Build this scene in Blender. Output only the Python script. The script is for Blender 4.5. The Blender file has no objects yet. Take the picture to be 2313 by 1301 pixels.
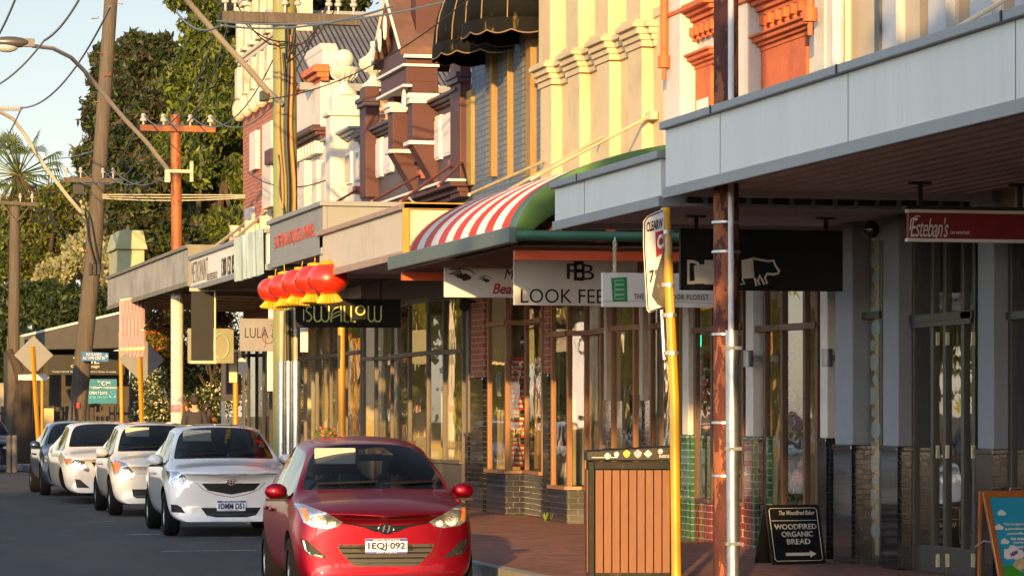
import bpy, bmesh, math, random
import numpy as np
from mathutils import Vector, Matrix
from mathutils.bvhtree import BVHTree
random.seed(7); rng = np.random.default_rng(11)
S = bpy.context.scene
COL = S.collection
# ---------------------------------------------------------------- camera, sky, sun, exposure
TH = math.radians(13.54); CX, CY, CZ = -10.54, 0.0, 1.6
FPX = 7000.0; HOR = 933.0
cam = bpy.data.objects.new('camera', bpy.data.cameras.new('camera')); COL.objects.link(cam)
cam.location = (CX, CY, CZ); cam.rotation_euler = (math.pi/2, 0, -TH)
cam.data.lens = 36*FPX/2313; cam.data.sensor_width = 36; cam.data.shift_y = (HOR-650.5)/2313
cam.data.clip_start = .1; cam.data.clip_end = 3000
S.camera = cam
SUN_AZ = math.radians(20); SUN_EL = math.radians(9)      # azimuth off the street axis, behind the camera, towards the road side
tosun = Vector((-math.sin(SUN_AZ)*math.cos(SUN_EL), -math.cos(SUN_AZ)*math.cos(SUN_EL), math.sin(SUN_EL)))
W = bpy.data.worlds.new('World'); S.world = W; W.use_nodes = True
nt = W.node_tree; bg = nt.nodes['Background']
sky = nt.nodes.new('ShaderNodeTexSky'); sky.sky_type = 'NISHITA'; sky.sun_disc = False
sky.sun_elevation = SUN_EL; sky.sun_rotation = math.pi+SUN_AZ; sky.dust_density = 0.4; sky.air_density = 1.0; sky.ozone_density = 1.0
hs = nt.nodes.new('ShaderNodeHueSaturation'); hs.inputs['Saturation'].default_value = .62
tn = nt.nodes.new('ShaderNodeVectorMath'); tn.operation = 'MULTIPLY'; tn.inputs[1].default_value = (.49, .485, .525)
nt.links.new(sky.outputs[0], hs.inputs['Color']); nt.links.new(hs.outputs[0], tn.inputs[0]); 
wtc = nt.nodes.new('ShaderNodeTexCoord'); dt = nt.nodes.new('ShaderNodeVectorMath'); dt.operation = 'DOT_PRODUCT'; dt.inputs[1].default_value = (-.97, -.12, .20)   # sky boosted across the road, added to lift the shaded fronts
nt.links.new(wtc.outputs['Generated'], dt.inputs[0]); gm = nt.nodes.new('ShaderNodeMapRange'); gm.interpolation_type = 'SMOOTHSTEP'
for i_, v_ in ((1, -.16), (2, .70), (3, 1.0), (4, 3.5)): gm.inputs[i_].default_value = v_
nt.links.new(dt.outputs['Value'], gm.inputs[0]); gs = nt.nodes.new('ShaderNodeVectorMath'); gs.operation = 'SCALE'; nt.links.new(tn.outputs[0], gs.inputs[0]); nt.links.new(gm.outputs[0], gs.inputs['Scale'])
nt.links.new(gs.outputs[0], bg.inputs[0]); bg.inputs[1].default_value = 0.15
sun = bpy.data.objects.new('sun', bpy.data.lights.new('sun', 'SUN')); COL.objects.link(sun)
sun.data.energy = 5.0; sun.data.angle = math.radians(.6); sun.data.color = (1.0, .60, .21)
sun.rotation_euler = (-tosun).to_track_quat('-Z', 'Y').to_euler()
S.view_settings.view_transform = 'Standard'; S.view_settings.look = 'None'; S.view_settings.exposure = 1.05; S.view_settings.gamma = 1
S.view_settings.use_curve_mapping = False
S.cycles.max_bounces = 7; S.cycles.transparent_max_bounces = 14; S.cycles.glossy_bounces = 4; S.cycles.caustics_reflective = False
# ---------------------------------------------------------------- measuring helpers: a photo pixel and a plane give a real point
FX, FY = math.sin(TH), math.cos(TH)
def pd(px, py, d):
    t = (px-1156.5)/FPX
    return Vector((CX+d*(FX+FY*t), CY+d*(FY-FX*t), CZ-(py-HOR)*d/FPX))
def dX(px, X): return (X-CX)/(FX+FY*(px-1156.5)/FPX)
def dY(px, Y): return (Y-CY)/(FY-FX*(px-1156.5)/FPX)
def pX(px, py, X): return pd(px, py, dX(px, X))
def pY(px, py, Y): return pd(px, py, dY(px, Y))
def yx(px, X=0.0): return pX(px, 0, X).y
def zx(px, py, X=0.0): return pX(px, py, X).z
# ---------------------------------------------------------------- materials
MATS = {}
def _nt(name):
    m = bpy.data.materials.new(name); m.use_nodes = True
    n = m.node_tree; return m, n, n.nodes['Principled BSDF']
def lk(n, a, b): n.links.new(a, b)
def mat(name, col, rough=.6, metal=0, var=.12, scale=3.0, bump=.0, bscale=60, coat=0, spec=.5, dirt=None, dscale=1.5, dlo=.5, dhi=.65, stretch=(1,1,1), emit=0, trans=0, sheen=0):
    if name in MATS: return MATS[name]
    m, n, p = _nt(name)
    tc = n.nodes.new('ShaderNodeTexCoord'); mp = n.nodes.new('ShaderNodeMapping'); mp.inputs['Scale'].default_value = stretch
    lk(n, tc.outputs['Object'], mp.inputs[0])
    ns = n.nodes.new('ShaderNodeTexNoise'); ns.inputs['Scale'].default_value = scale; ns.inputs['Detail'].default_value = 6; ns.inputs['Roughness'].default_value = .65
    lk(n, mp.outputs[0], ns.inputs['Vector'])
    mr = n.nodes.new('ShaderNodeMapRange'); mr.inputs[1].default_value = .3; mr.inputs[2].default_value = .7; mr.inputs[3].default_value = 1-var; mr.inputs[4].default_value = 1+var
    lk(n, ns.outputs[0], mr.inputs[0])
    mx = n.nodes.new('ShaderNodeVectorMath'); mx.operation = 'SCALE'; mx.inputs[0].default_value = col[:3]
    lk(n, mr.outputs[0], mx.inputs['Scale']); out = mx.outputs[0]
    if dirt is not None:
        n2 = n.nodes.new('ShaderNodeTexNoise'); n2.inputs['Scale'].default_value = dscale; n2.inputs['Detail'].default_value = 8; n2.inputs['Roughness'].default_value = .7
        lk(n, mp.outputs[0], n2.inputs['Vector'])
        r2 = n.nodes.new('ShaderNodeMapRange'); r2.inputs[1].default_value = dlo; r2.inputs[2].default_value = dhi
        lk(n, n2.outputs[0], r2.inputs[0])
        mc = n.nodes.new('ShaderNodeMix'); mc.data_type = 'RGBA'; mc.inputs[7].default_value = (*dirt, 1)
        lk(n, r2.outputs[0], mc.inputs[0]); lk(n, out, mc.inputs[6]); out = mc.outputs[2]
    lk(n, out, p.inputs['Base Color'])
    p.inputs['Roughness'].default_value = rough; p.inputs['Metallic'].default_value = metal
    p.inputs['Coat Weight'].default_value = coat; p.inputs['Coat Roughness'].default_value = .03
    p.inputs['Specular IOR Level'].default_value = spec
    if trans: p.inputs['Transmission Weight'].default_value = trans
    if emit:
        lk(n, out, p.inputs['Emission Color']); p.inputs['Emission Strength'].default_value = emit
    if bump:
        nb = n.nodes.new('ShaderNodeTexNoise'); nb.inputs['Scale'].default_value = bscale; nb.inputs['Detail'].default_value = 5
        lk(n, mp.outputs[0], nb.inputs['Vector'])
        b = n.nodes.new('ShaderNodeBump'); b.inputs['Strength'].default_value = bump; b.inputs['Distance'].default_value = .02
        lk(n, nb.outputs[0], b.inputs['Height']); lk(n, b.outputs[0], p.inputs['Normal'])
    MATS[name] = m; return m
def brick(name, c1, c2, mortar, bw=.23, bh=.085, ms=.01, rough=.8, bump=.6, offset=.5, var=.5, floor=False, coat=0, dirt=None):
    if name in MATS: return MATS[name]
    m, n, p = _nt(name)
    tc = n.nodes.new('ShaderNodeTexCoord'); sp = n.nodes.new('ShaderNodeSeparateXYZ'); lk(n, tc.outputs['Object'], sp.inputs[0])
    cb = n.nodes.new('ShaderNodeCombineXYZ')
    if floor: lk(n, sp.outputs[1], cb.inputs[0]); lk(n, sp.outputs[0], cb.inputs[1])
    else:
        ad = n.nodes.new('ShaderNodeMath'); ad.operation = 'ADD'; lk(n, sp.outputs[0], ad.inputs[0]); lk(n, sp.outputs[1], ad.inputs[1])
        lk(n, ad.outputs[0], cb.inputs[0]); lk(n, sp.outputs[2], cb.inputs[1])
    br = n.nodes.new('ShaderNodeTexBrick'); br.offset = offset
    for k, v in (('Color1', (*c1, 1)), ('Color2', (*c2, 1)), ('Mortar', (*mortar, 1)), ('Scale', 1.0), ('Mortar Size', ms), ('Mortar Smooth', .2), ('Brick Width', bw), ('Row Height', bh)): br.inputs[k].default_value = v
    lk(n, cb.outputs[0], br.inputs['Vector'])
    ns = n.nodes.new('ShaderNodeTexNoise'); ns.inputs['Scale'].default_value = 5; ns.inputs['Detail'].default_value = 8; lk(n, tc.outputs['Object'], ns.inputs['Vector'])
    mr = n.nodes.new('ShaderNodeMapRange'); mr.inputs[1].default_value = .3; mr.inputs[2].default_value = .7; mr.inputs[3].default_value = 1-var*.5; mr.inputs[4].default_value = 1+var*.5; lk(n, ns.outputs[0], mr.inputs[0])
    mx = n.nodes.new('ShaderNodeVectorMath'); mx.operation = 'SCALE'; lk(n, br.outputs[0], mx.inputs[0]); lk(n, mr.outputs[0], mx.inputs['Scale'])
    out = mx.outputs[0]
    if dirt is not None:
        n2 = n.nodes.new('ShaderNodeTexNoise'); n2.inputs['Scale'].default_value = 2.6; n2.inputs['Detail'].default_value = 9; n2.inputs['Roughness'].default_value = .75
        lk(n, tc.outputs['Object'], n2.inputs['Vector'])
        r2 = n.nodes.new('ShaderNodeMapRange'); r2.inputs[1].default_value = .5; r2.inputs[2].default_value = .62; lk(n, n2.outputs[0], r2.inputs[0])
        mc = n.nodes.new('ShaderNodeMix'); mc.data_type = 'RGBA'; mc.inputs[7].default_value = (*dirt, 1)
        lk(n, r2.outputs[0], mc.inputs[0]); lk(n, out, mc.inputs[6]); out = mc.outputs[2]
    lk(n, out, p.inputs['Base Color']); p.inputs['Roughness'].default_value = rough; p.inputs['Coat Weight'].default_value = coat
    b = n.nodes.new('ShaderNodeBump'); b.invert = True; b.inputs['Strength'].default_value = bump; b.inputs['Distance'].default_value = .01
    lk(n, br.outputs['Fac'], b.inputs['Height']); lk(n, b.outputs[0], p.inputs['Normal'])
    if coat:
        b2 = n.nodes.new('ShaderNodeBump'); b2.inputs['Strength'].default_value = .05; b2.inputs['Distance'].default_value = .01
        n3 = n.nodes.new('ShaderNodeTexNoise'); n3.inputs['Scale'].default_value = 14; lk(n, tc.outputs['Object'], n3.inputs['Vector'])
        lk(n, n3.outputs[0], b2.inputs['Height']); lk(n, b.outputs[0], b2.inputs['Normal']); lk(n, b2.outputs[0], p.inputs['Normal'])
    MATS[name] = m; return m
def glass(name, tint=(.8,.85,.85), ior=1.6, boost=0.0, wav=.02):
    if name in MATS: return MATS[name]
    m = bpy.data.materials.new(name); m.use_nodes = True; n = m.node_tree
    for x in list(n.nodes):
        if x.type != 'OUTPUT_MATERIAL': n.nodes.remove(x)
    o = n.nodes[0]; tr = n.nodes.new('ShaderNodeBsdfTransparent'); tr.inputs[0].default_value = (*tint, 1)
    gl = n.nodes.new('ShaderNodeBsdfGlossy'); gl.inputs['Roughness'].default_value = .015
    fr = n.nodes.new('ShaderNodeFresnel'); fr.inputs[0].default_value = ior
    ad = n.nodes.new('ShaderNodeMath'); ad.operation = 'ADD'; ad.inputs[1].default_value = boost; ad.use_clamp = True; lk(n, fr.outputs[0], ad.inputs[0])
    if ior > 1.65:      # old polished plate glass: weak head-on, strong at a glancing angle
        lw = n.nodes.new('ShaderNodeLayerWeight'); lw.inputs[0].default_value = .5; pw = n.nodes.new('ShaderNodeMath'); pw.operation = 'POWER'; pw.inputs[1].default_value = 3; lk(n, lw.outputs['Facing'], pw.inputs[0])
        ma = n.nodes.new('ShaderNodeMath'); ma.operation = 'MULTIPLY_ADD'; ma.inputs[1].default_value = 1.05; ma.inputs[2].default_value = .04; ma.use_clamp = True; lk(n, pw.outputs[0], ma.inputs[0]); ad = ma
    if wav:
        tc = n.nodes.new('ShaderNodeTexCoord'); ns = n.nodes.new('ShaderNodeTexNoise'); ns.inputs['Scale'].default_value = 1.7; lk(n, tc.outputs['Object'], ns.inputs['Vector'])
        b = n.nodes.new('ShaderNodeBump'); b.inputs['Strength'].default_value = wav; b.inputs['Distance'].default_value = .1; lk(n, ns.outputs[0], b.inputs['Height']); lk(n, b.outputs[0], gl.inputs['Normal'])
    mx = n.nodes.new('ShaderNodeMixShader'); lk(n, ad.outputs[0], mx.inputs[0]); lk(n, tr.outputs[0], mx.inputs[1]); lk(n, gl.outputs[0], mx.inputs[2]); lk(n, mx.outputs[0], o.inputs[0])
    MATS[name] = m; return m
def stripes(name, c1, c2, period, axis=1, duty=.5, rough=.8, phase=0):
    if name in MATS: return MATS[name]
    m, n, p = _nt(name)
    tc = n.nodes.new('ShaderNodeTexCoord'); sp = n.nodes.new('ShaderNodeSeparateXYZ'); lk(n, tc.outputs['Object'], sp.inputs[0])
    d = n.nodes.new('ShaderNodeMath'); d.operation = 'MULTIPLY_ADD'; d.inputs[1].default_value = 1/period; d.inputs[2].default_value = phase+100; lk(n, sp.outputs[axis], d.inputs[0])
    f = n.nodes.new('ShaderNodeMath'); f.operation = 'FRACT'; lk(n, d.outputs[0], f.inputs[0])
    g = n.nodes.new('ShaderNodeMath'); g.operation = 'GREATER_THAN'; g.inputs[1].default_value = duty; lk(n, f.outputs[0], g.inputs[0])
    mc = n.nodes.new('ShaderNodeMix'); mc.data_type = 'RGBA'; mc.inputs[6].default_value = (*c1, 1); mc.inputs[7].default_value = (*c2, 1)
    lk(n, g.outputs[0], mc.inputs[0])
    ns = n.nodes.new('ShaderNodeTexNoise'); ns.inputs['Scale'].default_value = 4; lk(n, tc.outputs['Object'], ns.inputs['Vector'])
    mr = n.nodes.new('ShaderNodeMapRange'); mr.inputs[3].default_value = .85; mr.inputs[4].default_value = 1.1; lk(n, ns.outputs[0], mr.inputs[0])
    mx = n.nodes.new('ShaderNodeVectorMath'); mx.operation = 'SCALE'; lk(n, mc.outputs[2], mx.inputs[0]); lk(n, mr.outputs[0], mx.inputs['Scale'])
    lk(n, mx.outputs[0], p.inputs['Base Color']); p.inputs['Roughness'].default_value = rough
    MATS[name] = m; return m
def ribbed(name, col, period, axis=1, rough=.5, strength=1.0, metal=0, dist=.02, var=.1):
    if name in MATS: return MATS[name]
    m = mat(name, col, rough, metal, var=var, scale=1.5); n = m.node_tree; p = n.nodes['Principled BSDF']
    tc = n.nodes.new('ShaderNodeTexCoord'); sp = n.nodes.new('ShaderNodeSeparateXYZ'); lk(n, tc.outputs['Object'], sp.inputs[0])
    d = n.nodes.new('ShaderNodeMath'); d.operation = 'MULTIPLY'; d.inputs[1].default_value = 2*math.pi/period; lk(n, sp.outputs[axis], d.inputs[0])
    s = n.nodes.new('ShaderNodeMath'); s.operation = 'SINE'; lk(n, d.outputs[0], s.inputs[0])
    b = n.nodes.new('ShaderNodeBump'); b.inputs['Strength'].default_value = strength; b.inputs['Distance'].default_value = dist
    lk(n, s.outputs[0], b.inputs['Height']); lk(n, b.outputs[0], p.inputs['Normal']); return m
# ---------------------------------------------------------------- objects
BASE = {}
def tag(o, label=None, cat=None, group=None, kind=None):
    if label: o['label'] = label
    if cat: o['category'] = cat
    if group: o['group'] = group
    if kind: o['kind'] = kind
    return o
def thing(name, label, cat, loc=(0,0,0), group=None, rz=0):
    o = bpy.data.objects.new(name, None); COL.objects.link(o); o.location = loc; o.rotation_euler = (0,0,rz); o.empty_display_size = .1
    BASE[o] = Vector(loc) if not rz else Vector((0,0,0)); return tag(o, label, cat, group)
class MB:
    def __init__(s): s.v = []; s.f = []; s.marks = []
    def add(s, vs, fs):
        b = len(s.v); s.marks.append((len(s.v), len(s.f))); s.v += [tuple(x) for x in vs]; s.f += [tuple(i+b for i in f) for f in fs]; return s
    def each(s, name, m, parent, n=1, **k):
        out = []; M_ = s.marks[::n]+[(len(s.v), len(s.f))]
        for (v0, f0), (v1, f1) in zip(M_, M_[1:]):
            q = MB(); q.v = s.v[v0:v1]; q.f = [tuple(i-v0 for i in f) for f in s.f[f0:f1]]; out.append(q.build(name, m, parent, **k))
        return out[0]
    def box(s, x0, x1, y0, y1, z0, z1):
        if x0 > x1: x0, x1 = x1, x0
        if y0 > y1: y0, y1 = y1, y0
        if z0 > z1: z0, z1 = z1, z0
        return s.add([(x0,y0,z0),(x1,y0,z0),(x1,y1,z0),(x0,y1,z0),(x0,y0,z1),(x1,y0,z1),(x1,y1,z1),(x0,y1,z1)],
            [(0,3,2,1),(4,5,6,7),(0,1,5,4),(1,2,6,5),(2,3,7,6),(3,0,4,7)])
    def tube(s, pts, r, n=8, r1=None, cap=True):
        pts = [Vector(p) for p in pts]; N = len(pts); rings = []
        up = None
        for i, p in enumerate(pts):
            t = (pts[min(i+1,N-1)]-pts[max(i-1,0)]).normalized()
            if up is None: up = Vector((0,0,1)) if abs(t.z) < .9 else Vector((1,0,0))
            a = t.cross(up).normalized(); b = a.cross(t).normalized(); up = b
            rr = r if r1 is None else r+(r1-r)*i/(N-1)
            rings.append([p+a*rr*math.cos(2*math.pi*k/n)+b*rr*math.sin(2*math.pi*k/n) for k in range(n)])
        vs = [q for R in rings for q in R]; fs = []
        for i in range(N-1):
            for k in range(n): fs.append((i*n+k, i*n+(k+1)%n, (i+1)*n+(k+1)%n, (i+1)*n+k))
        if cap: fs += [tuple(range(n-1,-1,-1)), tuple((N-1)*n+k for k in range(n))]
        return s.add(vs, fs)
    def bar(s, a, b, w, h=None):
        return s.tube([a, b], (w)*.7071, 4) if h is None else s.tube([a, b], w*.7071, 4)
    def lathe(s, prof, c, n=20):
        c = Vector(c); vs = []; fs = []
        for r, z in prof:
            for k in range(n): vs.append(c+Vector((r*math.cos(2*math.pi*k/n), r*math.sin(2*math.pi*k/n), z)))
        for i in range(len(prof)-1):
            for k in range(n): fs.append((i*n+k, i*n+(k+1)%n, (i+1)*n+(k+1)%n, (i+1)*n+k))
        fs += [tuple(range(n-1,-1,-1)), tuple((len(prof)-1)*n+k for k in range(n))]
        return s.add(vs, fs)
    def prism(s, pts, vec):
        pts = [Vector(p) for p in pts]; vec = Vector(vec); n = len(pts)
        return s.add(pts+[p+vec for p in pts], [tuple(range(n)), tuple(range(2*n-1,n-1,-1))]+[(i, (i+1)%n+0, (i+1)%n+n, i+n) for i in range(n)])
    def ell(s, c, rx, ry, rz, n=14, m=8):
        c = Vector(c); vs = []; fs = []
        for i in range(m+1):
            a = math.pi*i/m
            for k in range(n): vs.append(c+Vector((rx*math.sin(a)*math.cos(2*math.pi*k/n), ry*math.sin(a)*math.sin(2*math.pi*k/n), -rz*math.cos(a))))
        for i in range(m):
            for k in range(n): fs.append((i*n+k, i*n+(k+1)%n, (i+1)*n+(k+1)%n, (i+1)*n+k))
        return s.add(vs, fs)
    def build(s, name, m, parent=None, smooth=False, bevel=0, fix=True):
        me = bpy.data.meshes.new(name)
        base = Vector((0,0,0))
        if parent is not None:
            r = parent
            while r.parent is not None: r = r.parent
            base = BASE.get(r, Vector((0,0,0)))
        me.from_pydata([tuple(Vector(v)-base) for v in s.v], [], s.f); me.update()
        if fix:
            bm = bmesh.new(); bm.from_mesh(me); bmesh.ops.recalc_face_normals(bm, faces=bm.faces); bm.to_mesh(me); bm.free()
        me.materials.append(m)
        if smooth:
            me.polygons.foreach_set('use_smooth', [True]*len(me.polygons))
            try: me.set_sharp_from_angle(angle=math.radians(40))
            except Exception: pass
        o = bpy.data.objects.new(name, me); COL.objects.link(o)
        if parent is not None: o.parent = parent
        if bevel:
            b = o.modifiers.new('bevel', 'BEVEL'); b.width = bevel; b.segments = 2; b.limit_method = 'ANGLE'
        return o
def fb(mb, pl, pr, pt, pb, X=0.0, dep=.1, ref=None):
    """box on a facade plane x=X, between photo columns pl (far) and pr (near)"""
    ref = ref or (pl+pr)/2
    return mb.box(X, X+dep, yx(pr, X), yx(pl, X), zx(ref, pt, X), zx(ref, pb, X))
def single(name, mb, m, label, cat, group=None, **k):
    c = sum((Vector(v) for v in mb.v), Vector())/len(mb.v); z = min(v[2] for v in mb.v); c.z = z
    mb.v = [tuple(Vector(v)-c) for v in mb.v]
    o = mb.build(name, m, None, **k); o.location = c; return tag(o, label, cat, group)
def struct(name, mb, m, kind='structure', **k):
    return tag(mb.build(name, m, None, **k), kind=kind)
DG = None
def text(s, P, u, v, w, h, m, parent, name='lettering', depth=.004, bold=0, shear=0, fit=True, serif=False, off=.003, spacing=1.0):
    """writing fitted into the rectangle at lower-left P with axes u, v"""
    c = bpy.data.curves.new('txt', 'FONT'); c.body = s; c.extrude = .0; c.offset = bold; c.shear = shear; c.resolution_u = 3; c.space_character = spacing
    t = bpy.data.objects.new('txt', c); COL.objects.link(t)
    dg = bpy.context.evaluated_depsgraph_get(); dg.update()
    me = bpy.data.meshes.new_from_object(t.evaluated_get(dg)); bpy.data.objects.remove(t)
    n = len(me.vertices); a = np.empty(n*3); me.vertices.foreach_get('co', a); a = a.reshape(-1, 3)
    lo, hi = a.min(0), a.max(0); sz = np.maximum(hi-lo, 1e-6)
    u = Vector(u).normalized(); v = Vector(v).normalized(); nn = u.cross(v)
    P = Vector(P); base = Vector((0,0,0))
    r = parent
    while r.parent is not None: r = r.parent
    base = BASE.get(r, base)
    sx = w/sz[0]; sy = h/sz[1]
    if not fit: sx = sy = min(sx, sy)
    U, V_, N_ = np.array(u), np.array(v), np.array(nn)
    q = np.array(P-base)+np.outer((a[:,0]-lo[0])*sx, U)+np.outer((a[:,1]-lo[1])*sy, V_)+N_*off
    if serif:
        pass
    me.vertices.foreach_set('co', q.ravel()); me.update(); me.materials.clear(); me.materials.append(m)
    o = bpy.data.objects.new(name, me); COL.objects.link(o); o.parent = parent
    sd = o.modifiers.new('thick', 'SOLIDIFY'); sd.thickness = depth; sd.offset = 1
    return o
def outline(mb, pts, P, u, v, th=.004, off=.003):
    """flat figure from 2-D points in the board's frame"""
    u = Vector(u).normalized(); v = Vector(v).normalized(); n = u.cross(v); P = Vector(P)
    return mb.prism([P+u*a+v*b+n*off for a, b in pts], n*th)
def disc(mb, c, P, u, v, r, ry=None, n=18, **k):
    ry = ry or r
    return outline(mb, [(c[0]+r*math.cos(2*math.pi*i/n), c[1]+ry*math.sin(2*math.pi*i/n)) for i in range(n)], P, u, v, **k)
def catenary(a, b, sag, n=14):
    a, b = Vector(a), Vector(b)
    return [a.lerp(b, i/n)-Vector((0,0,sag*4*(i/n)*(1-i/n))) for i in range(n+1)]
CU, CV = (1,0,0), (0,0,1)          # boards facing the camera
RU = (0,-1,0)                       # boards facing the road
# ---------------------------------------------------------------- vehicles
def m_basic():
    mat('tyre', (.006,.006,.007), .9, spec=.15, bump=.3, bscale=40); mat('black_plastic', (.008,.008,.009), .55, var=.1, spec=.3)
    mat('gloss_black', (.008,.008,.01), .12, coat=.6); mat('chrome', (.8,.8,.82), .08, 1, var=.02)
    mat('alloy', (.55,.56,.58), .28, 1, var=.05); mat('cabin_dark', (.022,.022,.025), .8); mat('seat_fabric', (.26,.26,.27), .95)
    mat('visor', (.42,.42,.34), .8, var=.04); mat('plate_white', (.75,.76,.78), .4, var=.03); mat('ink_blue', (.01,.015,.12), .5); mat('plate_blue', (.03,.06,.32), .4)
    mat('amber', (.7,.16,.02), .2, coat=.5); mat('lamp_clear', (.75,.76,.78), .14, .85, var=.45, scale=60, bump=.7, bscale=70)
    mat('lamp_shell', (.40,.45,.50), .10, .8, var=.4, scale=18, coat=1); mat('radiator', (.028,.028,.026), .6, var=.2); mat('shut_line', (.01,.01,.01), .8)
    mat('skin', (.45,.24,.15), .6, var=.06); mat('hair_dark', (.02,.013,.01), .7, bump=.5); mat('hair_brown', (.10,.05,.02), .8, bump=.6); mat('black_cloth', (.02,.02,.022), .95)
    glass('windscreen', (.93,.95,.94), 1.4, .0, 0); glass('side_glass', (.30,.34,.33), 1.6, .10, 0)
m_basic()
def decal(name, pts, bvh, m, parent, off=.006, d=(0,1,0), start=-1.0, cuts=5, rim=0, conv=None):
    """a panel pressed onto the body shell: pts are (x, z) seen along direction d"""
    bm = bmesh.new(); d = Vector(d).normalized(); side = Vector((0,0,1)).cross(d).normalized()*-1
    vs = [bm.verts.new((a, b, 0)) for a, b in pts]; bm.faces.new(vs)
    bmesh.ops.triangulate(bm, faces=bm.faces[:])
    for _ in range(2): bmesh.ops.subdivide_edges(bm, edges=bm.edges[:], cuts=cuts//2, use_grid_fill=True)
    bmesh.ops.triangulate(bm, faces=bm.faces[:])
    for v in bm.verts:
        o = side*v.co.x + Vector((0,0,v.co.y)) if abs(d.y) < .999 else Vector((v.co.x, 0, v.co.y))
        if abs(d.x) > .9: o = Vector((0, v.co.x, v.co.y))
        h = bvh.ray_cast(o+d*start, d)
        if h[0] is None:
            h = bvh.find_nearest(o+d*(start*.1+.1))
        nrm = h[1] if h[1].dot(d) < 0 else -h[1]
        v.co = h[0]+nrm*off
    me = bpy.data.meshes.new(name); bmesh.ops.recalc_face_normals(bm, faces=bm.faces); bm.to_mesh(me); bm.free()
    me.polygons.foreach_set('use_smooth', [True]*len(me.polygons)); me.materials.append(m)
    o = bpy.data.objects.new(name, me); COL.objects.link(o); o.parent = parent
    return o
def mirror(pts): return [(-a, b) for a, b in reversed(pts)]
def wheel(root, x, y, r, side, w=.2, spokes=7, steer=0):
    s = side; e = bpy.data.objects.new
    t = MB(); prof = [(r*.62,-w/2),(r*.9,-w/2),(r*.98,-w/2+.02),(r,-w*.25),(r,w*.25),(r*.98,w/2-.02),(r*.9,w/2),(r*.62,w/2)]
    n = 28; vs = []; fs = []
    ca, sa = math.cos(steer), math.sin(steer)
    def tr(a, rr, ax): X, Y, Z = ax, rr*math.cos(a), rr*math.sin(a); return (x+X*ca-Y*sa, y+X*sa+Y*ca, r+Z)
    for rr, ax in prof:
        for k in range(n): vs.append(tr(2*math.pi*k/n, rr, ax))
    for i in range(len(prof)-1):
        for k in range(n): fs.append((i*n+k, i*n+(k+1)%n, (i+1)*n+(k+1)%n, (i+1)*n+k))
    t.add(vs, fs); W_ = t.build('wheel', MATS['tyre'], root, smooth=True)
    q = MB(); vs = []; fs = []
    face = s*(w/2-.025)
    for k in range(n): vs += [tr(2*math.pi*k/n, r*.64, face+s*.015), tr(2*math.pi*k/n, r*.56, face)]
    for k in range(n): fs.append((2*k, 2*k+1, 2*((k+1)%n)+1, 2*((k+1)%n)))
    q.add(vs, fs)
    for k in range(spokes):
        a = 2*math.pi*k/spokes; da = .16
        q.add([tr(a-da*2.2, r*.14, face+s*.0), tr(a+da*2.2, r*.14, face), tr(a+da, r*.6, face), tr(a-da, r*.6, face), tr(a-da*2.2, r*.14, face-s*.03), tr(a+da*2.2, r*.14, face-s*.03), tr(a+da, r*.6, face-s*.03), tr(a-da, r*.6, face-s*.03)],
              [(0,1,2,3),(4,5,6,7),(0,3,7,4),(1,2,6,5)])
    q.add([tr(2*math.pi*k/12, r*.17, face+s*.006) for k in range(12)], [tuple(range(12))])
    q.build('rim', MATS['alloy'], W_)
    b = MB(); b.add([tr(2*math.pi*k/20, r*.6, face-s*.05) for k in range(20)], [tuple(range(20))]); b.build('brake_disc', MATS['cabin_dark'], W_)
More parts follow.
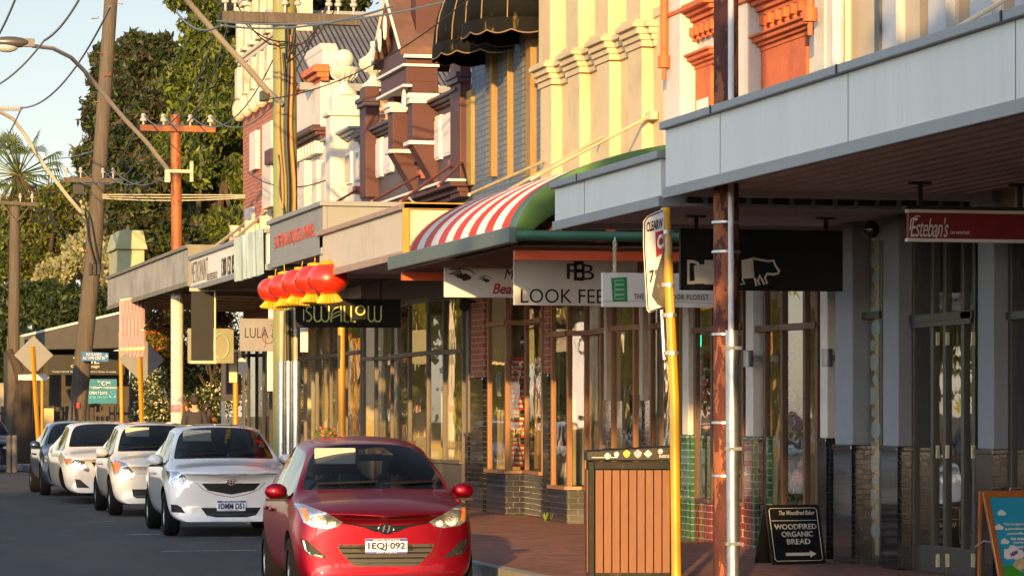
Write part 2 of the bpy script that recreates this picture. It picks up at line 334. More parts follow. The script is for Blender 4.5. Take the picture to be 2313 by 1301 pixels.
def car(name, label, cat, loc, rz, paint, sp, group):
    root = thing(name, label, cat, loc, group, rz)
    root.rotation_euler = (0, 0, rz)
    L, Wd, H = sp['L'], sp['W'], sp['H']; hw = Wd/2
    nz, hz, cz, yc, yw, zw, ye, ze, yg, zg = [sp[k] for k in ('nose','hood','cowl','yc','yw','zw','ye','ze','yg','zg')]
    belt = sp.get('belt', cz-.06); ft = sp.get('top', .66)
    def body(y, w, zb, zs, zt, crown=.03, flat=.0):
        return [(0,zb,0),(.78*w,zb,0),(.94*w,zb+.08,0),(1.0*w,(zb+zs)*.5,0),(.985*w,zs-.10,0),(.94*w,zs-.01,0),(.90*w,zs+.012,0),(.76*w,zt-.012,0),(.42*w,zt+crown*.6,0),(0,zt+crown,0)], y
    def cabin(y, w, zb, top, zr, crown=.04, b=None):
        b = b or belt
        return [(0,zb,0),(.78*w,zb,0),(.94*w,zb+.08,0),(1.0*w,(zb+b)*.5,0),(.985*w,b-.10,0),(.92*w,b,0),(top*w+.02,zr-.055,0),(top*w-.05,zr,0),((top*w-.05)*.55,zr+crown*.8,0),(0,zr+crown,0)], y
    st = []
    st.append(([(0,.20,.05),(.60*hw,.20,.05),(.78*hw,.24,.03),(.84*hw,.40,0),(.83*hw,nz-.17,.0),(.80*hw,nz-.08,.02),(.76*hw,nz-.03,.03),(.60*hw,nz,.04),(.34*hw,nz+.0,.03),(0,nz+.0,.03)], .0))
    st.append(([(0,.19,0),(.72*hw,.19,0),(.92*hw,.25,0),(.95*hw,.42,-.02),(.94*hw,nz-.12,0),(.91*hw,nz-.0,.02),(.87*hw,nz+.04,.03),(.70*hw,nz+.045,.03),(.38*hw,nz+.05,.02),(0,nz+.05,.02)], .10))
    st.append((*body(.34, .99*hw, .19, (nz+hz)/2+.03, (nz+hz)/2+.05),))
    st.append((*body(.75, hw, .19, hz-.03, hz+.02),))
    cow = body(yc, hw, .19, belt-.01, cz)[0]
    cow[5] = (.93*hw, belt, 0); cow[6] = (.885*hw, belt+.025, -.02); cow[7] = (.80*hw, cz+.005, .06); cow[8] = (.45*hw, cz+.015, -.05); cow[9] = (0, cz+.02, -.10)
    st.append((cow, yc))
    wsx = cabin(yw, hw, .19, ft, zw)[0]; wsx[7] = (wsx[7][0], wsx[7][1], .03); wsx[8] = (wsx[8][0], wsx[8][1], -.02); wsx[9] = (0, wsx[9][1], -.05); wsx[6] = (wsx[6][0], wsx[6][1], .02)
    ym = (yw+ye)/2
    mid = cabin((yc+yw)/2, hw, .19, (ft+.885)/2, (cz+zw)/2+.04)[0]
    mid[6] = ((ft*hw+.02+.885*hw)/2, (zw-.055+belt+.025)/2+.02, 0); mid[7] = ((ft*hw-.05+.80*hw)/2+.01, (zw+cz)/2+.03, .05); mid[8] = (mid[7][0]*.56, (zw+cz)/2+.055, -.03); mid[9] = (0, (zw+cz)/2+.065, -.07)
    st.append((mid, (yc+yw)/2))
    st.append((wsx, yw)); iw = len(st)-1
    st.append((*cabin(yw+.12, hw, .19, ft+.01, zw+.025),))
    st.append((*cabin(ym-.05, hw, .19, ft+.01, H-.04),)); ib = len(st)-1
    st.append((*cabin(ym+.06, hw, .19, ft+.01, H-.04),))
    st.append((*cabin(ye-.35, hw, .20, ft-.0, ze+.02),)); iq = len(st)-1
    st.append((*cabin(ye, hw, .20, ft-.03, ze),)); ie = len(st)-1
    rg = body(yg, .97*hw, .22, zg-.03, zg)[0]; rg[7] = (.70*hw, zg+.01, -.06); rg[5] = (.90*hw, zg-.03, 0)
    st.append((rg, yg)); ig = len(st)-1
    if L-yg > .35: st.append((*body(L-.12, .93*hw, .24, zg-.06, zg-.03, .01),))
    st.append(([(a*.86, max(.26, min(z, zg-.1)), 0) for a, z, _ in st[-1][0]], L))
    bow = sp.get('bow', .34)
    vs = []; rows = []
    for pts, y in st:
        row = []
        for sgn in (1, -1):
            r_ = []
            for k, (x, z, dy) in enumerate(pts):
                yy = y+dy + bow*(abs(x)/hw)**2.4*max(0, 1-y/1.3)*(1.0) - .15*(abs(x)/hw)**2.4*max(0, 1-(L-y)/.9)
                if sgn == -1 and k in (0, 9): r_.append(row[0][k]); continue
                vs.append((sgn*x, yy, z)); r_.append(len(vs)-1)
            row.append(r_)
        rows.append(row)
    fs = []; mi = []
    N = len(st)
    for i in range(N-1):
        for sg in (0, 1):
            A, B = rows[i][sg], rows[i+1][sg]
            for k in range(9):
                f = (A[k], A[k+1], B[k+1], B[k]); mtl = 0
                if 4 <= i < iw and k in (7, 8): mtl = 1
                if ie <= i < ig and k in (7, 8): mtl = 3
                if 4 <= i < iq and k == 5: mtl = 2
                if i == ib and k == 5: mtl = 4
                fs.append(f if sg == 0 else f[::-1]); mi.append(mtl)
    for r, flip in ((rows[0], 0), (rows[-1], 1)):
        A, B = r
        for k in range(9):
            f = [A[k], A[k+1], B[k+1], B[k]]; f = [x for j, x in enumerate(f) if x not in f[:j]]
            fs.append(tuple(f)); mi.append(0)
    me = bpy.data.meshes.new('cage'); me.from_pydata(vs, [], fs)
    bm = bmesh.new(); bm.from_mesh(me); bmesh.ops.recalc_face_normals(bm, faces=bm.faces)
    cr = bm.edges.layers.float.new('crease_edge')
    bm.verts.ensure_lookup_table()
    idx = {}
    for i in range(N):
        for sg in (0,1):
            for k in range(10): idx[rows[i][sg][k]] = (i, k)
    for f, m_ in zip(bm.faces, mi): f.material_index = m_
    for e in bm.edges:
        (i0, k0), (i1, k1) = idx[e.verts[0].index], idx[e.verts[1].index]
        c = 0
        if k0 == k1 == 5 and min(i0,i1) >= 4 and max(i0,i1) <= iq: c = .75
        if k0 == k1 == 6 and min(i0,i1) >= 4 and max(i0,i1) <= iq: c = .6
        if k0 == k1 == 7 and ((4 <= min(i0,i1) and max(i0,i1) <= iw) or (min(i0,i1) >= ie and max(i0,i1) <= ig)): c = .65
        if i0 == i1 == 4 and min(k0,k1) >= 7: c = .85
        if i0 == i1 == iw and min(k0,k1) >= 7: c = .55
        if i0 == i1 and i0 in (ie, ig) and min(k0,k1) >= 7: c = .7
        if i0 == i1 and i0 in (ib, ib+1, iq) and {k0,k1} == {5,6}: c = 1
        if k0 == k1 == 1: c = .8
        if k0 == k1 == 5 and max(i0,i1) <= 4: c = .45
        if k0 == k1 == 7 and max(i0,i1) <= 4 and min(i0,i1) >= 1: c = .4
        if i0 == i1 == 1 and min(k0,k1) >= 6: c = .55
        if k0 == k1 == 3: c = .2
        e[cr] = c
    bm.to_mesh(me); bm.free()
    tmp = bpy.data.objects.new('cage', me); COL.objects.link(tmp)
    for m_ in (paint, MATS['windscreen'], MATS['side_glass'], MATS['windscreen'], MATS['gloss_black']): me.materials.append(m_)
    ss = tmp.modifiers.new('s', 'SUBSURF'); ss.levels = 3; ss.render_levels = 3
    r = sp.get('r', .30); fa = sp.get('fa', .80); ra = fa+sp['wb']
    cut = MB()
    for sx in (-1, 1):
        for ya in (fa, ra): cut.tube([(sx*(hw-.26), ya, r+.01), (sx*(hw+.3), ya, r+.01)], r+.055, 36)
    cu = cut.build('cutter', MATS['cabin_dark']); bo = tmp.modifiers.new('b', 'BOOLEAN'); bo.object = cu; bo.operation = 'DIFFERENCE'; bo.solver = 'EXACT'
    try: bo.material_mode = 'TRANSFER'
    except Exception: pass
    dg = bpy.context.evaluated_depsgraph_get(); dg.update()
    full = bpy.data.meshes.new_from_object(tmp.evaluated_get(dg))
    bpy.data.objects.remove(tmp); bpy.data.objects.remove(cu)
    nmats = len(full.materials)
    bmf = bmesh.new(); bmf.from_mesh(full); bvh = BVHTree.FromBMesh(bmf)
    def sub(nm, sel, mats_, par, side=0):
        b2 = bmf.copy(); bmesh.ops.delete(b2, geom=[f for f in b2.faces if f.material_index not in sel or side*f.calc_center_median().x < 0], context='FACES')
        m2 = bpy.data.meshes.new(nm); remap = {s_: j for j, s_ in enumerate(sel)}
        for f in b2.faces: f.material_index = remap[f.material_index]; f.smooth = True
        b2.to_mesh(m2); b2.free()
        for q in mats_: m2.materials.append(q)
        o = bpy.data.objects.new(nm, m2); COL.objects.link(o); o.parent = par
        try: m2.set_sharp_from_angle(angle=math.radians(50))
        except Exception: pass
        return o
    bsel = [0]+([5] if nmats > 5 else [])
    bd = sub('body', bsel, [paint, MATS['cabin_dark']][:len(bsel)], root)
    sub('windscreen', [1], [MATS['windscreen']], root); [sub('side_window', [2], [MATS['side_glass']], root, s_) for s_ in (-1, 1)]
    sub('rear_window', [3], [MATS['windscreen']], root); [sub('door_pillar', [4], [MATS['gloss_black']], root, s_) for s_ in (-1, 1)]
    # windscreen black surround and wipers
    T = lambda x, y, z: (x, y, z)
    wp = MB()
    for x0, x1 in ((-.52, .02), (.06, .56)):
        pts = []
        for j in range(7):
            x = x0+(x1-x0)*j/6; h = bvh.ray_cast(Vector((x, -1, cz+.055+.02*j/6)), Vector((0,1,0)))
            if h[0]: pts.append(h[0]+h[1]*.015)
        if len(pts) > 2: wp.tube(pts, .009, 5)
    wp.each('wiper', MATS['black_plastic'], root)
    # cabin: dash, wheel, seats, mirror, visor
    ins = MB(); ins.box(-hw*.80, hw*.80, yc+.20, yc+.75, .45, cz-.03); ins.box(-hw*.86, hw*.86, yc+.2, ye+.1, .25, .42)
    ins.build('dashboard', MATS['cabin_dark'], root, bevel=.04)
    for sx in (-1, 1):
        s_ = MB(); s_.box(sx*.36-.23, sx*.36+.23, yc+1.0, yc+1.5, .4, .58); s_.tube([(sx*.36, yc+1.42, .55), (sx*.36, yc+1.55, 1.04)], .20, 10, .17); s_.tube([(sx*.36, yc+1.50, 1.10), (sx*.36, yc+1.52, 1.30)], .13, 10, .10)
        s_.build('seat', MATS['seat_fabric'], root, smooth=True)
    bk = MB(); bk.box(-.6, .6, ye-.45, ye-.3, .4, .98)
    for x in (-.38, 0, .38): bk.box(x-.12, x+.12, ye-.42, ye-.34, .99, 1.12)
    bk.each('rear_seat', MATS['seat_fabric'], root, bevel=.03)
    sw = MB(); c = Vector((-.36, yc+.72, cz-.08)); ring = [c+Vector((.18*math.cos(a), .07*math.sin(a), .17*math.sin(a))) for a in [2*math.pi*k/24 for k in range(25)]]
    sw.tube(ring, .016, 6, cap=False); sw.build('steering_wheel', MATS['black_plastic'], root, smooth=True)
    rm = MB(); rm.box(-.12+.02, .12+.02, yw-.14, yw-.11, zw-.12, zw-.055); rm.build('rear_view_mirror', MATS['black_plastic'], root, bevel=.012)
    if sp.get('visor', 1):
        vz = MB(); vz.box(-.50, -.12, yw-.19, yw-.17, zw-.15, zw-.0); v_ = vz.build('sun_visor', MATS['visor'], root, bevel=.03)
    # mirrors
    for sx in (-1, 1):
        q = MB(); q.ell((sx*(hw+.035), yc+.42, belt+.06), .105, .06, .075, 18, 10); q_ = q.build('wing_mirror', paint, root, smooth=True)
        g = MB(); g.bar((sx*(hw-.07), yc+.42, belt+.0), (sx*(hw-.0), yc+.42, belt+.01), .05); g.box(sx*(hw-.06), sx*(hw+.12), yc+.36, yc+.48, belt-.028, belt-.005); g.build('mirror_foot', MATS['black_plastic'], q_)
    # wheels
    for sx in (-1, 1):
        for ya in (fa, ra): wheel(root, sx*(hw-.115), ya, r, sx, .2, sp.get('spokes', 7), steer=sp.get('steer', 0) if ya == fa else 0)
    # lamps
    hl = sp['lamp']
    for sd in (0, 1):
        P = hl if sd == 0 else mirror(hl); sgn = -1 if sd == 0 else 1
        a = decal('headlight', P, bvh, MATS['lamp_shell'], root, .004)
        for (bx, bz, br) in sp['bowls']:
            decal('reflector', [(sgn*abs(bx)+br*math.cos(t), bz+br*.92*math.sin(t)) for t in [2*math.pi*k/16 for k in range(16)]], bvh, MATS['lamp_clear'], a, .009)
        for pl in sp.get('amber', []):
            decal('indicator', pl if sd == 0 else mirror(pl), bvh, MATS['amber'], a, .009)
        for fg in sp.get('fog', []):
            f_ = decal('fog_surround', fg if sd == 0 else mirror(fg), bvh, MATS['black_plastic'], root, .004)
            if sp.get('fogtrim'):
                tr_ = sp['fogtrim'] if sd == 0 else mirror(sp['fogtrim'])
                for j in range(len(tr_)-1):
                    (x0, z0), (x1, z1) = tr_[j], tr_[j+1]; dx, dz = x1-x0, z1-z0; l = math.hypot(dx, dz); nx, nz_ = -dz/l*.006, dx/l*.006
                    decal('trim', [(x0-nx,z0-nz_),(x1-nx,z1-nz_),(x1+nx,z1+nz_),(x0+nx,z0+nz_)], bvh, MATS['chrome'], f_, .01)
    for nm, pts, mm in sp['grilles']:
        g_ = decal(nm, pts, bvh, MATS[mm], root, .005)
        zlo, zhi = min(p[1] for p in pts), max(p[1] for p in pts)
        if nm == 'lower_grille':
            for z in np.arange(zlo+.03, zhi-.02, .045):
                xs = []
                for j in range(len(pts)):
                    (x0, z0), (x1, z1) = pts[j], pts[(j+1)%len(pts)]
                    if (z0-z)*(z1-z) < 0: xs.append(x0+(x1-x0)*(z-z0)/(z1-z0))
                if len(xs) >= 2: decal('slat', [(min(xs)+.01, z-.006), (max(xs)-.01, z-.006), (max(xs)-.01, z+.006), (min(xs)+.01, z+.006)], bvh, MATS['gloss_black'], g_, .016)
    # lines pressed into the panels
    for ln in sp.get('lines', []):
        for j in range(len(ln)-1):
            (x0, z0), (x1, z1) = ln[j], ln[j+1]; dx, dz = x1-x0, z1-z0; l = math.hypot(dx, dz); nx, nz_ = -dz/l*.003, dx/l*.003
            decal('bonnet_seam', [(x0-nx,z0-nz_),(x1-nx,z1-nz_),(x1+nx,z1+nz_),(x0+nx,z0+nz_)], bvh, MATS['shut_line'], root, .002, cuts=4)
    for sx in (-1, 1):
        for yd in (yc+.22, ym+.0, ye-.25):
            decal('door_seam', [(yd-.004, .30), (yd+.004, .30), (yd+.004, belt-.02), (yd-.004, belt-.02)], bvh, MATS['shut_line'], root, .002, d=(-sx,0,0), start=-2.0)
        for yd in (ym-.2, ye-.45):
            hh = MB(); h = bvh.ray_cast(Vector((sx*3, yd, belt-.13)), Vector((-sx,0,0)))
            if h[0]: hh.ell(h[0]+Vector((sx*.02,0,0)), .022, .10, .022, 10, 6); hh.build('door_handle', paint, root, smooth=True)
    # badge and plate
    bx, bz, br = sp['badge']
    h = bvh.ray_cast(Vector((0, -2, bz)), Vector((0,1,0))); yb = h[0].y-.012
    b = MB()
    for k in range(24):
        pass
    ring = [Vector((br*math.cos(a), yb, bz+br*.62*math.sin(a))) for a in [2*math.pi*k/28 for k in range(29)]]
    b.tube(ring, .008, 6, cap=False)
    if sp['mark'] == 'slantH':
        b.tube([(-br*.45, yb, bz-br*.45), (-br*.2, yb, bz+br*.5)], .010, 5); b.tube([(br*.2, yb, bz-br*.5), (br*.45, yb, bz+br*.45)], .010, 5); b.tube([(-br*.36, yb, bz-.004), (0, yb, bz+.005), (br*.36, yb, bz+.002)], .008, 5)
    elif sp['mark'] == 'rings':
        b.tube([Vector((br*.36*math.cos(a), yb, bz+br*.58*math.sin(a))) for a in [2*math.pi*k/20 for k in range(21)]], .006, 5, cap=False)
        b.tube([Vector((br*.85*math.cos(a), yb, bz+br*.25+br*.22*math.sin(a))) for a in [2*math.pi*k/20 for k in range(21)]], .006, 5, cap=False)
    bo_ = b.build('badge', MATS['chrome'], root, smooth=True)
    bk_ = MB(); bk_.prism([(br*.9*math.cos(a), yb+.012, bz+br*.55*math.sin(a)) for a in [2*math.pi*k/20 for k in range(20)]], (0,-.006,0)); bk_.build('badge_backing', MATS['gloss_black'], bo_)
    if sp.get('plate'):
        pz, s1, s2, s3 = sp['plate']; h = bvh.ray_cast(Vector((0, -2, pz)), Vector((0,1,0))); yp = h[0].y-.03
        p = MB(); p.box(-.186, .186, yp, yp+.05, pz-.067, pz+.067); po = p.build('number_plate', MATS['plate_white'], root, bevel=.006)
        k = MB(); k.box(-.186, .186, yp-.002, yp, pz+.043, pz+.066)
        if sp.get('plate_foot'): k.box(-.186, .186, yp-.002, yp, pz-.066, pz-.050)
        k.build('plate_band', MATS['plate_blue'], po)
        text(s1, (-.165, yp-.001, pz-.042), CU, CV, .33, .075, MATS['ink_blue'], po, bold=.03)
        text(s2, (-.12, yp-.003, pz+.047), CU, CV, .24, .014, MATS['plate_white'], po, bold=.01)
        text(s3, (-.09, yp-.003, pz-.063), CU, CV, .18, .011, MATS['plate_white'] if sp.get('plate_foot') else MATS['ink_blue'], po, bold=.01)
    if sp.get('extras'): sp['extras'](root, bvh, sp)
    bmf.free()
    return root
# people are grown from one skinned skeleton each
def person(label, loc, rz, skinm, hairm, topm, botm, shoem, h=1.75, stride=.25, arms='down', group=None, lean=0, seated=False, hairlen=0, bust=False):
    root = thing('person', label, 'person', loc, group, rz); root.rotation_euler = (0,0,rz)
    k = h/1.75
    J = {}; E = []; R = {}
    def j(n_, x, y, z, r_, p=None):
        J[n_] = (x*k, (y+lean*max(0, z-.95))*k, z*k); R[n_] = r_*k
        if p: E.append((p, n_))
    j('pelvis', 0, 0, .98, .135); j('waist', 0, 0, 1.10, .125, 'pelvis'); j('chest', 0, -.01, 1.30, .15, 'waist'); j('neck0', 0, 0, 1.46, .075, 'chest'); j('neck', 0, 0, 1.53, .055, 'neck0')
    j('chin', 0, -.02, 1.58, .062, 'neck'); j('head', 0, -.005, 1.66, .088, 'chin'); j('crown', 0, .005, 1.71, .07, 'head')
    for s, t in ((-1, 'l'), (1, 'r')):
        st_ = stride*s
        if seated:
            j('hip'+t, .10*s, -.05, .95, .10, 'pelvis'); j('knee'+t, .12*s, -.45, .98, .065, 'hip'+t); j('ank'+t, .12*s, -.60, .60, .045, 'knee'+t); j('toe'+t, .12*s, -.75, .56, .035, 'ank'+t)
        else:
            j('hip'+t, .095*s, 0, .90, .10, 'pelvis'); j('knee'+t, .10*s, -.45*st_-.03, .50, .062, 'hip'+t); j('ank'+t, .10*s, -st_+.06, .09+.05*(s < 0), .042, 'knee'+t); j('toe'+t, .11*s, -st_-.12, .04, .035, 'ank'+t)
        j('sh'+t, .175*s, .0, 1.41, .062, 'neck0'); 
        if arms == 'down': j('el'+t, .23*s, .05+st_*.3, 1.13, .045, 'sh'+t); j('wr'+t, .24*s, -.03+st_*.6, .89, .030, 'el'+t); j('palm'+t, .24*s, -.05+st_*.65, .81, .034, 'wr'+t); fd = (0, -.01, -.045)
        else: j('el'+t, .24*s, -.08, 1.15, .045, 'sh'+t); j('wr'+t, .12*s, -.30, 1.17, .030, 'el'+t); j('palm'+t, .09*s, -.37, 1.19, .034, 'wr'+t); fd = (-.01*s, -.045, .0)
        px, py, pz = [c_/k for c_ in J['palm'+t]]; py -= lean*max(0, pz-.95)
        for f_ in range(4):
            o_ = (f_-1.5)*.018; q = 1-.12*abs(f_-1.2)
            j('f%d%s'%(f_, t), px+.0+fd[0]*q, py+o_*(1 if arms == 'down' else .2)+fd[1]*q, pz+(o_ if arms != 'down' else 0)+fd[2]*q, .010, 'palm'+t)
            j('g%d%s'%(f_, t), px-.012*s+fd[0]*1.8*q, py+o_+fd[1]*1.8*q, pz+fd[2]*1.8*q, .008, 'f%d%s'%(f_, t))
        j('th'+t, px-.03*s, py-.03, pz+.01, .011, 'palm'+t)
    names = list(J); ix = {n_: i for i, n_ in enumerate(names)}
    def grow(nm, keep, m_, par, infl=0, lv=2):
        ks = [n_ for n_ in names if keep(n_)]; im = {n_: i for i, n_ in enumerate(ks)}
        me = bpy.data.meshes.new(nm); me.from_pydata([J[n_] for n_ in ks], [(im[a], im[b_]) for a, b_ in E if a in im and b_ in im], [])
        o = bpy.data.objects.new(nm, me); COL.objects.link(o)
        sk = o.modifiers.new('skin', 'SKIN'); sk.use_smooth_shade = True
        for n_, i in im.items():
            d_ = me.skin_vertices[0].data[i]; rr = R[n_]+infl; d_.radius = (rr*(1.25 if n_ in ('chest','waist','pelvis') else 1), rr*(.85 if n_ in ('chest','waist','pelvis') else 1))
            d_.use_root = (i == 0)
        o.modifiers.new('ss', 'SUBSURF').levels = lv; o.modifiers[-1].render_levels = lv
        dg = bpy.context.evaluated_depsgraph_get(); dg.update(); m2 = bpy.data.meshes.new_from_object(o.evaluated_get(dg)); bpy.data.objects.remove(o)
        m2.materials.clear(); m2.materials.append(m_)
        o = bpy.data.objects.new(nm, m2); COL.objects.link(o); o.parent = par; return o
    bodyo = grow('body', lambda n_: True, skinm, root)
    grow('shirt', lambda n_: n_ in ('pelvis','waist','chest','neck0','shl','shr','ell','elr','hipl','hipr'), topm, root, .014)
    grow('trousers', lambda n_: n_[:3] in ('pel','hip','kne','ank'), botm, root, .013)
    for t in 'lr': grow('shoe', lambda n_: n_ in ('ank'+t, 'toe'+t), shoem, root, .012)
    hd = Vector(J['head'])
    hb = MB(); hb.ell(hd+Vector((0, .022*k, .035*k)), .098*k, .108*k, .105*k, 18, 10)
    if hairlen: hb.ell(hd+Vector((0, .05*k, -.09*k)), .085*k, .06*k, .14*k, 14, 8)
    hb.v = [v for v in hb.v]; ho = hb.build('hair', hairm, root, smooth=True)
    for s in (-1, 1):
        e_ = MB(); e_.ell(hd+Vector((s*.088*k, .005, -.015*k)), .012, .022, .032, 8, 6); e_.build('ear', skinm, bodyo, smooth=True)
        e_ = MB(); e_.ell(hd+Vector((s*.032*k, -.083*k, -.01*k)), .014, .010, .009, 8, 6); e_.build('eye', MATS['hair_dark'], bodyo, smooth=True)
    e_ = MB(); e_.ell(hd+Vector((0, -.098*k, -.03*k)), .014, .022, .024, 8, 6); e_.build('nose', skinm, bodyo, smooth=True)
    e_ = MB(); e_.ell(hd+Vector((0, -.083*k, -.066*k)), .024, .008, .007, 8, 6); e_.build('mouth', MATS['amber'] if 0 else mat('lip', (.28,.08,.07), .6), bodyo, smooth=True)
    return root
# ---------------------------------------------------------------- colours of the place
asph = mat('asphalt', (.020,.026,.034), .75, var=.3, scale=1.2, bump=.8, bscale=90, dirt=(.040,.041,.043), dscale=.5, dlo=.45, dhi=.58, stretch=(1.6,.35,1))
pave = brick('footpath_pavers', (.32,.11,.06), (.24,.085,.05), (.10,.08,.07), .23, .115, .006, .75, .4, floor=True, dirt=(.12,.08,.065))
conc = mat('kerb_concrete', (.30,.30,.29), .85, var=.15, bump=.3); linep = mat('road_paint', (.45,.45,.43), .7, var=.25, dirt=(.08,.08,.08), dscale=6, dlo=.45, dhi=.6)
grassm = mat('verge_grass', (.10,.11,.035), .95, var=.4, scale=6, bump=.8); earth = mat('far_ground', (.14,.12,.07), .95, var=.3)
cream = mat('cream_render', (.50,.41,.255), .75, var=.07, scale=1.2, bump=.15, bscale=30, dirt=(.38,.30,.19), dscale=1.0, dlo=.5, dhi=.75)
white = mat('white_render', (.54,.51,.46), .7, var=.06, scale=1.5, bump=.15, bscale=30, dirt=(.40,.36,.30), dscale=1.3, dlo=.52, dhi=.75)
wtrim = mat('white_trim', (.62,.61,.58), .6, var=.05)
orange = mat('orange_render', (.48,.115,.03), .7, var=.14, scale=2.5, bump=.2, bscale=25, dirt=(.36,.07,.025), dscale=3, dlo=.5, dhi=.7)
maroon = mat('maroon_render', (.062,.013,.012), .6, var=.14, scale=2, bump=.15, dirt=(.036,.012,.015), dscale=2.2, dlo=.5, dhi=.7)
mauve = mat('mauve_render', (.070,.052,.058), .65, var=.12); plum = mat('plum_trim', (.045,.022,.035), .55, var=.1)
bluebrick = brick('painted_blue_brick', (.115,.15,.20), (.10,.135,.185), (.075,.10,.14), .23, .085, .012, .7, .8, var=.25)
oldbrick = brick('old_red_brick', (.34,.10,.045), (.24,.07,.035), (.40,.34,.22), .24, .095, .016, .9, .9, var=.5, dirt=(.42,.36,.24))
redbrick = brick('red_brick', (.33,.085,.04), (.26,.06,.035), (.36,.26,.19), .23, .086, .009, .8, .6, var=.3)
yellowwood = mat('ochre_paint', (.24,.14,.035), .55, var=.15, stretch=(8,8,.6), bump=.2)
metalblue = mat('fascia_pale_blue_grey', (.62,.62,.58), .45, var=.06, scale=.8, dirt=(.53,.53,.50), dscale=1.6, dlo=.48, dhi=.74, stretch=(1,2.2,.35)); greycap = mat('grey_flashing', (.20,.21,.22), .45, var=.08)
soffb = ribbed('brown_soffit', (.58,.52,.45), .19, axis=0, dist=.03); soffg = mat('grey_soffit', (.45,.45,.48), .8)
creamfas = mat('cream_fascia', (.48,.43,.35), .55, var=.06, scale=.7, dirt=(.40,.34,.27), dscale=.7); tancap = mat('tan_cap', (.30,.21,.16), .6)
greyfas = mat('grey_board', (.20,.21,.21), .6, var=.08); olivegrey = mat('weathered_olive_board', (.17,.16,.12), .7, var=.2, bump=.2)
corr = ribbed('corrugated_grey', (.15,.15,.16), .11, axis=0, dist=.04, rough=.5, var=.25); corrw = ribbed('corrugated_pale', (.34,.34,.33), .10, axis=1, dist=.02, metal=.3, var=.3)
brownframe = mat('brown_window_frame', (.08,.035,.02), .45, var=.2, stretch=(6,6,.7)); tanframe = mat('tan_window_frame', (.24,.11,.045), .5, var=.12, stretch=(6,6,.7)); darkframe = mat('dark_window_frame', (.025,.025,.022), .4)
greybrown = mat('taupe_window_frame', (.11,.09,.075), .5, var=.12)
blacktile = brick('black_tiles', (.010,.011,.012), (.018,.018,.02), (.07,.065,.05), .155, .078, .006, .14, .5, coat=.7, var=.3)
mosaic = brick('black_mosaic_tiles', (.007,.008,.011), (.014,.015,.018), (.035,.035,.038), .075, .05, .004, .12, .5, coat=.15, offset=0, var=.3)
redtile = brick('red_tiles', (.22,.03,.02), (.17,.025,.02), (.30,.26,.2), .155, .078, .006, .14, .5, coat=.7, var=.2)
plumtile = brick('plum_tiles', (.07,.04,.055), (.055,.035,.05), (.25,.22,.2), .155, .078, .006, .14, .5, coat=.7, var=.2)
greentile = brick('green_tiles', (.02,.09,.045), (.03,.11,.05), (.22,.24,.18), .155, .078, .006, .14, .4, coat=.7, var=.2)
bluegrey = mat('blue_grey_render', (.20,.22,.255), .75, var=.07, bump=.15, bscale=30); taupe = mat('taupe_render', (.155,.135,.12), .75, var=.08)
glassm = glass('shop_glass', (.86,.88,.82), 1.7, .28, .03)
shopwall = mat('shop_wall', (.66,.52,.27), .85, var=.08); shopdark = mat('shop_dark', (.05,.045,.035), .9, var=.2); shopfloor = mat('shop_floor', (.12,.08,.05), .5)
drape = ribbed('cream_drape', (.55,.50,.38), .12, axis=1, dist=.03, rough=.9); blackm = mat('black_paint', (.012,.012,.012), .5, var=.15); blacksign = mat('sign_black', (.008,.008,.008), .5, var=.1, spec=.25)
canvas_k = mat('black_canvas', (.006,.006,.005), .8, spec=.12, var=.3, bump=.2, dirt=(.10,.075,.02), dscale=7, dlo=.60, dhi=.68, stretch=(1,1,.35))
greenp = mat('green_paint', (.085,.19,.06), .5, var=.1); greend = mat('dark_green_paint', (.03,.11,.075), .45); redorange = mat('orange_steel', (.50,.075,.02), .45); oliveg = mat('dark_grey_green', (.08,.11,.10), .5, var=.08)
signwhite = mat('sign_white', (.66,.65,.62), .5, var=.03); signink = mat('sign_ink', (.012,.012,.014), .6); signred = mat('sign_red', (.35,.02,.03), .5); rods = mat('cream_steel', (.55,.48,.30), .5, var=.2); rodr = mat('maroon_steel', (.25,.06,.04), .55)
galv = mat('galvanised_steel', (.45,.48,.50), .38, .85, var=.2, scale=14); rustm = mat('rusty_steel', (.075,.018,.012), .8, var=.5, scale=9, bump=.9, bscale=22, dirt=(.26,.085,.03), dscale=5.5, dlo=.52, dhi=.54, stretch=(1,1,.35))
rusto = mat('orange_primer_steel', (.27,.08,.015), .6, var=.25, scale=3, dirt=(.14,.035,.012), dscale=2.2, dlo=.5, dhi=.56, stretch=(1,1,.5)); polewhite = mat('pole_off_white', (.52,.47,.40), .7, var=.08)
yellowp = mat('yellow_post_paint', (.42,.20,.010), .45, var=.1, scale=2); timber = mat('grey_timber', (.085,.07,.055), .9, var=.35, scale=5, bump=.9, bscale=14, stretch=(5,5,.22)); gtimber = mat('mossy_timber', (.22,.22,.09), .85, var=.28, scale=3.5, bump=.8, bscale=14, stretch=(5,5,.25), dirt=(.17,.24,.12), dscale=1.1, dlo=.5, dhi=.62)
porc = mat('porcelain', (.36,.35,.33), .2); cable = mat('cable_black', (.012,.012,.013), .6); wirem = mat('wire_grey', (.09,.11,.14), .5)
def zr(Y): return -.0092*max(0, 38-Y)
FP = .12; KX = -3.72
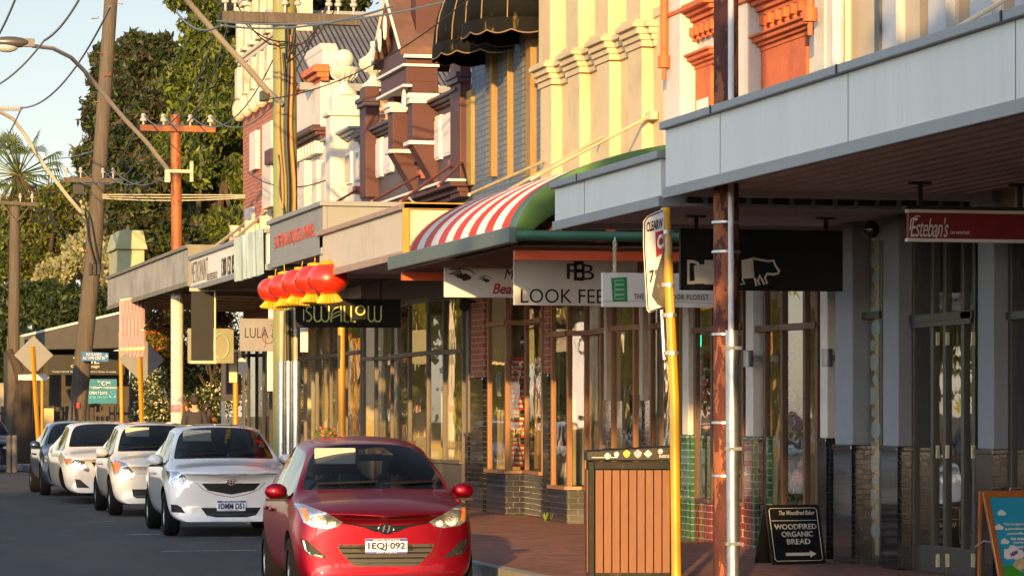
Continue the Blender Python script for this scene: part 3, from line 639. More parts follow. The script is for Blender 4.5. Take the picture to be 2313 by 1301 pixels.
# ---------------------------------------------------------------- the setting: ground, road, footpath, kerbs
g = MB(); g.box(-1200, 1200, -600, 2500, -3.0, -1.2)
struct('ground', g, earth)
ys = [-20, 0, 10, 20, 30, 38, 60, 95, 140, 260]; r = MB()
for a, b in zip(ys, ys[1:]): r.add([(-17, a, zr(a)), (KX+.05, a, zr(a)), (KX+.05, b, zr(b)), (-17, b, zr(b))], [(0,1,2,3)])
r.add([(KX+.05, 74, 0), (60, 74, 0), (60, 84, 0), (KX+.05, 84, 0)], [(0,1,2,3)])
struct('road', r, asph)
f = MB(); f.box(KX+.15, .35, -20, 73.8, -.4, FP); f.box(KX+.6, 60, 84.2, 200, -.4, FP-.01); struct('footpath', f, pave)
k = MB(); k.box(KX, KX+.15, -20, 73.6, -.4, FP-.002); k.box(KX-.5, KX, -20, 73.6, -.6, -.50)
for j in range(12): k.box(KX+.25, KX+.6, 84.4+j*2, 86.36+j*2, -.4, FP+.02)
struct('kerb', k, conc)
vg = MB(); vg.box(-60, KX+.6, 200, 260, -.4, .05); vg.box(-120, -17, -20, 260, -.4, .08); vg.box(KX+.7, KX+2.6, 85, 150, -.3, FP+.03); struct('verge', vg, grassm)
ln = MB()
for (x0, y0), (x1, y1) in (((368,1254),(600,1257)), ((285,1218),(372,1220)), ((200,1188),(262,1189)), ((430,1226),(600,1228))):
    a = pd(x0, y0, 1.66*7000/(y0-HOR)); b = pd(x1, y1, 1.66*7000/(y1-HOR)); yy = a.y
    ln.add([(a.x, yy, zr(yy)+.005), (b.x, yy, zr(yy)+.005), (b.x, yy+.10, zr(yy+.1)+.005), (a.x, yy+.10, zr(yy+.1)+.005)], [(0,1,2,3)])
struct('parking_bay_lines', ln, linep)
# ---------------------------------------------------------------- building helpers
def canopy(root, Y0, Y1, zb, zt, fm, capm, sm, X=-2.9, panels=0, Xb=.0, name='canopy', endm=None):
    c = MB(); c.box(X+.07, Xb, Y0+.07, Y1-.02, zb+.06, zt-.10); r = c.build(name, sm, root)
    c = MB(); c.box(X, X+.065, Y0, Y1, zb, zt); c.box(X+.068, Xb, Y0, Y0+.065, zb+.002, zt-.002); c.box(X+.068, Xb, Y1-.065, Y1, zb+.002, zt-.002); fo = c.build('fascia', fm, r, bevel=.004)
    c = MB(); c.box(X-.05, Xb, Y0-.05, Y1+.03, zt+.002, zt+.07); c.box(X-.03, X-.002, Y0-.03, Y1, zb-.02, zb+.075); c.box(X-.002, Xb, Y0-.03, Y0-.002, zb-.02, zb+.075); c.build('flashing', capm, r, bevel=.006)
    if panels:
        c = MB(); n = int((Y1-Y0)/panels)
        for i in range(1, n+1): c.box(X-.004, X-.0005, Y0+i*panels-.003, Y0+i*panels+.003, zb+.08, zt)
        c.each('panel_joint', greycap, fo)
        c = MB()
        for i in range(1, n+1): c.box(X-.056, X-.051, Y0+i*panels+.1, Y0+i*panels+.13, zt, zt+.072)
        c.each('cap_joint', MATS['black_plastic'], fo)
    return r
def shell(root, Y0, Y1, ztop, wm, zlow=3.45, depth=7, back=3.2, wallm=None, top2=None):
    w = MB(); w.box(0, depth, Y0, Y1, zlow, ztop); o = w.build('wall', wm, root)
    w = MB(); w.box(back, back+.2, Y0, Y1, FP, zlow-.01); w.box(.62, back, Y0, Y0+.12, FP, zlow-.01); w.box(.62, back, Y1-.12, Y1, FP, zlow-.01); w.build('shop_interior', wallm or shopwall, root)
    w = MB(); w.box(.37, back, Y0+.12, Y1-.12, -.1, FP+.02); w.build('shop_floor', shopfloor, root)
    return o
def rel(root, name, pl, pr, pt, pb, proj, m, ref=None, X=0, bevel=.01):
    b = MB(); X0 = X-proj; ref = ref or (pl+pr)/2
    b.box(X0, X+.01, yx(pr, X0), yx(pl, X0), zx(ref, pt, X0), zx(ref, pb, X0)); return b.build(name, m, root, bevel=bevel)
def cornice(root, Y0, Y1, z, steps, m, name='cornice', xoff=0):
    b = MB(); zz = z
    for pr_, h in steps: b.box(-pr_+xoff, .01+xoff, Y0-pr_*.5, Y1+pr_*.5, zz, zz+h); zz += h+.0005
    return b.build(name, m, root, bevel=.008)
def shopfront(root, verts, zb, ztr, ztop, fm, tm, post=.055, door=(), tm2=None):
    P = [(X, yx(px, X)) for px, X in verts]
    for X, Y in P: q = MB(); post = min(post, .034); q.box(X-post, X+post, Y-post, Y+post, FP if zb < .3 else zb-.02, ztop); q.build('window_post', fm, root, bevel=.006)
    for i, ((xa, ya), (xb, yb)) in enumerate(zip(P, P[1:])):
        t = Vector((xb-xa, yb-ya, 0)).normalized(); nn = Vector((-t.y, t.x, 0))
        A = Vector((xa, ya, 0)); B = Vector((xb, yb, 0))
        def slab(nm, par, m_, o0, o1, z0, z1, e=0):
            mb = MB(); mb.prism([A-t*e+nn*o0+Vector((0,0,z0)), B+t*e+nn*o0+Vector((0,0,z0)), B+t*e+nn*o1+Vector((0,0,z0)), A-t*e+nn*o1+Vector((0,0,z0))], (0,0,z1-z0)); mb.build(nm, m_, par, bevel=.005)
        z0 = FP if i in door else zb
        q = MB(); q.add([A+Vector((0,0,z0)), B+Vector((0,0,z0)), B+Vector((0,0,ztop)), A+Vector((0,0,ztop))], [(0,1,2,3)]); w = q.build('glass_door' if i in door else 'shop_window', glassm, root, fix=False)
        if i not in door:
            slab('tiled_stall_riser', root, tm, -.10, .045, FP-.02, zb-.05, .04-.001*i); slab('sill', w, fm, -.10, .085, zb-.05, zb, .05-.001*i)
        else: slab('kick_rail', w, fm, -.03, .03, FP, FP+.25, 0)
        slab('transom', w, fm, -.04, .06+.002*i, ztr-.035, ztr+.035, .02)
        slab('head_rail', w, fm, -.03, .03, ztop-.08, ztop-.001, 0)
    return P
def pil(root, pl, pr, m, tm, ztile, ztop=3.45, proj=.10, X=0, base=True):
    b = MB(); y0, y1 = yx(pr, X-proj), yx(pl, X-proj)
    b.box(X-proj, X+.07, y0, y1, ztile, ztop); o = b.build('pilaster', m, root, bevel=.01)
    b = MB(); b.box(X-proj-.012, X+.072, y0-.012, y1+.012, FP-.02, ztile-.05); b.build('tile_dado', tm, o)
    b = MB(); b.box(X-proj-.03, X+.072, y0-.03, y1+.02, ztile-.05, ztile); b.build('tile_cap', tm if tm in (mosaic, blacktile) else greentile, o, bevel=.008)
# ================================================================ A: blue-grey restaurant, nearest on the right
yA0, yA1 = 12.0, yx(1858)
A = thing('shop_building', 'blue-grey restaurant building nearest the camera with black mosaic tiles below its pilasters', 'building', (0, yA0, 0))
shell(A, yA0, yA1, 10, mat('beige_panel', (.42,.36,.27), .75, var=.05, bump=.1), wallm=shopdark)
for i, (pl, pr, kind) in enumerate([(1975,1986,2),(1986,2024,1),(2078,2096,3),(2096,2136,1),(2166,2190,3),(2190,2240,1),(2268,2292,3),(2292,2340,1)]):
    rel(A, 'wall_panel_strip', pl, pr, -400, 480, {1:.09,2:.12,3:.03}[kind], {1:mat('pale_grey_panel', (.38,.40,.43), .7, var=.05), 2:mat('dark_joint', (.06,.065,.07), .6), 3:mat('tan_sunlit_side', (.30,.21,.12), .7, var=.05)}[kind], bevel=0)  # tan strips paint in the sunlit sides of the wall's pilasters
rel(A, 'end_pier', 1862, 1892, -400, 480, .14, white)
dp = MB(); yy = yx(1893, -.2); dp.tube([(-.2, yy, 3.6), (-.2, yy, 9.9)], .07, 14); dp.build('downpipe', mat('pale_pipe', (.42,.44,.47), .4), A, smooth=True)
canopy(A, 12, 26.0, 3.49, 4.07, metalblue, greycap, soffb, panels=3.1)
tb = MB()
for i in range(14): tb.box(-2.7+i*.2, -2.56+i*.2, 26.0, 26.05, 3.44, 3.50)
tb.each('soffit_batten', MATS['black_plastic'], A)
rd = MB(); rd.tube([pX(2100, 100, -1.9), pX(2313, -25, -.1)], .022, 8); rd.each('canopy_tie_rod', mat('white_rod', (.6,.58,.52), .5), A)
for pl, pr in ((1886,1925),(1994,2029),(2208,2244)): pil(A, pl, pr, bluegrey, mosaic, zx(1995, 1006), proj=.13)
for px in (1926, 2050, 2268):
    pass
P = shopfront(A, [(1996,.03),(1952,.03)], FP+.05, zx(1970, 712), 3.45, darkframe, mosaic, .03)
P = shopfront(A, [(2206,.04),(2181,.04),(2140,.04),(2112,.04),(2068,.04)], FP+.02, zx(2140, 715), 3.45, darkframe, mosaic, .035, door=(0,1,2,3))
P = shopfront(A, [(2420,.04),(2350,.04),(2288,.04)], .9, zx(2300, 712), 3.45, darkframe, mosaic, .035)
h = MB()
for px in (2117, 2139, 2197):
    for py in (765, 1020, 1265):
        c = pX(px, py, -.01); h.box(c.x-.01, c.x+.02, c.y-.012, c.y+.012, c.z-.06, c.z+.06)
h.each('door_hinge', rods, A)
b = MB(); b.box(-.02, .09, yx(2206,.04), yx(2068,.04), zx(2140, 735), zx(2140,705)); b.build('door_head', darkframe, A)
b = MB()
for j in range(17):
    c = pX(1974+4*math.sin(j*2.1), 590+j*38, .06); rr = .07+.02*math.sin(j*3.3)
    b.prism([(c.x, c.y+rr*math.cos(t)*1.6, c.z+rr*math.sin(t)) for t in [2*math.pi*q/10 for q in range(10)]], (.006,0,0))
b.each('frosted_pebble_film', mat('frosted_film', (.42,.48,.5), .6), A)
# security camera and junction box under the canopy
v = thing('security_camera', 'small dome security camera on a white bracket high on the blue-grey wall', 'camera', pX(1978, 520, -.1))
c = pX(1982, 520, -.05); b = MB(); b.box(c.x-.05, c.x+.05, c.y-.05, c.y+.05, c.z-.1, c.z+.1); b.build('bracket', wtrim, v, bevel=.01)
c2 = pX(1968, 518, -.22); b = MB(); b.ell(c2, .08, .07, .09); b.build('dome', MATS['gloss_black'], v, smooth=True)
b = MB(); c = pX(2012, 520, -.02); b.box(c.x-.03, c.x+.03, c.y-.06, c.y+.06, c.z-.06, c.z+.06); single('alarm_box', b, mat('grey_box', (.25,.25,.26), .5), 'small grey alarm box on the wall beside the dome camera', 'alarm box', bevel=.01)
# ================================================================ B: orange and white Victorian upper, florist below
yB0, yB1 = yA1+.02, yx(1500)
B = thing('shop_building', 'white building with orange window hoods and a red and green tiled florist below', 'building', (0, yB0, 0))
shell(B, yB0, yB1, 9.5, white)
for (a, b_, yt) in ((1502, 1616, 48), (1668, 1834, 8)):
    ref = (a+b_)/2; z = zx(ref, yt+22); cornice(B, yx(b_, -.06), yx(a, -.24), z, [(.06,.05),(.10,.06),(.16,.05),(.24,.05),(.21,.03)], orange)
    d = MB(); n = 7 if a < 1600 else 8
    for j in range(n):
        yc_ = yx(b_-12, -.1)+(yx(a+34, -.1)-yx(b_-12, -.1))*j/(n-1); d.box(-.11, .01, yc_-.05, yc_+.05, z-.12, z-.01); d.box(-.075, .01, yc_-.04, yc_+.04, z-.17, z-.12)
    d.each('dentil', orange, B, bevel=.01)
    d = MB(); d.box(-.03, .01, yx(b_-6), yx(a+20), z-.09, z-.001); d.build('dentil_band', orange, B)
for (a, b_, yt, yb) in ((1522, 1616, 146, 250), (1677, 1832, 92, 215)):
    ref = (a+b_)/2; z = zx(ref, yt+16); cornice(B, yx(b_, -.05), yx(a, -.18), z, [(.05,.05),(.09,.04),(.14,.05),(.18,.03)], orange, 'window_hood')
    w = MB(); w.box(-.035, .01, yx(b_-4), yx(a+16), zx(ref, yb+60), z-.001); w.build('orange_panel', orange, B)
    w = MB(); w.box(-.045, .0, yx(b_-10), yx(ref+12), zx(ref, yb+60), zx(ref, yb-18)); w.box(-.045, .0, yx(ref-6), yx(a+30), zx(ref, yb+60), zx(ref, yb-18)); w.each('window_light', wtrim, B, bevel=.008)
for px in (1500, 1830):
    x = -.28; c0 = pX(px, -100, x); c1 = pX(px, 150 if px < 1600 else 45, x); w = MB(); w.tube([c0, c1], .045, 12); w.tube([c1+Vector((0,0,.12)), c1-Vector((0,0,.02))], .075, 12); w.tube([c1, c1-Vector((0,0,.16))], .028, 8); w.build('rainwater_pipe', orange, B, smooth=True)
rel(B, 'end_pilaster', 1505, 1536, -300, 420, .22, white); rel(B, 'pilaster', 1655, 1686, -300, 420, .20, white); rel(B, 'end_pilaster', 1838, 1862, -300, 420, .16, white)
canopy(B, 26.15, 29.9, 3.43, 3.83, metalblue, greycap, soffg, panels=2.6)
for (a, b_, tm, m) in ((1852,1868,mosaic,white),(1684,1700,redtile,white),(1541,1554,greentile,white)): pil(B, a, b_, m, tm, zx(1700, 985), proj=.06)
b = MB()
for px in (1706, 1737, 1562): 
    c = pX(px, 985, -.08); b.box(-.10, -.055, c.y-.04, c.y+.04, FP, c.z)
b.each('green_tile_edging', greentile, B)
shopfront(B, [(1850,.12),(1822,.12),(1771,.03),(1732,.03),(1712,.03)], zx(1730,1140), zx(1780,738), 3.45, brownframe, plumtile, .05)
shopfront(B, [(1682,.03),(1655,.12),(1612,.02),(1574,.02)], zx(1590,1125), zx(1590,745), 3.45, brownframe, redtile, .05)
for px in (1868, 1690):
    c = pX(px, 808 if px > 1800 else 810, -.16); w = thing('wall_light', 'grey cylindrical up-down wall light on the '+('white pilaster beside the florist window' if px > 1800 else 'pilaster just right of the rusty pole'), 'light', c)
    b = MB(); b.tube([c-Vector((.0,0,.09)), c+Vector((0,0,.09))], .055, 14); b.build('lamp_body', mat('grey_metal', (.2,.2,.21), .4, .6), w, smooth=True); b = MB(); b.box(c.x, c.x+.16, c.y-.03, c.y+.03, c.z-.03, c.z+.03); b.build('bracket', MATS['grey_metal'], w)
# ================================================================ C: cream building with pilasters, beauty shop below
yC0, yC1 = yB1+.02, yx(1226)
C_ = thing('shop_building', 'cream rendered parapet building with square pilasters and tall brown shop windows', 'building', (0, yC0, 0))
zC = zx(1300, 118)
shell(C_, yC0, yC1, zC, cream)
cz_ = zx(1247, 188, -.2)
cornice(C_, yC0+.3, yC1-.15, cz_, [(.04,.08),(.07,.07),(.11,.08),(.16,.05),(.14,.03)], cream)
w = MB(); w.box(.3, .7, yC0, yC1, zC, zC+.0); 
for fr_, pr_ in ((1234,1268),(1297,1332),(1364,1401),(1436,1476),):
    X0 = -.15; y0 = yx(fr_+.34*(pr_-fr_), X0); w_ = .62; y1 = y0+w_
    b = MB(); b.box(X0, .01, y0, y1, 3.45, cz_); b.build('pilaster', cream, C_, bevel=.012)
    b = MB(); zz = cz_
    for pr2, h_ in ((.17,.08),(.20,.07),(.24,.08),(.29,.06),(.26,.03)): b.box(-pr2, .011, y0-.06-pr2*.35+.05, y1+.06+pr2*.35-.05, zz+.002, zz+h_+.002); zz += h_+.001
    b.build('capital', cream, C_, bevel=.008)
    b = MB(); b.box(-.17, .22, y0-.02, y1+.02, zz+.003, zz+1.05-.25*0); b.build('parapet_block', cream, C_, bevel=.015)
b = MB(); b.box(-.02, .3, yC0, yC1, zC-.02, zC+.10); b.build('coping', cream, C_, bevel=.01)
shopfront(C_, [(1526,.10),(1474,.15),(1436,.0),(1386,.0),(1360,.15),(1325,.18),(1286,-.04),(1250,-.04)], zx(1262,1095), zx(1300,752), 3.45, tanframe, blacktile, .05)
for px in (1455, 1373):
    c = pX(px, 905, -.06); b = MB(); b.box(-.10, -.02, c.y-.06, c.y+.06, c.z, 3.45); o = b.build('pilaster', mat('pinkish_cream', (.42,.33,.24), .7), C_, bevel=.008); b = MB(); b.box(-.11, -.01, c.y-.07, c.y+.07, FP, c.z-.001); b.build('tile_dado', blacktile, o)
# ================================================================ D: blue painted brick with black dome awnings, homewares below
yD0, yD1 = yC1+.02, yx(1066)
D_ = thing('shop_building', 'tall blue painted brick upper storey with ochre window strips and homewares shop below', 'building', (0, yD0, 0))
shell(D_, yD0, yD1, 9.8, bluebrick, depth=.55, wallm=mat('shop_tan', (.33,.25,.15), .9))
b = MB(); b.box(.56, 7, yD0+.02, yD1, 3.45, 9.6); b.each('party_wall', oldbrick, D_)
for a, b_ in ((1097,1112),(1137,1147),(1178,1200)):
    rel(D_, 'window_recess', a, b_, -60, 400, .012, brick('pale_quoin', (.22,.20,.15), (.19,.18,.14), (.10,.09,.07), .12, .085, .012, .8, .6, var=.3)); rel(D_, 'ochre_window_frame', a+9, b_-2, -60, 400, .09, yellowwood)
rel(D_, 'yellow_pier', 1052, 1064, 205, 420, .06, mat('mustard_render', (.27,.19,.06), .8))
# quarter-dome awnings of black canvas
def dome(pc, pz, a, b_, h, label):
    yc_ = yx(pc); zb = zx(pc, pz)-.0; t = thing('dome_awning', label, 'awning', (0, yc_, zb), 'black dome awnings')
    nb, mq = 24, 9; vs = []; fs = []
    sup = lambda v, p: math.copysign(abs(v)**p, v)
    for j in range(mq+1):
        ph = math.pi/2*j/mq
        for i in range(nb+1):
            th = math.pi*i/nb; vs.append((-a*sup(math.sin(th),.8)*math.cos(ph)**.9, yc_+b_*sup(math.cos(th),.7)*math.cos(ph)**.75, zb+h*math.sin(ph)))
    for j in range(mq):
        for i in range(nb): k0 = j*(nb+1)+i; fs.append((k0, k0+1, k0+nb+2, k0+nb+1))
    q = MB(); q.add(vs, fs); cv = q.build('canopy_cloth', canvas_k, t, smooth=True); s_ = cv.modifiers.new('t', 'SOLIDIFY'); s_.thickness = .012
    q = MB(); vs = []; fs = []; n2 = 96
    for i in range(n2+1):
        th = math.pi*i/n2; x, y = -a*1.01*sup(math.sin(th),.8), yc_+b_*1.01*sup(math.cos(th),.7); sc = .16+.05*abs(math.sin(i/n2*math.pi*7))
        vs += [(x, y, zb+.01), (x*1.01, y, zb-sc)]
    for i in range(n2): fs.append((2*i, 2*i+1, 2*i+3, 2*i+2))
    q.add(vs, fs); vl = q.build('scalloped_valance', canvas_k, t); s_ = vl.modifiers.new('t', 'SOLIDIFY'); s_.thickness = .01
    q = MB(); q.tube([(vs[2*i+1]) for i in range(n2+1)], .009, 5); q.build('valance_piping', mat('brown_piping', (.20,.13,.06), .7), t)
    q = MB()
    for i in (4, 8, 12, 16, 20):
        q.tube([tuple(Vector(q_)*1.0) for q_ in [(-a*sup(math.sin(math.pi*i/nb),.8)*math.cos(math.pi/2*j/mq)**.9*1.004, yc_+b_*sup(math.cos(math.pi*i/nb),.7)*math.cos(math.pi/2*j/mq)**.75*1.004, zb+h*math.sin(math.pi/2*j/mq)+.004) for j in range(mq+1)]], .010, 5)
    q.each('seam', MATS['brown_piping'], t)
dome(1128, 105, .95, .95, 1.25, 'farther black dome awning with scalloped edge next to the maroon gable')
dome(1205, 58, .98, .85, 1.35, 'nearer black dome awning with scalloped edge beside the cream parapet')
# homewares front
for a, b_ in ((1064,1098),(1228,1246)):
    pil(D_, a, b_-6, redbrick, blacktile, zx(1080, 852), proj=.04)
shopfront(D_, [(1228,.12),(1190,.20),(1146,-.08),(1106,-.08)], zx(1165,1062), zx(1165,728), 3.45, tanframe, blacktile, .055)
# ================================================================ E: maroon gabled shop
yE0, yE1 = yD1+.02, yx(816)
E_ = thing('shop_building', 'maroon and mauve Victorian shop with a small steep gable, white blind windows and antiques below', 'building', (0, yE0, 0))
zE = zx(980, 232)
shell(E_, yE0, yE1, zE, mauve)
cornice(E_, yE0+.4, yE1-.1, zE-.16, [(.07,.05),(.14,.05),(.20,.05)], plum)
for (pl, pr, pt, pb) in ((834,861,316,404),(864,884,310,392),(901,920,246,384),(960,994,266,366),(998,1021,256,352)):
    o = rel(E_, 'window', pl, pr, pt, pb, .05, wtrim, bevel=.012); rel(o, 'blind', pl+4, pr-3, pt+10, pb-6, .062, mat('pink_white_blind', (.62,.56,.55), .8, var=.04), bevel=.004)
def mpil(pl, pr, pt, pb, proj, w_=.5, corbel=0):
    X0 = -proj; y0 = yx(pl+(pr-pl)*.4, X0); b = MB(); b.box(X0, .01, y0, y0+w_, zx(pl, pb, X0), zx(pl, pt, X0)); o = b.build('pilaster', maroon, E_, bevel=.012)
    zt, zb = zx(pl, pt, X0), zx(pl, pb, X0)
    b = MB(); b.box(X0-.08, .012, y0-.06, y0+w_+.06, zt-.28, zt-.20); b.box(X0-.05, .013, y0-.04, y0+w_+.04, zt-.36, zt-.281); b.build('pilaster_band', wtrim if corbel else plum, o, bevel=.008)
    if corbel:
        b = MB(); b.prism([(0, y0, zb-.7), (X0, y0, zb), (0, y0, zb)], (0, w_, 0)); b.build('corbel', maroon, o)
        b = MB(); b.box(X0-.06, .014, y0-.05, y0+w_+.05, zb-.0, zb+.06); b.build('corbel_cap', wtrim, o)
    return y0, zt
mpil(1022, 1064, 142, 450, .16, .7)
yu, zu = mpil(812, 846, 202, 450, .24, .55)
mpil(877, 902, 210, 350, .42, .4, 1); mpil(918, 952, 190, 332, .42, .4, 1)
# gabled aedicule
Yn, Yf = yx(918, -.5), yx(860, -.5); z0, z1 = zx(918, 190, -.5), zx(918, 104, -.5)
b = MB(); b.box(-.5, .02, Yn, Yf, z0, z1); gb = b.build('gable_box', maroon, E_, bevel=.01)
ym_, zp = (Yn+Yf)/2, zx(885, -10, -.5)
b = MB(); b.prism([(-.42, Yn+.1, z1), (-.42, Yf-.1, z1), (-.42, ym_, zp-.25)], (.45, 0, 0)); b.build('gable_face', maroon, gb)
b = MB()
for ya, yb in ((Yn-.12, ym_), (Yf+.04, ym_)): b.prism([(-.62, ya, z1-.02), (-.62, yb, zp), (-.62, yb, zp-.14), (-.62, ya, z1-.16)], (1.3, 0, 0))
b.build('gable_roof', mat('gable_slate', (.13,.07,.05), .85, var=.25, bump=.4), gb)
b = MB(); 
for ya, yb in ((Yn-.125, ym_), (Yf+.045, ym_)): b.prism([(-.66, ya, z1-.02), (-.66, yb, zp), (-.66, yb, zp-.05), (-.66, ya, z1-.07)], (.035, 0, 0))
b.box(-.56, .6, Yn-.13, Yn-.02, z1-.20, z1-.15); b.box(-.57, .03, Yn-.06, Yf+.06, z0+.28, z0+.32); b.box(-.57, .03, Yn-.06, Yf+.06, z0-.05, z0-.01); b.each('white_moulding', wtrim, gb)
b = MB()
for s_, zc in ((ym_+.25, zp-.75), (ym_-.2, zp-.6)):
    b.tube([(-.68, s_+.10*math.cos(t)*(1-t/16), zc+.22*math.sin(t)*(1-t/20)) for t in [k_*.5 for k_ in range(22)]], .018, 5)
b.tube([(-.53, Yn+.05+.12*math.cos(t)*(1-t/16), z0-.28+.2*math.sin(t)*(1-t/20)) for t in [k_*.5 for k_ in range(22)]], .016, 5)
b.each('white_scroll', wtrim, gb)
b = MB(); b.box(-.3, .5, ym_-.9, ym_-.45, z1, zp+1.2); b.build('chimney', maroon, E_, bevel=.01)
zs_ = zx(940, 428, -.3); cornice(E_, yE0+.2, yE1, zs_-.30, [(.12,.08),(.2,.08),(.32,.08)], maroon, 'sill_cornice'); b = MB(); b.box(-.36, 0, yE0+.1, yE1, zs_-.058, zs_-.02); b.build('white_ledge', wtrim, E_)
b = MB()
for (a, pa, c_, pc) in ((905, 455, 1022, 372), (840, 455, 950, 395), (745, 465, 805, 430), (990, 420, 1045, 365)): b.tube([pX(a, pa, -1.9), pX(c_, pc, -.05)], .022, 6); e = pX(c_, pc, -.06); b.box(e.x-.05, e.x+.05, e.y-.12, e.y+.12, e.z-.07, e.z+.07)
b.each('canopy_tie_rod', rodr, E_)
shopfront(E_, [(1048,.15),(1005,.15),(968,.0),(926,.0),(886,.2),(850,.2),(822,0)], .85, zx(940,800), 3.5, greybrown, mat('dark_riser', (.08,.07,.06), .6), .055)
pil(E_, 1052, 1058, greybrown, blacktile, 1.3, proj=.05)
canopy(E_, yx(930,-2.9)+.3, yx(722,-2.9), 3.52, 4.10, creamfas, tancap, soffg)
# yellow-framed end of the cream canopy
Yc = yx(930,-2.9)+.3
b = MB(); b.box(-2.95, -1.3, Yc-.05, Yc-.02, 4.10, 4.18); b.box(-2.96, -2.88, Yc-.052, Yc-.022, 3.5, 4.10); b.each('yellow_end_trim', mat('ochre_trim', (.40,.20,.02), .5), E_)
# urns
def urn(c, label, ball, s=1.0):
    t = thing('urn', label, 'urn', c, 'parapet urns'); prof = [(.20,0),(.20,.05),(.13,.10),(.07,.17),(.06,.22),(.10,.26),(.21,.34),(.25,.45),(.26,.50),(.22,.53),(.14,.58),(.07,.66),(.045,.74),(.06,.78),(.05,.84),(.0,.86)]
    if ball: prof = [(.24,0),(.22,.08),(.14,.16),(.08,.22),(.07,.28),(.13,.33),(.24,.42),(.27,.50),(.24,.53),(.12,.55)]
    b = MB(); b.lathe([(r_*s*1.1, z_*s*1.05) for r_, z_ in prof], c, 24); o = b.build('bowl', white, t, smooth=True)
    if ball: b = MB(); b.ell(Vector(c)+Vector((0,0,.73*s)), .19*s, .19*s, .19*s, 20, 12); b.build('ball', white, t, smooth=True)
    b = MB()
    for k_ in range(14):
        a = 2*math.pi*k_/14; b.tube([Vector(c)+Vector((.27*s*math.cos(a)*q, .27*s*math.sin(a)*q, zz*s)) for q, zz in ((.55,.30),(.9,.38),(1.02,.47))], .016, 5)
    b.each('fluting', white, o)
urn((-.05, yu+.25, zu), 'white lidded urn on the maroon pilaster', False, .92)
# ================================================================ F: white shop, urn column, orange cornice
yF0, yF1 = yE1+.02, yx(664)
F_ = thing('shop_building', 'white rendered Victorian shop with orange cornice, dentils and two dark upstairs windows', 'building', (0, yF0, 0))
shell(F_, yF0, yF1, zx(780, 306), white, zlow=3.7)
cornice(F_, yF0+.1, yx(752), zx(780, 322), [(.08,.05),(.16,.06),(.24,.05)], greycap)
for pl, pr, pt, pb in ((769,791,346,418),(798,814,336,408)):
    o = rel(F_, 'window', pl, pr, pt, pb, .05, wtrim); rel(o, 'dark_pane', pl+5, pr-2, pt+6, pb-5, .06, mat('blue_black_glass', (.03,.045,.07), .12, coat=.5))
X0 = -.33; y0 = yx(746, X0); b = MB(); b.box(X0, .3, y0, y0+.5, 3.7, zx(746, 262, X0)); o = b.build('urn_pier', white, F_, bevel=.02)
zt = zx(746, 262, X0); b = MB(); b.box(X0-.06, .32, y0-.06, y0+.56, zt+.001, zt+.10); b.box(X0+.05, .25, y0+.04, y0+.46, zt+.10, zt+.40); b.build('pier_cap', white, o, bevel=.03)
urn((-.02, y0+.25, zt+.40), 'white fluted urn topped by a ball beside the orange cornice', True, .95)
yw0, yw1 = yx(738), yx(668)
b = MB(); b.box(-.12, .25, yw0, yw1, zx(700,306), zx(700, 204)); b.build('attic_wall', white, F_, bevel=.01)
cornice(F_, yw0-.1, yw1, zx(705, 204), [(.14,.06),(.22,.10),(.30,.10),(.26,.05)], orange, 'orange_cornice')
bz = zx(705, 170); b = MB(); b.box(-.05, .28, yw0+.2, yw1, bz, bz+.33); b.prism([(-.05, yw0+.2, bz+.331), (-.05, yw1, bz+.331), (-.05, yw1-.3, bz+.5), (-.05, yw0+.5, bz+.5)], (.33,0,0)); b.build('parapet_block', white, F_, bevel=.02)
cornice(F_, yx(735), yx(672), zx(702, 330), [(.12,.07),(.22,.07),(.32,.08),(.28,.04)], maroon, 'string_cornice')
b = MB()
for j in range(9): yy = yx(735)+.25+j*.33; b.box(-.18, .01, yy, yy+.16, zx(702,330)-.26, zx(702,330)-.02)
b.each('dentil', white, F_, bevel=.012)
for px in (684, 712, 732): rel(F_, 'pilaster', px-8, px+3, 365, 480, .16, white)
shopfront(F_, [(818,.0),(782,0),(748,.2),(716,.2),(690,0),(672,0)], .8, zx(740,803), 3.7, greybrown, mat('dark_riser', (.08,.07,.06), .6), .06)
canopy(F_, yx(729,-2.9), yx(609,-2.9), 3.86, 4.52, greyfas, greycap, soffg)
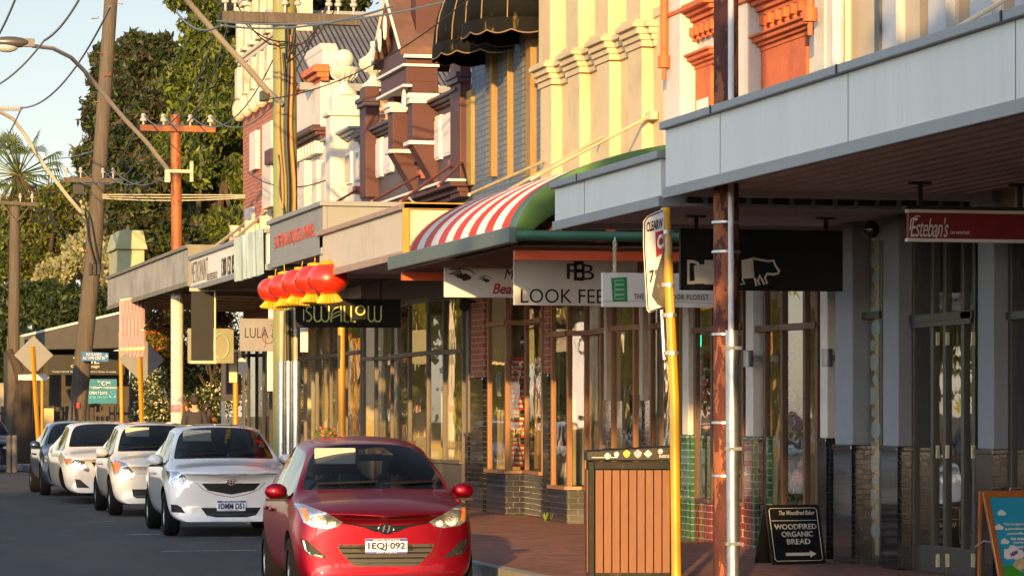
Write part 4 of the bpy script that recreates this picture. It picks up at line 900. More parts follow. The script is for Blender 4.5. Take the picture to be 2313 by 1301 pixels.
# ================================================================ G: far red brick and white
yG0, yG1 = yF1+.02, yx(549)
G_ = thing('shop_building', 'far red brick Victorian building with an ornate white balustraded parapet', 'building', (0, yG0, 0))
shell(G_, yG0, yG1, zx(600, 240), redbrick, zlow=3.6)
zz = zx(585, 240)
gw = mat('golden_white_stucco', (.50,.45,.36), .75, var=.12, scale=2.5, bump=.3, bscale=14, dirt=(.30,.24,.15), dscale=2.4, dlo=.5, dhi=.68)
for x_, z0_, z1_ in ((-.10,.001,.22),(-.15,.221,.34),(-.05,.341,1.1),(-.12,1.101,1.2),(-.16,1.201,1.3),(-.02,1.301,2.4),(-.10,2.401,2.5),(-.15,2.501,2.64),(.02,2.641,3.7)): b = MB(); b.box(x_, .4, yG0, yG1+.05, zz+z0_, zz+z1_); b.build('parapet_course', gw, G_, bevel=.02)
n = 7
for j in range(n):
    yy = yG1-.25-j*(yG1-yG0-.5)/(n-1); b = MB(); b.box(-.20, .2, yy-.2, yy+.2, zz+.345, zz+1.05); b.box(-.24, .2, yy-.25, yy+.25, zz+1.31, zz+1.40); b.box(-.18, .2, yy-.18, yy+.18, zz+1.40, zz+2.3); b.box(-.25, .2, yy-.26, yy+.26, zz+2.3, zz+2.40); b.ell((-.12, yy, zz+.10), .17, .2, .26, 12, 8)
    b.build('parapet_pier', gw, G_, bevel=.02)
    for zq in (2.65, .0):
        b = MB()
        if zq: b.lathe([(.16,0),(.08,.1),(.2,.3),(.2,.42),(.08,.5),(.16,.62),(.16,.78),(.05,.9)], (-.06, yy, zz+zq), 14); b.build('ball_finial', gw, G_, smooth=True)
    for q_ in range(3):
        b = MB(); y_ = yy-.5-q_*.16; b.lathe([(.05,0),(.07,.1),(.04,.2),(.07,.38),(.05,.6),(.06,.7)], (-.10, y_, zz+.36), 8)
        if yG0 < y_: b.build('baluster', gw, G_, smooth=True)
for pl, pr, pt, pb in ((563,577,298,385),(592,612,278,470),(552,566,470,520),(596,604,345,520)): rel(G_, 'white_quoin', pl, pr, pt, pb, .10 if pr-pl < 18 else .28, white)
rel(G_, 'brick_pier', 578, 590, 385, 500, .12, redbrick); rel(G_, 'bracket', 597, 612, 338, 370, .36, maroon)
b = MB(); q0, q1 = pX(431, 600, -2.7), pX(560, 500, -.3)
for dz in (0, -.35): b.tube([q0+Vector((0,0,dz)), q1+Vector((0,0,dz))], .035, 6)
q0, q1 = pX(470, 590, -2.7), pX(600, 480, -.2)
for dz in (0, -.3): b.tube([q0+Vector((0,0,dz)), q1+Vector((0,0,dz))], .035, 6)
for j in range(5):
    c = pX(530+j*17, 520-j*5, -.5); b.box(c.x-.03, c.x+.03, c.y-.03, c.y+.03, c.z-.9, c.z)
    if j % 2 == 0: b.box(c.x-.10, c.x+.10, c.y-.10, c.y+.10, c.z-1.0, c.z+.1)
b.build('balcony_railing', mat('cream_iron', (.62,.54,.34), .5), G_)
shopfront(G_, [(664,.2),(640,.2),(612,0),(596,.25),(580,.25),(562,0),(550,0)], .5, 2.9, 3.6, darkframe, mat('dark_riser', (.08,.07,.06), .6), .06)
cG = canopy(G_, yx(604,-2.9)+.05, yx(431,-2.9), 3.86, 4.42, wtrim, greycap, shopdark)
# ================================================================ H: corner building beyond
yH0, yH1 = yG1+.02, 73.0
b = MB(); 
H_ = thing('corner_shop', 'far corner shop with a weathered grey metal canopy and a pale green gable behind', 'building', (0, yH0+.1, 0))
b.box(1.5, 6, yH0+.1, 72.5, 3.7, 4.6); b.build('wall', mat('pale_green_render', (.35,.36,.22), .8), H_)
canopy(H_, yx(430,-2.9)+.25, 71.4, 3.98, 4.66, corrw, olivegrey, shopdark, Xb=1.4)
b = MB(); Yh = yx(430,-2.9)+.12; b.box(-2.93, -1.2, Yh-.02, Yh+.03, 3.95, 4.72); b.build('end_board', olivegrey, H_)
b = MB(); c = pd(296, 560, 80); s = 7000/80
b.box(c.x-.35, c.x+.35, c.y, c.y+2, 4.6, c.z-.05); b.prism([(c.x-.42, c.y-.1, c.z-.04), (c.x+.42, c.y-.1, c.z-.04), (c.x+.3, c.y-.1, c.z+.45), (c.x-.3, c.y-.1, c.z+.45)], (0,2.2,0)); b.build('gable', mat('pale_green_render', (.35,.36,.22), .8), H_, bevel=.02)
b = MB(); 
for j in range(6): b.tube([(-2.8, 62+j*1.5, 4.0), (.5, 62+j*1.5, 3.9)], .04, 5)
b.tube([pX(322, 745, -2.8), pX(372, 690, -1.5)], .03, 5); b.each('canopy_strut', rods, H_)
# ================================================================ building behind with corrugated roof
b = MB(); Yr = 60.0; xl = .4; xr = pY(1012, 200, Yr).x+3; ze_ = pY(850, 196, Yr).z; zr_ = pY(850, 36, Yr+4).z
R_ = thing('warehouse', 'brick building behind the shops under a grey corrugated iron roof', 'building', (xl, Yr, 0))
b.box(xl, xr, Yr+.1, Yr+8, 4, ze_-.03); b.build('wall', oldbrick, R_)
b = MB(); b.prism([(xl-.8, Yr-.15, ze_), (xl-.8, Yr+4, zr_), (xl-.8, Yr+4, zr_-.06), (xl-.8, Yr-.15, ze_-.06)], (xr-xl+1.2, 0, 0)); b.build('roof', corr, R_)
b = MB(); b.box(xl-.8, xr+.4, Yr+3.9, Yr+4.15, zr_-.04, zr_+.06); b.box(xl-.8, xr+.4, Yr-.25, Yr-.13, ze_-.12, ze_+.02); b.each('ridge_cap', greycap, R_)
# ================================================================ striped awning between C and D
Y0a, Y1a = yx(1165,-2.9), yx(893,-2.9)
AW = thing('striped_awning', 'curved red and white striped awning with green ends and edge', 'awning', (-2.9, Y0a, 3.4))
na = 22; arc = [(-2.9+2.75*(1-math.cos(t))*1.0, 3.47+1.05*math.sin(t)) for t in [math.pi/2*i/na for i in range(na+1)]]+[(0, 4.52)]
vs = []; fs = []
for x, z in arc: vs += [(x, Y0a+.35, z), (x, Y1a, z)]
for i in range(len(arc)-1): fs.append((2*i, 2*i+1, 2*i+3, 2*i+2))
b = MB(); b.add(vs, fs); o = b.build('striped_cloth', stripes('red_white_stripes', (.62,.60,.56), (.47,.03,.03), (Y1a-Y0a-.35)/7.5, axis=1, duty=.5, phase=.1), AW, smooth=True)
s_ = o.modifiers.new('t', 'SOLIDIFY'); s_.thickness = .02
b = MB(); vs = []; fs = []
for x, z in arc: vs += [(x, Y0a-.01, z+.012), (x, Y0a+.36, z+.012), (x+.0, Y0a-.01, max(z-.33, 3.40)), ]
for i in range(len(arc)-1): fs += [(3*i, 3*i+1, 3*i+4, 3*i+3), (3*i, 3*i+3, 3*i+5, 3*i+2)]
b.add(vs, fs); o = b.build('green_edge_band', greenp, AW, smooth=True); s_ = o.modifiers.new('t', 'SOLIDIFY'); s_.thickness = .015
b = MB(); b.box(-2.99, -2.89, Y0a-.05, Y1a+.05, 3.38, 3.55); b.build('front_fascia', oliveg, AW, bevel=.01)
b = MB(); b.tube([(-2.92, Y0a-.06, 3.46), (.2, Y0a-.06, 3.46)], .055, 12); b.build('end_rail', greend, AW, smooth=True)
b = MB(); b.box(-2.85, 0, Y0a+.25, Y0a+.32, 3.22, 3.32); b.box(-2.85, 0, Y1a-.2, Y1a-.1, 3.25, 3.35); b.prism([(-2.55, Y0a+.06, 3.50), (-2.42, Y0a+.06, 3.50), (-1.55, Y0a+.06, 4.28), (-1.75, Y0a+.06, 4.28)], (0,.08,0)); b.prism([(-2.0, Y0a+.05, 3.4), (-1.9, Y0a+.05, 3.4), (-1.2, Y0a+.05, 4.3), (-1.3, Y0a+.05, 4.3)], (0,.05,0)); b.each('orange_frame', redorange, AW)
b = MB(); b.box(-2.8, -.02, Y0a+.3, Y1a-.05, 3.36, 3.38); b.build('underside_lining', mat('dark_red_lining', (.10,.045,.03), .9), AW)
b = MB()
for (a, pa, c_, pc) in ((1060, 440, 1235, 362), (1200, 405, 1470, 262), (1150, 430, 1370, 305)): b.tube([pX(a, pa, -1.9 if a > 1100 else -2.0), pX(c_, pc, -.06)], .022, 6); e = pX(c_, pc, -.07); b.box(e.x-.04, e.x+.05, e.y-.12, e.y+.12, e.z-.05, e.z+.05)
b.each('tie_rod', rods, AW)
# ================================================================ hanging signs (boards facing the camera)
def board(label, cat, pl, pr, pt, pb, Y, m, th=.05, hang=None, htop=3.47, name='hanging_sign', frame=None, hm=None):
    a, c = pY(pl, pb, Y), pY(pr, pt, Y); t = thing(name, label, cat, (a.x, Y, a.z))
    b = MB(); b.box(a.x, c.x, Y, Y+th, a.z, c.z); o = b.build('board', m, t, bevel=.004)
    if frame: b = MB(); b.box(a.x-.01, c.x+.01, Y-.004, Y+th+.004, c.z, c.z+.02); b.box(a.x-.01, c.x+.01, Y-.004, Y+th+.004, a.z-.02, a.z); b.build('frame', frame, t)
    if hang:
        b = MB()
        for px in hang: q = pY(px, pt, Y); b.box(q.x-.018, q.x+.018, Y+.005, Y+.04, c.z, htop-.01); b.box(q.x-.09, q.x+.09, Y-.01, Y+.055, htop-.03, htop-.008)
        b.each('hanger', hm or blackm, t, 2)
    def P(px, py): return pY(px, py, Y-.001)
    def T(s, x0, x1, y0, y1, mm, **k):
        p = P(x0, y1); q = P(x1, y0); return text(s, p, CU, CV, q.x-p.x, q.z-p.z, mm, t, **k)
    def O(pts, mm, nm='emblem', th_=.004):
        mb = MB(); mb.prism([P(*p) for p in pts], (0, -th_, 0)); return mb.build(nm, mm, t)
    def L(pts, r_, mm, nm='emblem_line'):
        mb = MB(); mb.tube([P(*p)-Vector((0,.003,0)) for p in pts], r_, 5); return mb.build(nm, mm, t)
    return t, T, O, L, P
# butcher-style deli board
t, T, O, L, P = board('large black hanging board with a cream pig outline, behind the rusty pole', 'sign', 1537, 1904, 521, 655, 28.4, blacksign, hang=(1574, 1867), htop=3.5)
cr_ = mat('cream_vinyl', (.55,.52,.45), .6)
T('DE', 1552, 1612, 588, 642, cr_); O([(1567,600),(1612,594),(1612,640),(1570,641)], cr_, 'cream_panel')
O([(1675,588),(1700,582),(1704,628),(1676,630)], cr_, 'cream_panel')
L([(1700,584),(1735,590),(1748,589),(1750,597),(1760,613),(1757,618),(1748,620),(1732,619),(1728,627),(1733,640),(1726,641),(1722,633),(1716,622),(1712,635),(1716,643),(1708,645),(1705,628)], .013, cr_)
L([(1722,633),(1727,641)], .008, cr_); L([(1676,630),(1682,641),(1672,642)], .009, cr_)
# restaurant sign
t, T, O, L, P = board('dark red hanging sign with white script under the nearest canopy', 'sign', 2052, 2420, 482, 539, 23.6, mat('sign_maroon', (.17,.012,.012), .45), hang=(2080, 2306), htop=3.48, frame=None)
p0, p1 = P(2050, 546), P(2420, 476)
b = MB(); b.box(p0.x, p1.x, 23.59, 23.66, P(2180,482).z, P(2180,475).z); b.box(p0.x, p1.x, 23.59, 23.66, P(2180,547).z, P(2180,540).z); b.each('white_border', signwhite, t)
b = MB(); b.box(p0.x-.02, p1.x, 23.57, 23.68, P(2180,475).z, P(2180,467).z); b.build('top_rail', blackm, t)
T("Esteban's", 2056, 2142, 492, 535, wtrim, shear=.35, spacing=.9); T('ON WHATLEY', 2146, 2190, 523, 529, wtrim)
L([(2056,520),(2058,495),(2072,488),(2078,489)], .005, wtrim); L([(2110,545),(2118,532),(2122,520)], .004, wtrim)
# florist
t, T, O, L, P = board('cream florist sign with a small green door, hung by a chain', 'sign', 1361, 1640, 619, 693, 31.0, signwhite)
T('THE GREEN DOOR FLORIST', 1431, 1600, 665, 676, mat('brown_ink', (.06,.045,.035), .6), spacing=1.15)
O([(1380,628),(1416,626),(1417,681),(1384,682)], mat('door_green', (.01,.22,.07), .5), 'green_door')
for yy in (634, 645, 656, 667): L([(1388,yy),(1409,yy-1),(1410,yy+7),(1389,yy+8),(1388,yy)], .003, signwhite, 'door_panel_line')
L([(1361,681),(1500,680),(1640,687)], .002, MATS['brown_ink'], 'ground_line')
ch = MB(); q = P(1390, 618); n = 12
for j in range(n):
    zc_ = q.z+.02+j*(3.40-q.z)/n; a0 = (j % 2)*math.pi/2
    ch.tube([(q.x+.018*math.cos(k_*math.pi/4)*math.cos(a0), 31.02+.018*math.cos(k_*math.pi/4)*math.sin(a0), zc_+.032*math.sin(k_*math.pi/4)) for k_ in range(9)], .006, 5, cap=False)
ch.build('chain', rods, t); q = P(1630, 618); ch = MB(); ch.tube([(q.x, 31.02, q.z), (q.x, 31.02, 3.42)], .006, 5); ch.build('hanging_wire', MATS['cable_black'] if 'cable_black' in MATS else cable, t)
# beauty shop
t, T, O, L, P = board('off-white sign with a large serif monogram above black lettering, under the striped awning', 'sign', 1161, 1440, 585, 689, 34.2, signwhite)
T('LOOK FEEL', 1176, 1386, 654, 684, signink); T('F', 1280, 1306, 596, 630, signink); T('E', 1296, 1318, 590, 634, signink, bold=.02); T('B', 1314, 1342, 598, 632, signink)
for px in (1182,1219,1300): pass
# eye salon
t, T, O, L, P = board('small white sign with painted eyes and red lettering, left of the monogram sign', 'sign', 1004, 1200, 606, 671, 36.6, signwhite)
T('M', 1139, 1162, 608, 630, signink, shear=.3); T('Beauty', 1112, 1196, 641, 671, signred, shear=.3, bold=.02)
for (cx, cy, s) in ((1046, 627, 1.0), (1097, 634, .5)):
    O([(cx-15*s,cy),(cx-6*s,cy-8*s),(cx+8*s,cy-9*s),(cx+20*s,cy),(cx+6*s,cy+2*s),(cx-6*s,cy+2*s)], signink, 'eye_lid'); O([(cx-6*s,cy+2*s),(cx+2*s,cy+8*s),(cx+14*s,cy+5*s),(cx+20*s,cy)], signink, 'eye_iris')
    for k_ in range(6): L([(cx-12*s+k_*2*s,cy-2*s-k_*s),(cx-24*s+k_*3*s,cy-8*s-k_*2.4*s),(cx-32*s+k_*5*s, cy-8*s-k_*3*s)], .006*s, signink, 'eyelash')
    L([(cx-30*s,cy-18*s),(cx-8*s,cy-21*s),(cx+14*s,cy-17*s),(cx+27*s,cy-8*s)], .007*s, signink, 'eyebrow')
# swallow bar
t, T, O, L, P = board('black hanging sign with pale yellow-green art deco lettering', 'sign', 668, 905, 676, 739, 47.2, blacksign, hang=(860,), htop=3.92)
yg_ = mat('lime_cream_letters', (.62,.66,.22), .5)
def SL(pts, r_=.013): L(pts, r_, yg_, 'lettering')
SL([(686,698),(686,724)], .008)
SL([(704,694),(697,693),(692,697),(692,703),(700,709),(704,714),(703,721),(698,726),(692,724)])
SL([(710,691),(710,720),(714,726),(721,726),(726,720),(726,691)]); SL([(726,720),(731,726),(738,726),(743,720),(743,691)])
SL([(748,727),(749,706),(757,696),(770,691),(771,727)]); SL([(749,713),(759,706),(771,702)], .011); SL([(749,719),(771,709)], .010)
SL([(778,691),(778,726),(788,727)]); SL([(793,691),(793,726),(803,727)]); SL([(814+10*math.cos(a), 701+10*math.sin(a)) for a in [k_*math.pi/8 for k_ in range(17)]])
SL([(832,691),(832,720),(836,726),(842,726),(846,720),(846,691)]); SL([(846,720),(850,726),(857,726),(861,720),(861,691)])
# lula
t, T, O, L, P = board('grey hanging sign with thin dark letters and a looping mauve flourish', 'sign', 542, 640, 720, 793, 50.5, mat('sign_grey', (.19,.185,.19), .5))
T('LULA &', 553, 626, 741, 763, signink, bold=-.01); L([(606+15*math.cos(a), 754+22*math.sin(a)) for a in [k_*.35-1.2 for k_ in range(16)]]+[(600,775),(598,785)], .006, mat('mauve_ink', (.16,.05,.08), .6), 'flourish')
# cream oval-ended sign and drop banners further on
t, T, O, L, P = board('pale cream sign with a faint green wreath beyond the dark banner', 'sign', 424, 528, 742, 820, 60.5, mat('sign_cream', (.20,.19,.12), .6), th=.04)
L([(500+17*math.cos(a), 782+28*math.sin(a)) for a in [k_*.4 for k_ in range(17)]], .02, mat('sage_ink', (.25,.33,.2), .6), 'wreath')
for lab, pl, pr, pt, pb, Y, m in (('dark grey drop banner hanging below the white lettered canopy', 432, 482, 655, 818, 56.0, mat('charcoal_canvas', (.018,.017,.016), .85)),):
    a, c = pY(pl, pb, Y), pY(pr, pt, Y); t = thing('drop_banner', lab, 'banner', (a.x, Y, a.z)); b = MB(); b.box(a.x, c.x, Y, Y+.015, a.z, c.z); b.build('cloth', m, t); b = MB(); b.tube([(a.x-.03, Y, c.z), (c.x+.05, Y, c.z)], .03, 8); b.tube([(a.x-.03, Y, a.z), (c.x+.05, Y, a.z)], .03, 8); b.tube([(c.x+.03, Y, a.z), (c.x+.03, Y, c.z)], .018, 6); b.build('pole', rods, t)
Y = 66.5; t = thing('fringed_banner', 'pink fringed macrame banner hanging from the far grey canopy', 'banner', pY(274, 805, Y)); b = MB(); n = 30
for j in range(n):
    x0 = pY(274+ (322-274)*j/(n-1), 680, Y); x1 = pY(273+(325-273)*j/(n-1), 800+random.uniform(-6,8), Y); yy = .02*math.sin(j*1.3)
    b.tube([x0+Vector((0,yy,0)), x0.lerp(x1,.5)+Vector((0,-yy,0)), x1+Vector((0,yy,0))], .045, 5)
b.build('strands', mat('pink_cord', (.40,.24,.26), .95, var=.12, scale=9), t); b = MB(); b.tube([pY(324, 675, Y), pY(325, 790, Y)], .02, 6); b.tube([pY(272, 678, Y), pY(326, 672, Y)], .025, 6); b.tube([pY(271, 790, Y-.04), pY(327, 787, Y-.04)], .04, 6); b.build('rod', rods, t)
# lettering along the fascias facing the road
def ftext(root, s, pl, pr, py0, py1, m, X=-2.9, **k):
    p, q = pX(pl, py1[0], X-.001), pX(pr, py1[1], X-.001); ztop = pX(pl, py0[0], X-.001).z; zb = (p.z+q.z)/2
    return text(s, (X, p.y, zb), RU, CV, p.y-q.y, ztop-p.z, m, root, off=.004, **k)
ftext(F_, 'EASTERN ANTIQUES & APPAREL', 621, 711, (527, 500), (562, 546), mat('faded_red', (.42,.07,.05), .6), bold=.01)
ftext(G_, 'METROPAINT', 433, 470, (592,585), (640,632), mat('faded_ink', (.13,.14,.13), .7)); ftext(G_, 'maintenance', 468, 491, (612,610), (634,629), MATS['faded_ink']); ftext(G_, '1300 152 850', 501, 533, (583,578), (625,617), MATS['sign_ink'], bold=.01)
b = MB()
y0, y1 = yx(596,-2.95), yx(534,-2.95); vs = []; fs = []
for j in range(31):
    yy = y0+(y1-y0)*j/30; x = -2.95-.04*math.sin(j*1.9)-.02*math.sin(j*.7); vs += [(x, yy, 3.78), (x*1.0-.01, yy, 4.50)]
for j in range(30): fs.append((2*j, 2*j+1, 2*j+3, 2*j+2))
b.add(vs, fs); single('vinyl_banner', b, mat('pale_blue_vinyl', (.26,.34,.36), .3, var=.45, scale=1.3, stretch=(1,1.5,.4)), 'creased pale blue vinyl banner tied over the far canopy edge', 'banner')
# ================================================================ lanterns
for i, (px, py, Y, s) in enumerate(((618,656,46.4,.82),(645,648,45.2,.86),(677,641,44.2,.90),(710,634,43.2,.94),(741,630,42.4,.96))):
    c = pY(px, py, Y); t = thing('red_lantern', ['leftmost red paper lantern of the row','second red paper lantern from the left','middle red paper lantern of the row','fourth red paper lantern from the left','rightmost red paper lantern, nearest the cream canopy'][i], 'lantern', c, 'red paper lanterns')
    t.rotation_euler = ((.05,-.09,.04,-.06,.08)[i], (.10,-.05,.12,.04,-.08)[i], 0)
    b = MB(); n, m_ = 32, 12; vs = []; fs = []
    for q in range(m_+1):
        a = math.pi*q/m_
        for k_ in range(n): r_ = .285*s*math.sin(a)**.8*(1+.05*(k_ % 2)); vs.append((c.x+r_*math.cos(2*math.pi*k_/n), c.y+r_*math.sin(2*math.pi*k_/n), c.z-.23*s*math.cos(a)))
    for q in range(m_):
        for k_ in range(n): fs.append((q*n+k_, q*n+(k_+1)%n, (q+1)*n+(k_+1)%n, (q+1)*n+k_))
    b.add(vs, fs); b.build('paper_globe', mat('lantern_red', (.50,.022,.006), .33, var=.12, coat=.3), t, smooth=True)
    b = MB(); b.lathe([(.10,.20*s),(.11,.25*s),(.05,.27*s)], c, 14); b.tube([c+Vector((0,0,.2)), c+Vector((0,0,.33))], .006, 5); b.build('cap', mat('gold_paper', (.55,.33,.02), .35), t)
    b = MB()
    for k_ in range(22):
        a = 2*math.pi*k_/22; b.tube([c+Vector((.08*math.cos(a), .08*math.sin(a), -.20*s)), c+Vector((.17*math.cos(a), .17*math.sin(a), -.34*s))], .022, 4)
    b.lathe([(.09,-.25*s),(.10,-.21*s)], c, 14); b.build('tassel', mat('gold_paper', (.55,.33,.02), .35), t)
# ================================================================ poles
def pole(name, label, cat, pts, r0, r1, m, parent=None, n=20, group=None):
    t = thing(name, label, cat, pts[0], group); b = MB(); b.tube(pts, r0, n, r1); b.build('pole', m, t, smooth=True); return t
# near rusty pole with conduit
pb = pX(1640, 1326, -2.6); pb.z = FP
RP = pole('power_pole', 'rusty red steel pole with a white conduit and galvanised guard, right of the yellow post', 'pole', [pb, pb+Vector((-.0,0,4.2)), pb+Vector((0,0,9))], .112, .100, rustm)
d_ = 7000/26.3
cx_ = pb + Vector((-.002, -.150, 0)); b = MB(); b.tube([cx_+Vector((.0,0,2.0)), cx_+Vector((-.0,0.02,9))], .026, 12); b.build('conduit', mat('white_conduit', (.60,.61,.62), .4), RP, smooth=True)
b = MB(); b.tube([cx_+Vector((.01,-.02,0)), cx_+Vector((0,-.02,2.18))], .056, 16); b.build('guard_pipe', galv, RP, smooth=True)
b = MB()
for z in (.95, 1.4, 2.15, 2.85, 3.1): b.lathe([(.118,z-.012),(.124,z-.010),(.124,z+.010),(.118,z+.012)], pb, 20)
for z in (2.15, .5, 1.3): b.box(cx_.x-.07, cx_.x+.07, cx_.y-.08, cx_.y-.03, z-.015, z+.015)
b.each('strap', galv, RP)
# yellow post with clearway sign
pyb = pX(1528, 1330, -3.15); pyb.z = FP; pyt = pX(1503, 470, -3.15)
YP = pole('sign_post', 'leaning yellow steel post beside the timber bin', 'post', [pyb, pyb.lerp(pyt,.5)+Vector((.03,0,0)), pyt], .042, .040, mat('yellow_post_worn', (.50,.25,.008), .45, var=.12, scale=2, dirt=(.42,.36,.20), dscale=2.4, dlo=.55, dhi=.63, stretch=(3,3,.6)))
CS = thing('clearway_sign', 'bent white clearway sign clamped to the leaning yellow post', 'sign', pyt)
Ys = pyt.y-.06
def q3(px, py, dy=0): return pY(px, py, Ys+dy)
b = MB(); outl = [(1463,488),(1495,473),(1500,478),(1500,560),(1484,612),(1474,668),(1484,688),(1500,695),(1466,706),(1461,700),(1453,560),(1453,500)]
b.prism([q3(*p) for p in outl], (0,.006,0)); so = b.build('plate', signwhite, CS)
b = MB(); ring = [(1464,492),(1496,476)]; 
for seg in ([(1497,476),(1464,490),(1456,502),(1456,560),(1464,699),(1468,703),(1498,694)],): b.tube([q3(p[0], p[1], -.004) for p in seg], .0055, 5)
b.build('black_border', signink, so)
b = MB(); b.prism([q3(1500,560,-.01), q3(1484,612,-.03), q3(1472,668,-.06), q3(1486,686,-.04), q3(1502,698,-.0)], (0,.006,0)); b.build('curled_corner', mat('sign_back_grey', (.20,.20,.20), .4, .5), so)
def ct(s, x0, x1, y0, y1, mm, rise=0, **k):
    p = q3(x0, y1); u = (q3(x1, y1-rise)-p); return text(s, p, u, CV, u.length, q3(x0,y0).z-p.z, mm, so, **k)
ct('CLEARW', 1460, 1497, 503, 525, signink, rise=11, bold=.02); b = MB(); b.prism([q3(1480,525), q3(1498,520), q3(1499,570), q3(1482,582)], (0,-.004,0)); b.build('red_patch', signred, so)
ct('C', 1484, 1498, 531, 565, wtrim, rise=3, bold=.06, off=.008); ct('7', 1466, 1477, 612, 640, signink, rise=3, bold=.02); ct('30', 1478, 1485, 610, 622, signink, rise=2, bold=.02)
b = MB(); b.tube([q3(1495,700,.03), q3(1501,812,.03)], .018, 8); b.build('bracket_rail', galv, CS)
b = MB()
for py in (525, 645, 713, 798):
    t_ = (1330-py)/(1330-470); c = pyb.lerp(pyt, min(1,(t_))); c.x += .03*(1-abs(2*t_-1)); b.lathe([(.046,-.015),(.054,-.015),(.054,.015),(.046,.015)], c, 16); b.box(c.x-.07, c.x-.03, c.y-.02, c.y+.02, c.z-.018, c.z+.018)
b.each('clamp', galv, CS, 2)
# far rust-and-white pole
c0 = pX(400, 933, -2.6); c0.z = 0; zt_ = pX(397, 262, -2.6).z; zm = pX(399, 640, -2.6).z
FP_ = pole('power_pole', 'orange rusted steel pole with a white painted lower half, by the far grey canopy', 'pole', [c0+Vector((0,0,zm)), c0+Vector((-.03,0,zt_))], .112, .10, rusto)
b = MB(); b.tube([c0, c0+Vector((0,0,zm-.01))], .125, 20); b.build('painted_base', polewhite, FP_, smooth=True)
yp_ = c0.y-.14
for j, (w, cc) in enumerate(((1, (.50,.16,.22)), (2, (.30,.33,.38)))):
    b = MB(); z_ = 1.62+.17*j; b.add([c0+Vector((.128*math.cos(a), .128*math.sin(a), z_+dz)) for a in [math.pi*(1.05+.12*q+.25*j) for q in range(6)] for dz in (0,.15)], [(2*q, 2*q+2, 2*q+3, 2*q+1) for q in range(5)]); b.build('poster', mat('poster_%d' % j if 0 else ('pink_poster','blue_poster')[j], cc, .7, var=.5, scale=14), FP_)
b = MB(); b.box(c0.x-.75, c0.x+.75, c0.y-.16, c0.y-.05, zt_-.35, zt_-.22); b.build('crossarm', rusto, FP_, bevel=.01)
def insul(t, c, s=1, side=None):
    b = MB(); b.lathe([(.015,-.12*s),(.02,.0),(.05*s,.01*s),(.055*s,.05*s),(.03*s,.07*s),(.045*s,.09*s),(.03*s,.13*s),(0,.14*s)], c, 12); b.build('insulator', porc, t, smooth=True)
INS_F = []
for dx in (-.68, -.28, .25, .65): c = Vector((c0.x+dx, c0.y-.10, zt_-.16)); insul(FP_, c, 1.2); INS_F.append(c+Vector((0,0,.14)))
b = MB(); z_ = pX(397, 390, -2.6).z; b.box(c0.x-.25, c0.x+.28, c0.y-.15, c0.y-.08, z_-.03, z_+.03); b.box(c0.x+.24, c0.x+.30, c0.y-.16, c0.y-.07, z_-.2, z_+.2); b.box(c0.x-.26, c0.x-.16, c0.y-.18, c0.y-.08, z_-.22, z_+.02); b.build('lamp_bracket', rods, FP_)
# lamp arm reaching up-left over the road
arm = [(378,382),(330,320),(280,268),(230,208),(190,160),(160,130),(120,110),(70,104)]
def lamparm(t, pts, Y0, Y1, r, lamp=True):
    P_ = [pY(px, py, Y0+(Y1-Y0)*i/(len(pts)-1)) for i, (px, py) in enumerate(pts)]
    b = MB(); b.tube(P_, r, 10, r*.8); o = b.build('lamp_arm', polewhite, t, smooth=True)
    if lamp:
        e = P_[-1]; dirn = (P_[-1]-P_[-2]).normalized(); c = e+Vector((-.30,0,.02)); b = MB(); b.ell(c+Vector((-.05,0,.03)), .34, .15, .10, 18, 10); b.box(c.x+.15, c.x+.36, c.y-.06, c.y+.06, c.z-.04, c.z+.10); b.build('lamp_head', mat('lamp_grey', (.12,.11,.11), .4, .5), t, smooth=True)
        b = MB(); b.ell(c+Vector((-.12,0,-.05)), .20, .12, .10, 14, 8); b.build('lamp_glass', mat('lamp_bowl', (.35,.38,.40), .15, var=.1, coat=1), t, smooth=True)
lamparm(FP_, arm, c0.y-.1, c0.y-7, .045)
# mossy timber pole near the antiques canopy
t0 = pX(645, 1003, -2.5); t0.z = FP; TP = pole('power_pole', 'thick mossy green timber pole carrying cables, beside the antiques canopy', 'pole', [t0, t0+Vector((0,0,4)), t0+Vector((-.02,0,8)), t0+Vector((-.02,0,13))], .205, .175, gtimber, n=28)
zc1 = pX(645, 45, -2.5).z
b = MB(); b.box(t0.x-1.05, t0.x+1.15, t0.y-.33, t0.y-.20, zc1-.10, zc1+.07); b.build('crossarm', timber, TP, bevel=.01)
INS_T = []
for dx in (-1.0, -.85, -.05, .15, .65, .80, 1.05): c = Vector((t0.x+dx, t0.y-.27, zc1+.19)); insul(TP, c, 1.1); INS_T.append(c+Vector((0,0,.1)))
def hug(px0, py0, px1, py1, r_, m, nm, bend=.02, y=-.235):
    a, c = pY(px0, py0, t0.y+y), pY(px1, py1, t0.y+y); b = MB(); b.tube([a.lerp(c, k_/10)+Vector((bend*math.sin(k_*.9), 0, 0)) for k_ in range(11)], r_, 8); b.build(nm, m, TP, smooth=True)
hug(650, 60, 650, 500, .035, cable, 'power_cable'); hug(640, 120, 652, 500, .022, cable, 'power_cable'); hug(627, 90, 637, 470, .022, mat('orange_conduit', (.45,.16,.03), .5), 'orange_cable'); hug(655, 80, 664, 480, .026, MATS['orange_conduit'], 'orange_cable'); hug(630, 350, 641, 500, .02, cable, 'power_cable')
hug(637, 700, 636, 820, .035, mat('beige_conduit', (.42,.35,.27), .6), 'conduit', 0); hug(668, 695, 668, 815, .035, MATS['beige_conduit'], 'conduit', 0); hug(650, 700, 652, 820, .04, cable, 'power_cable', 0)
b = MB()
for px, r_ in ((636,.06),(652,.055),(669,.07)):
    a = pY(px, 815, t0.y-.24); b.tube([Vector((a.x, a.y, FP)), a], r_, 14)
b.each('cable_guard', galv, TP, smooth=True)
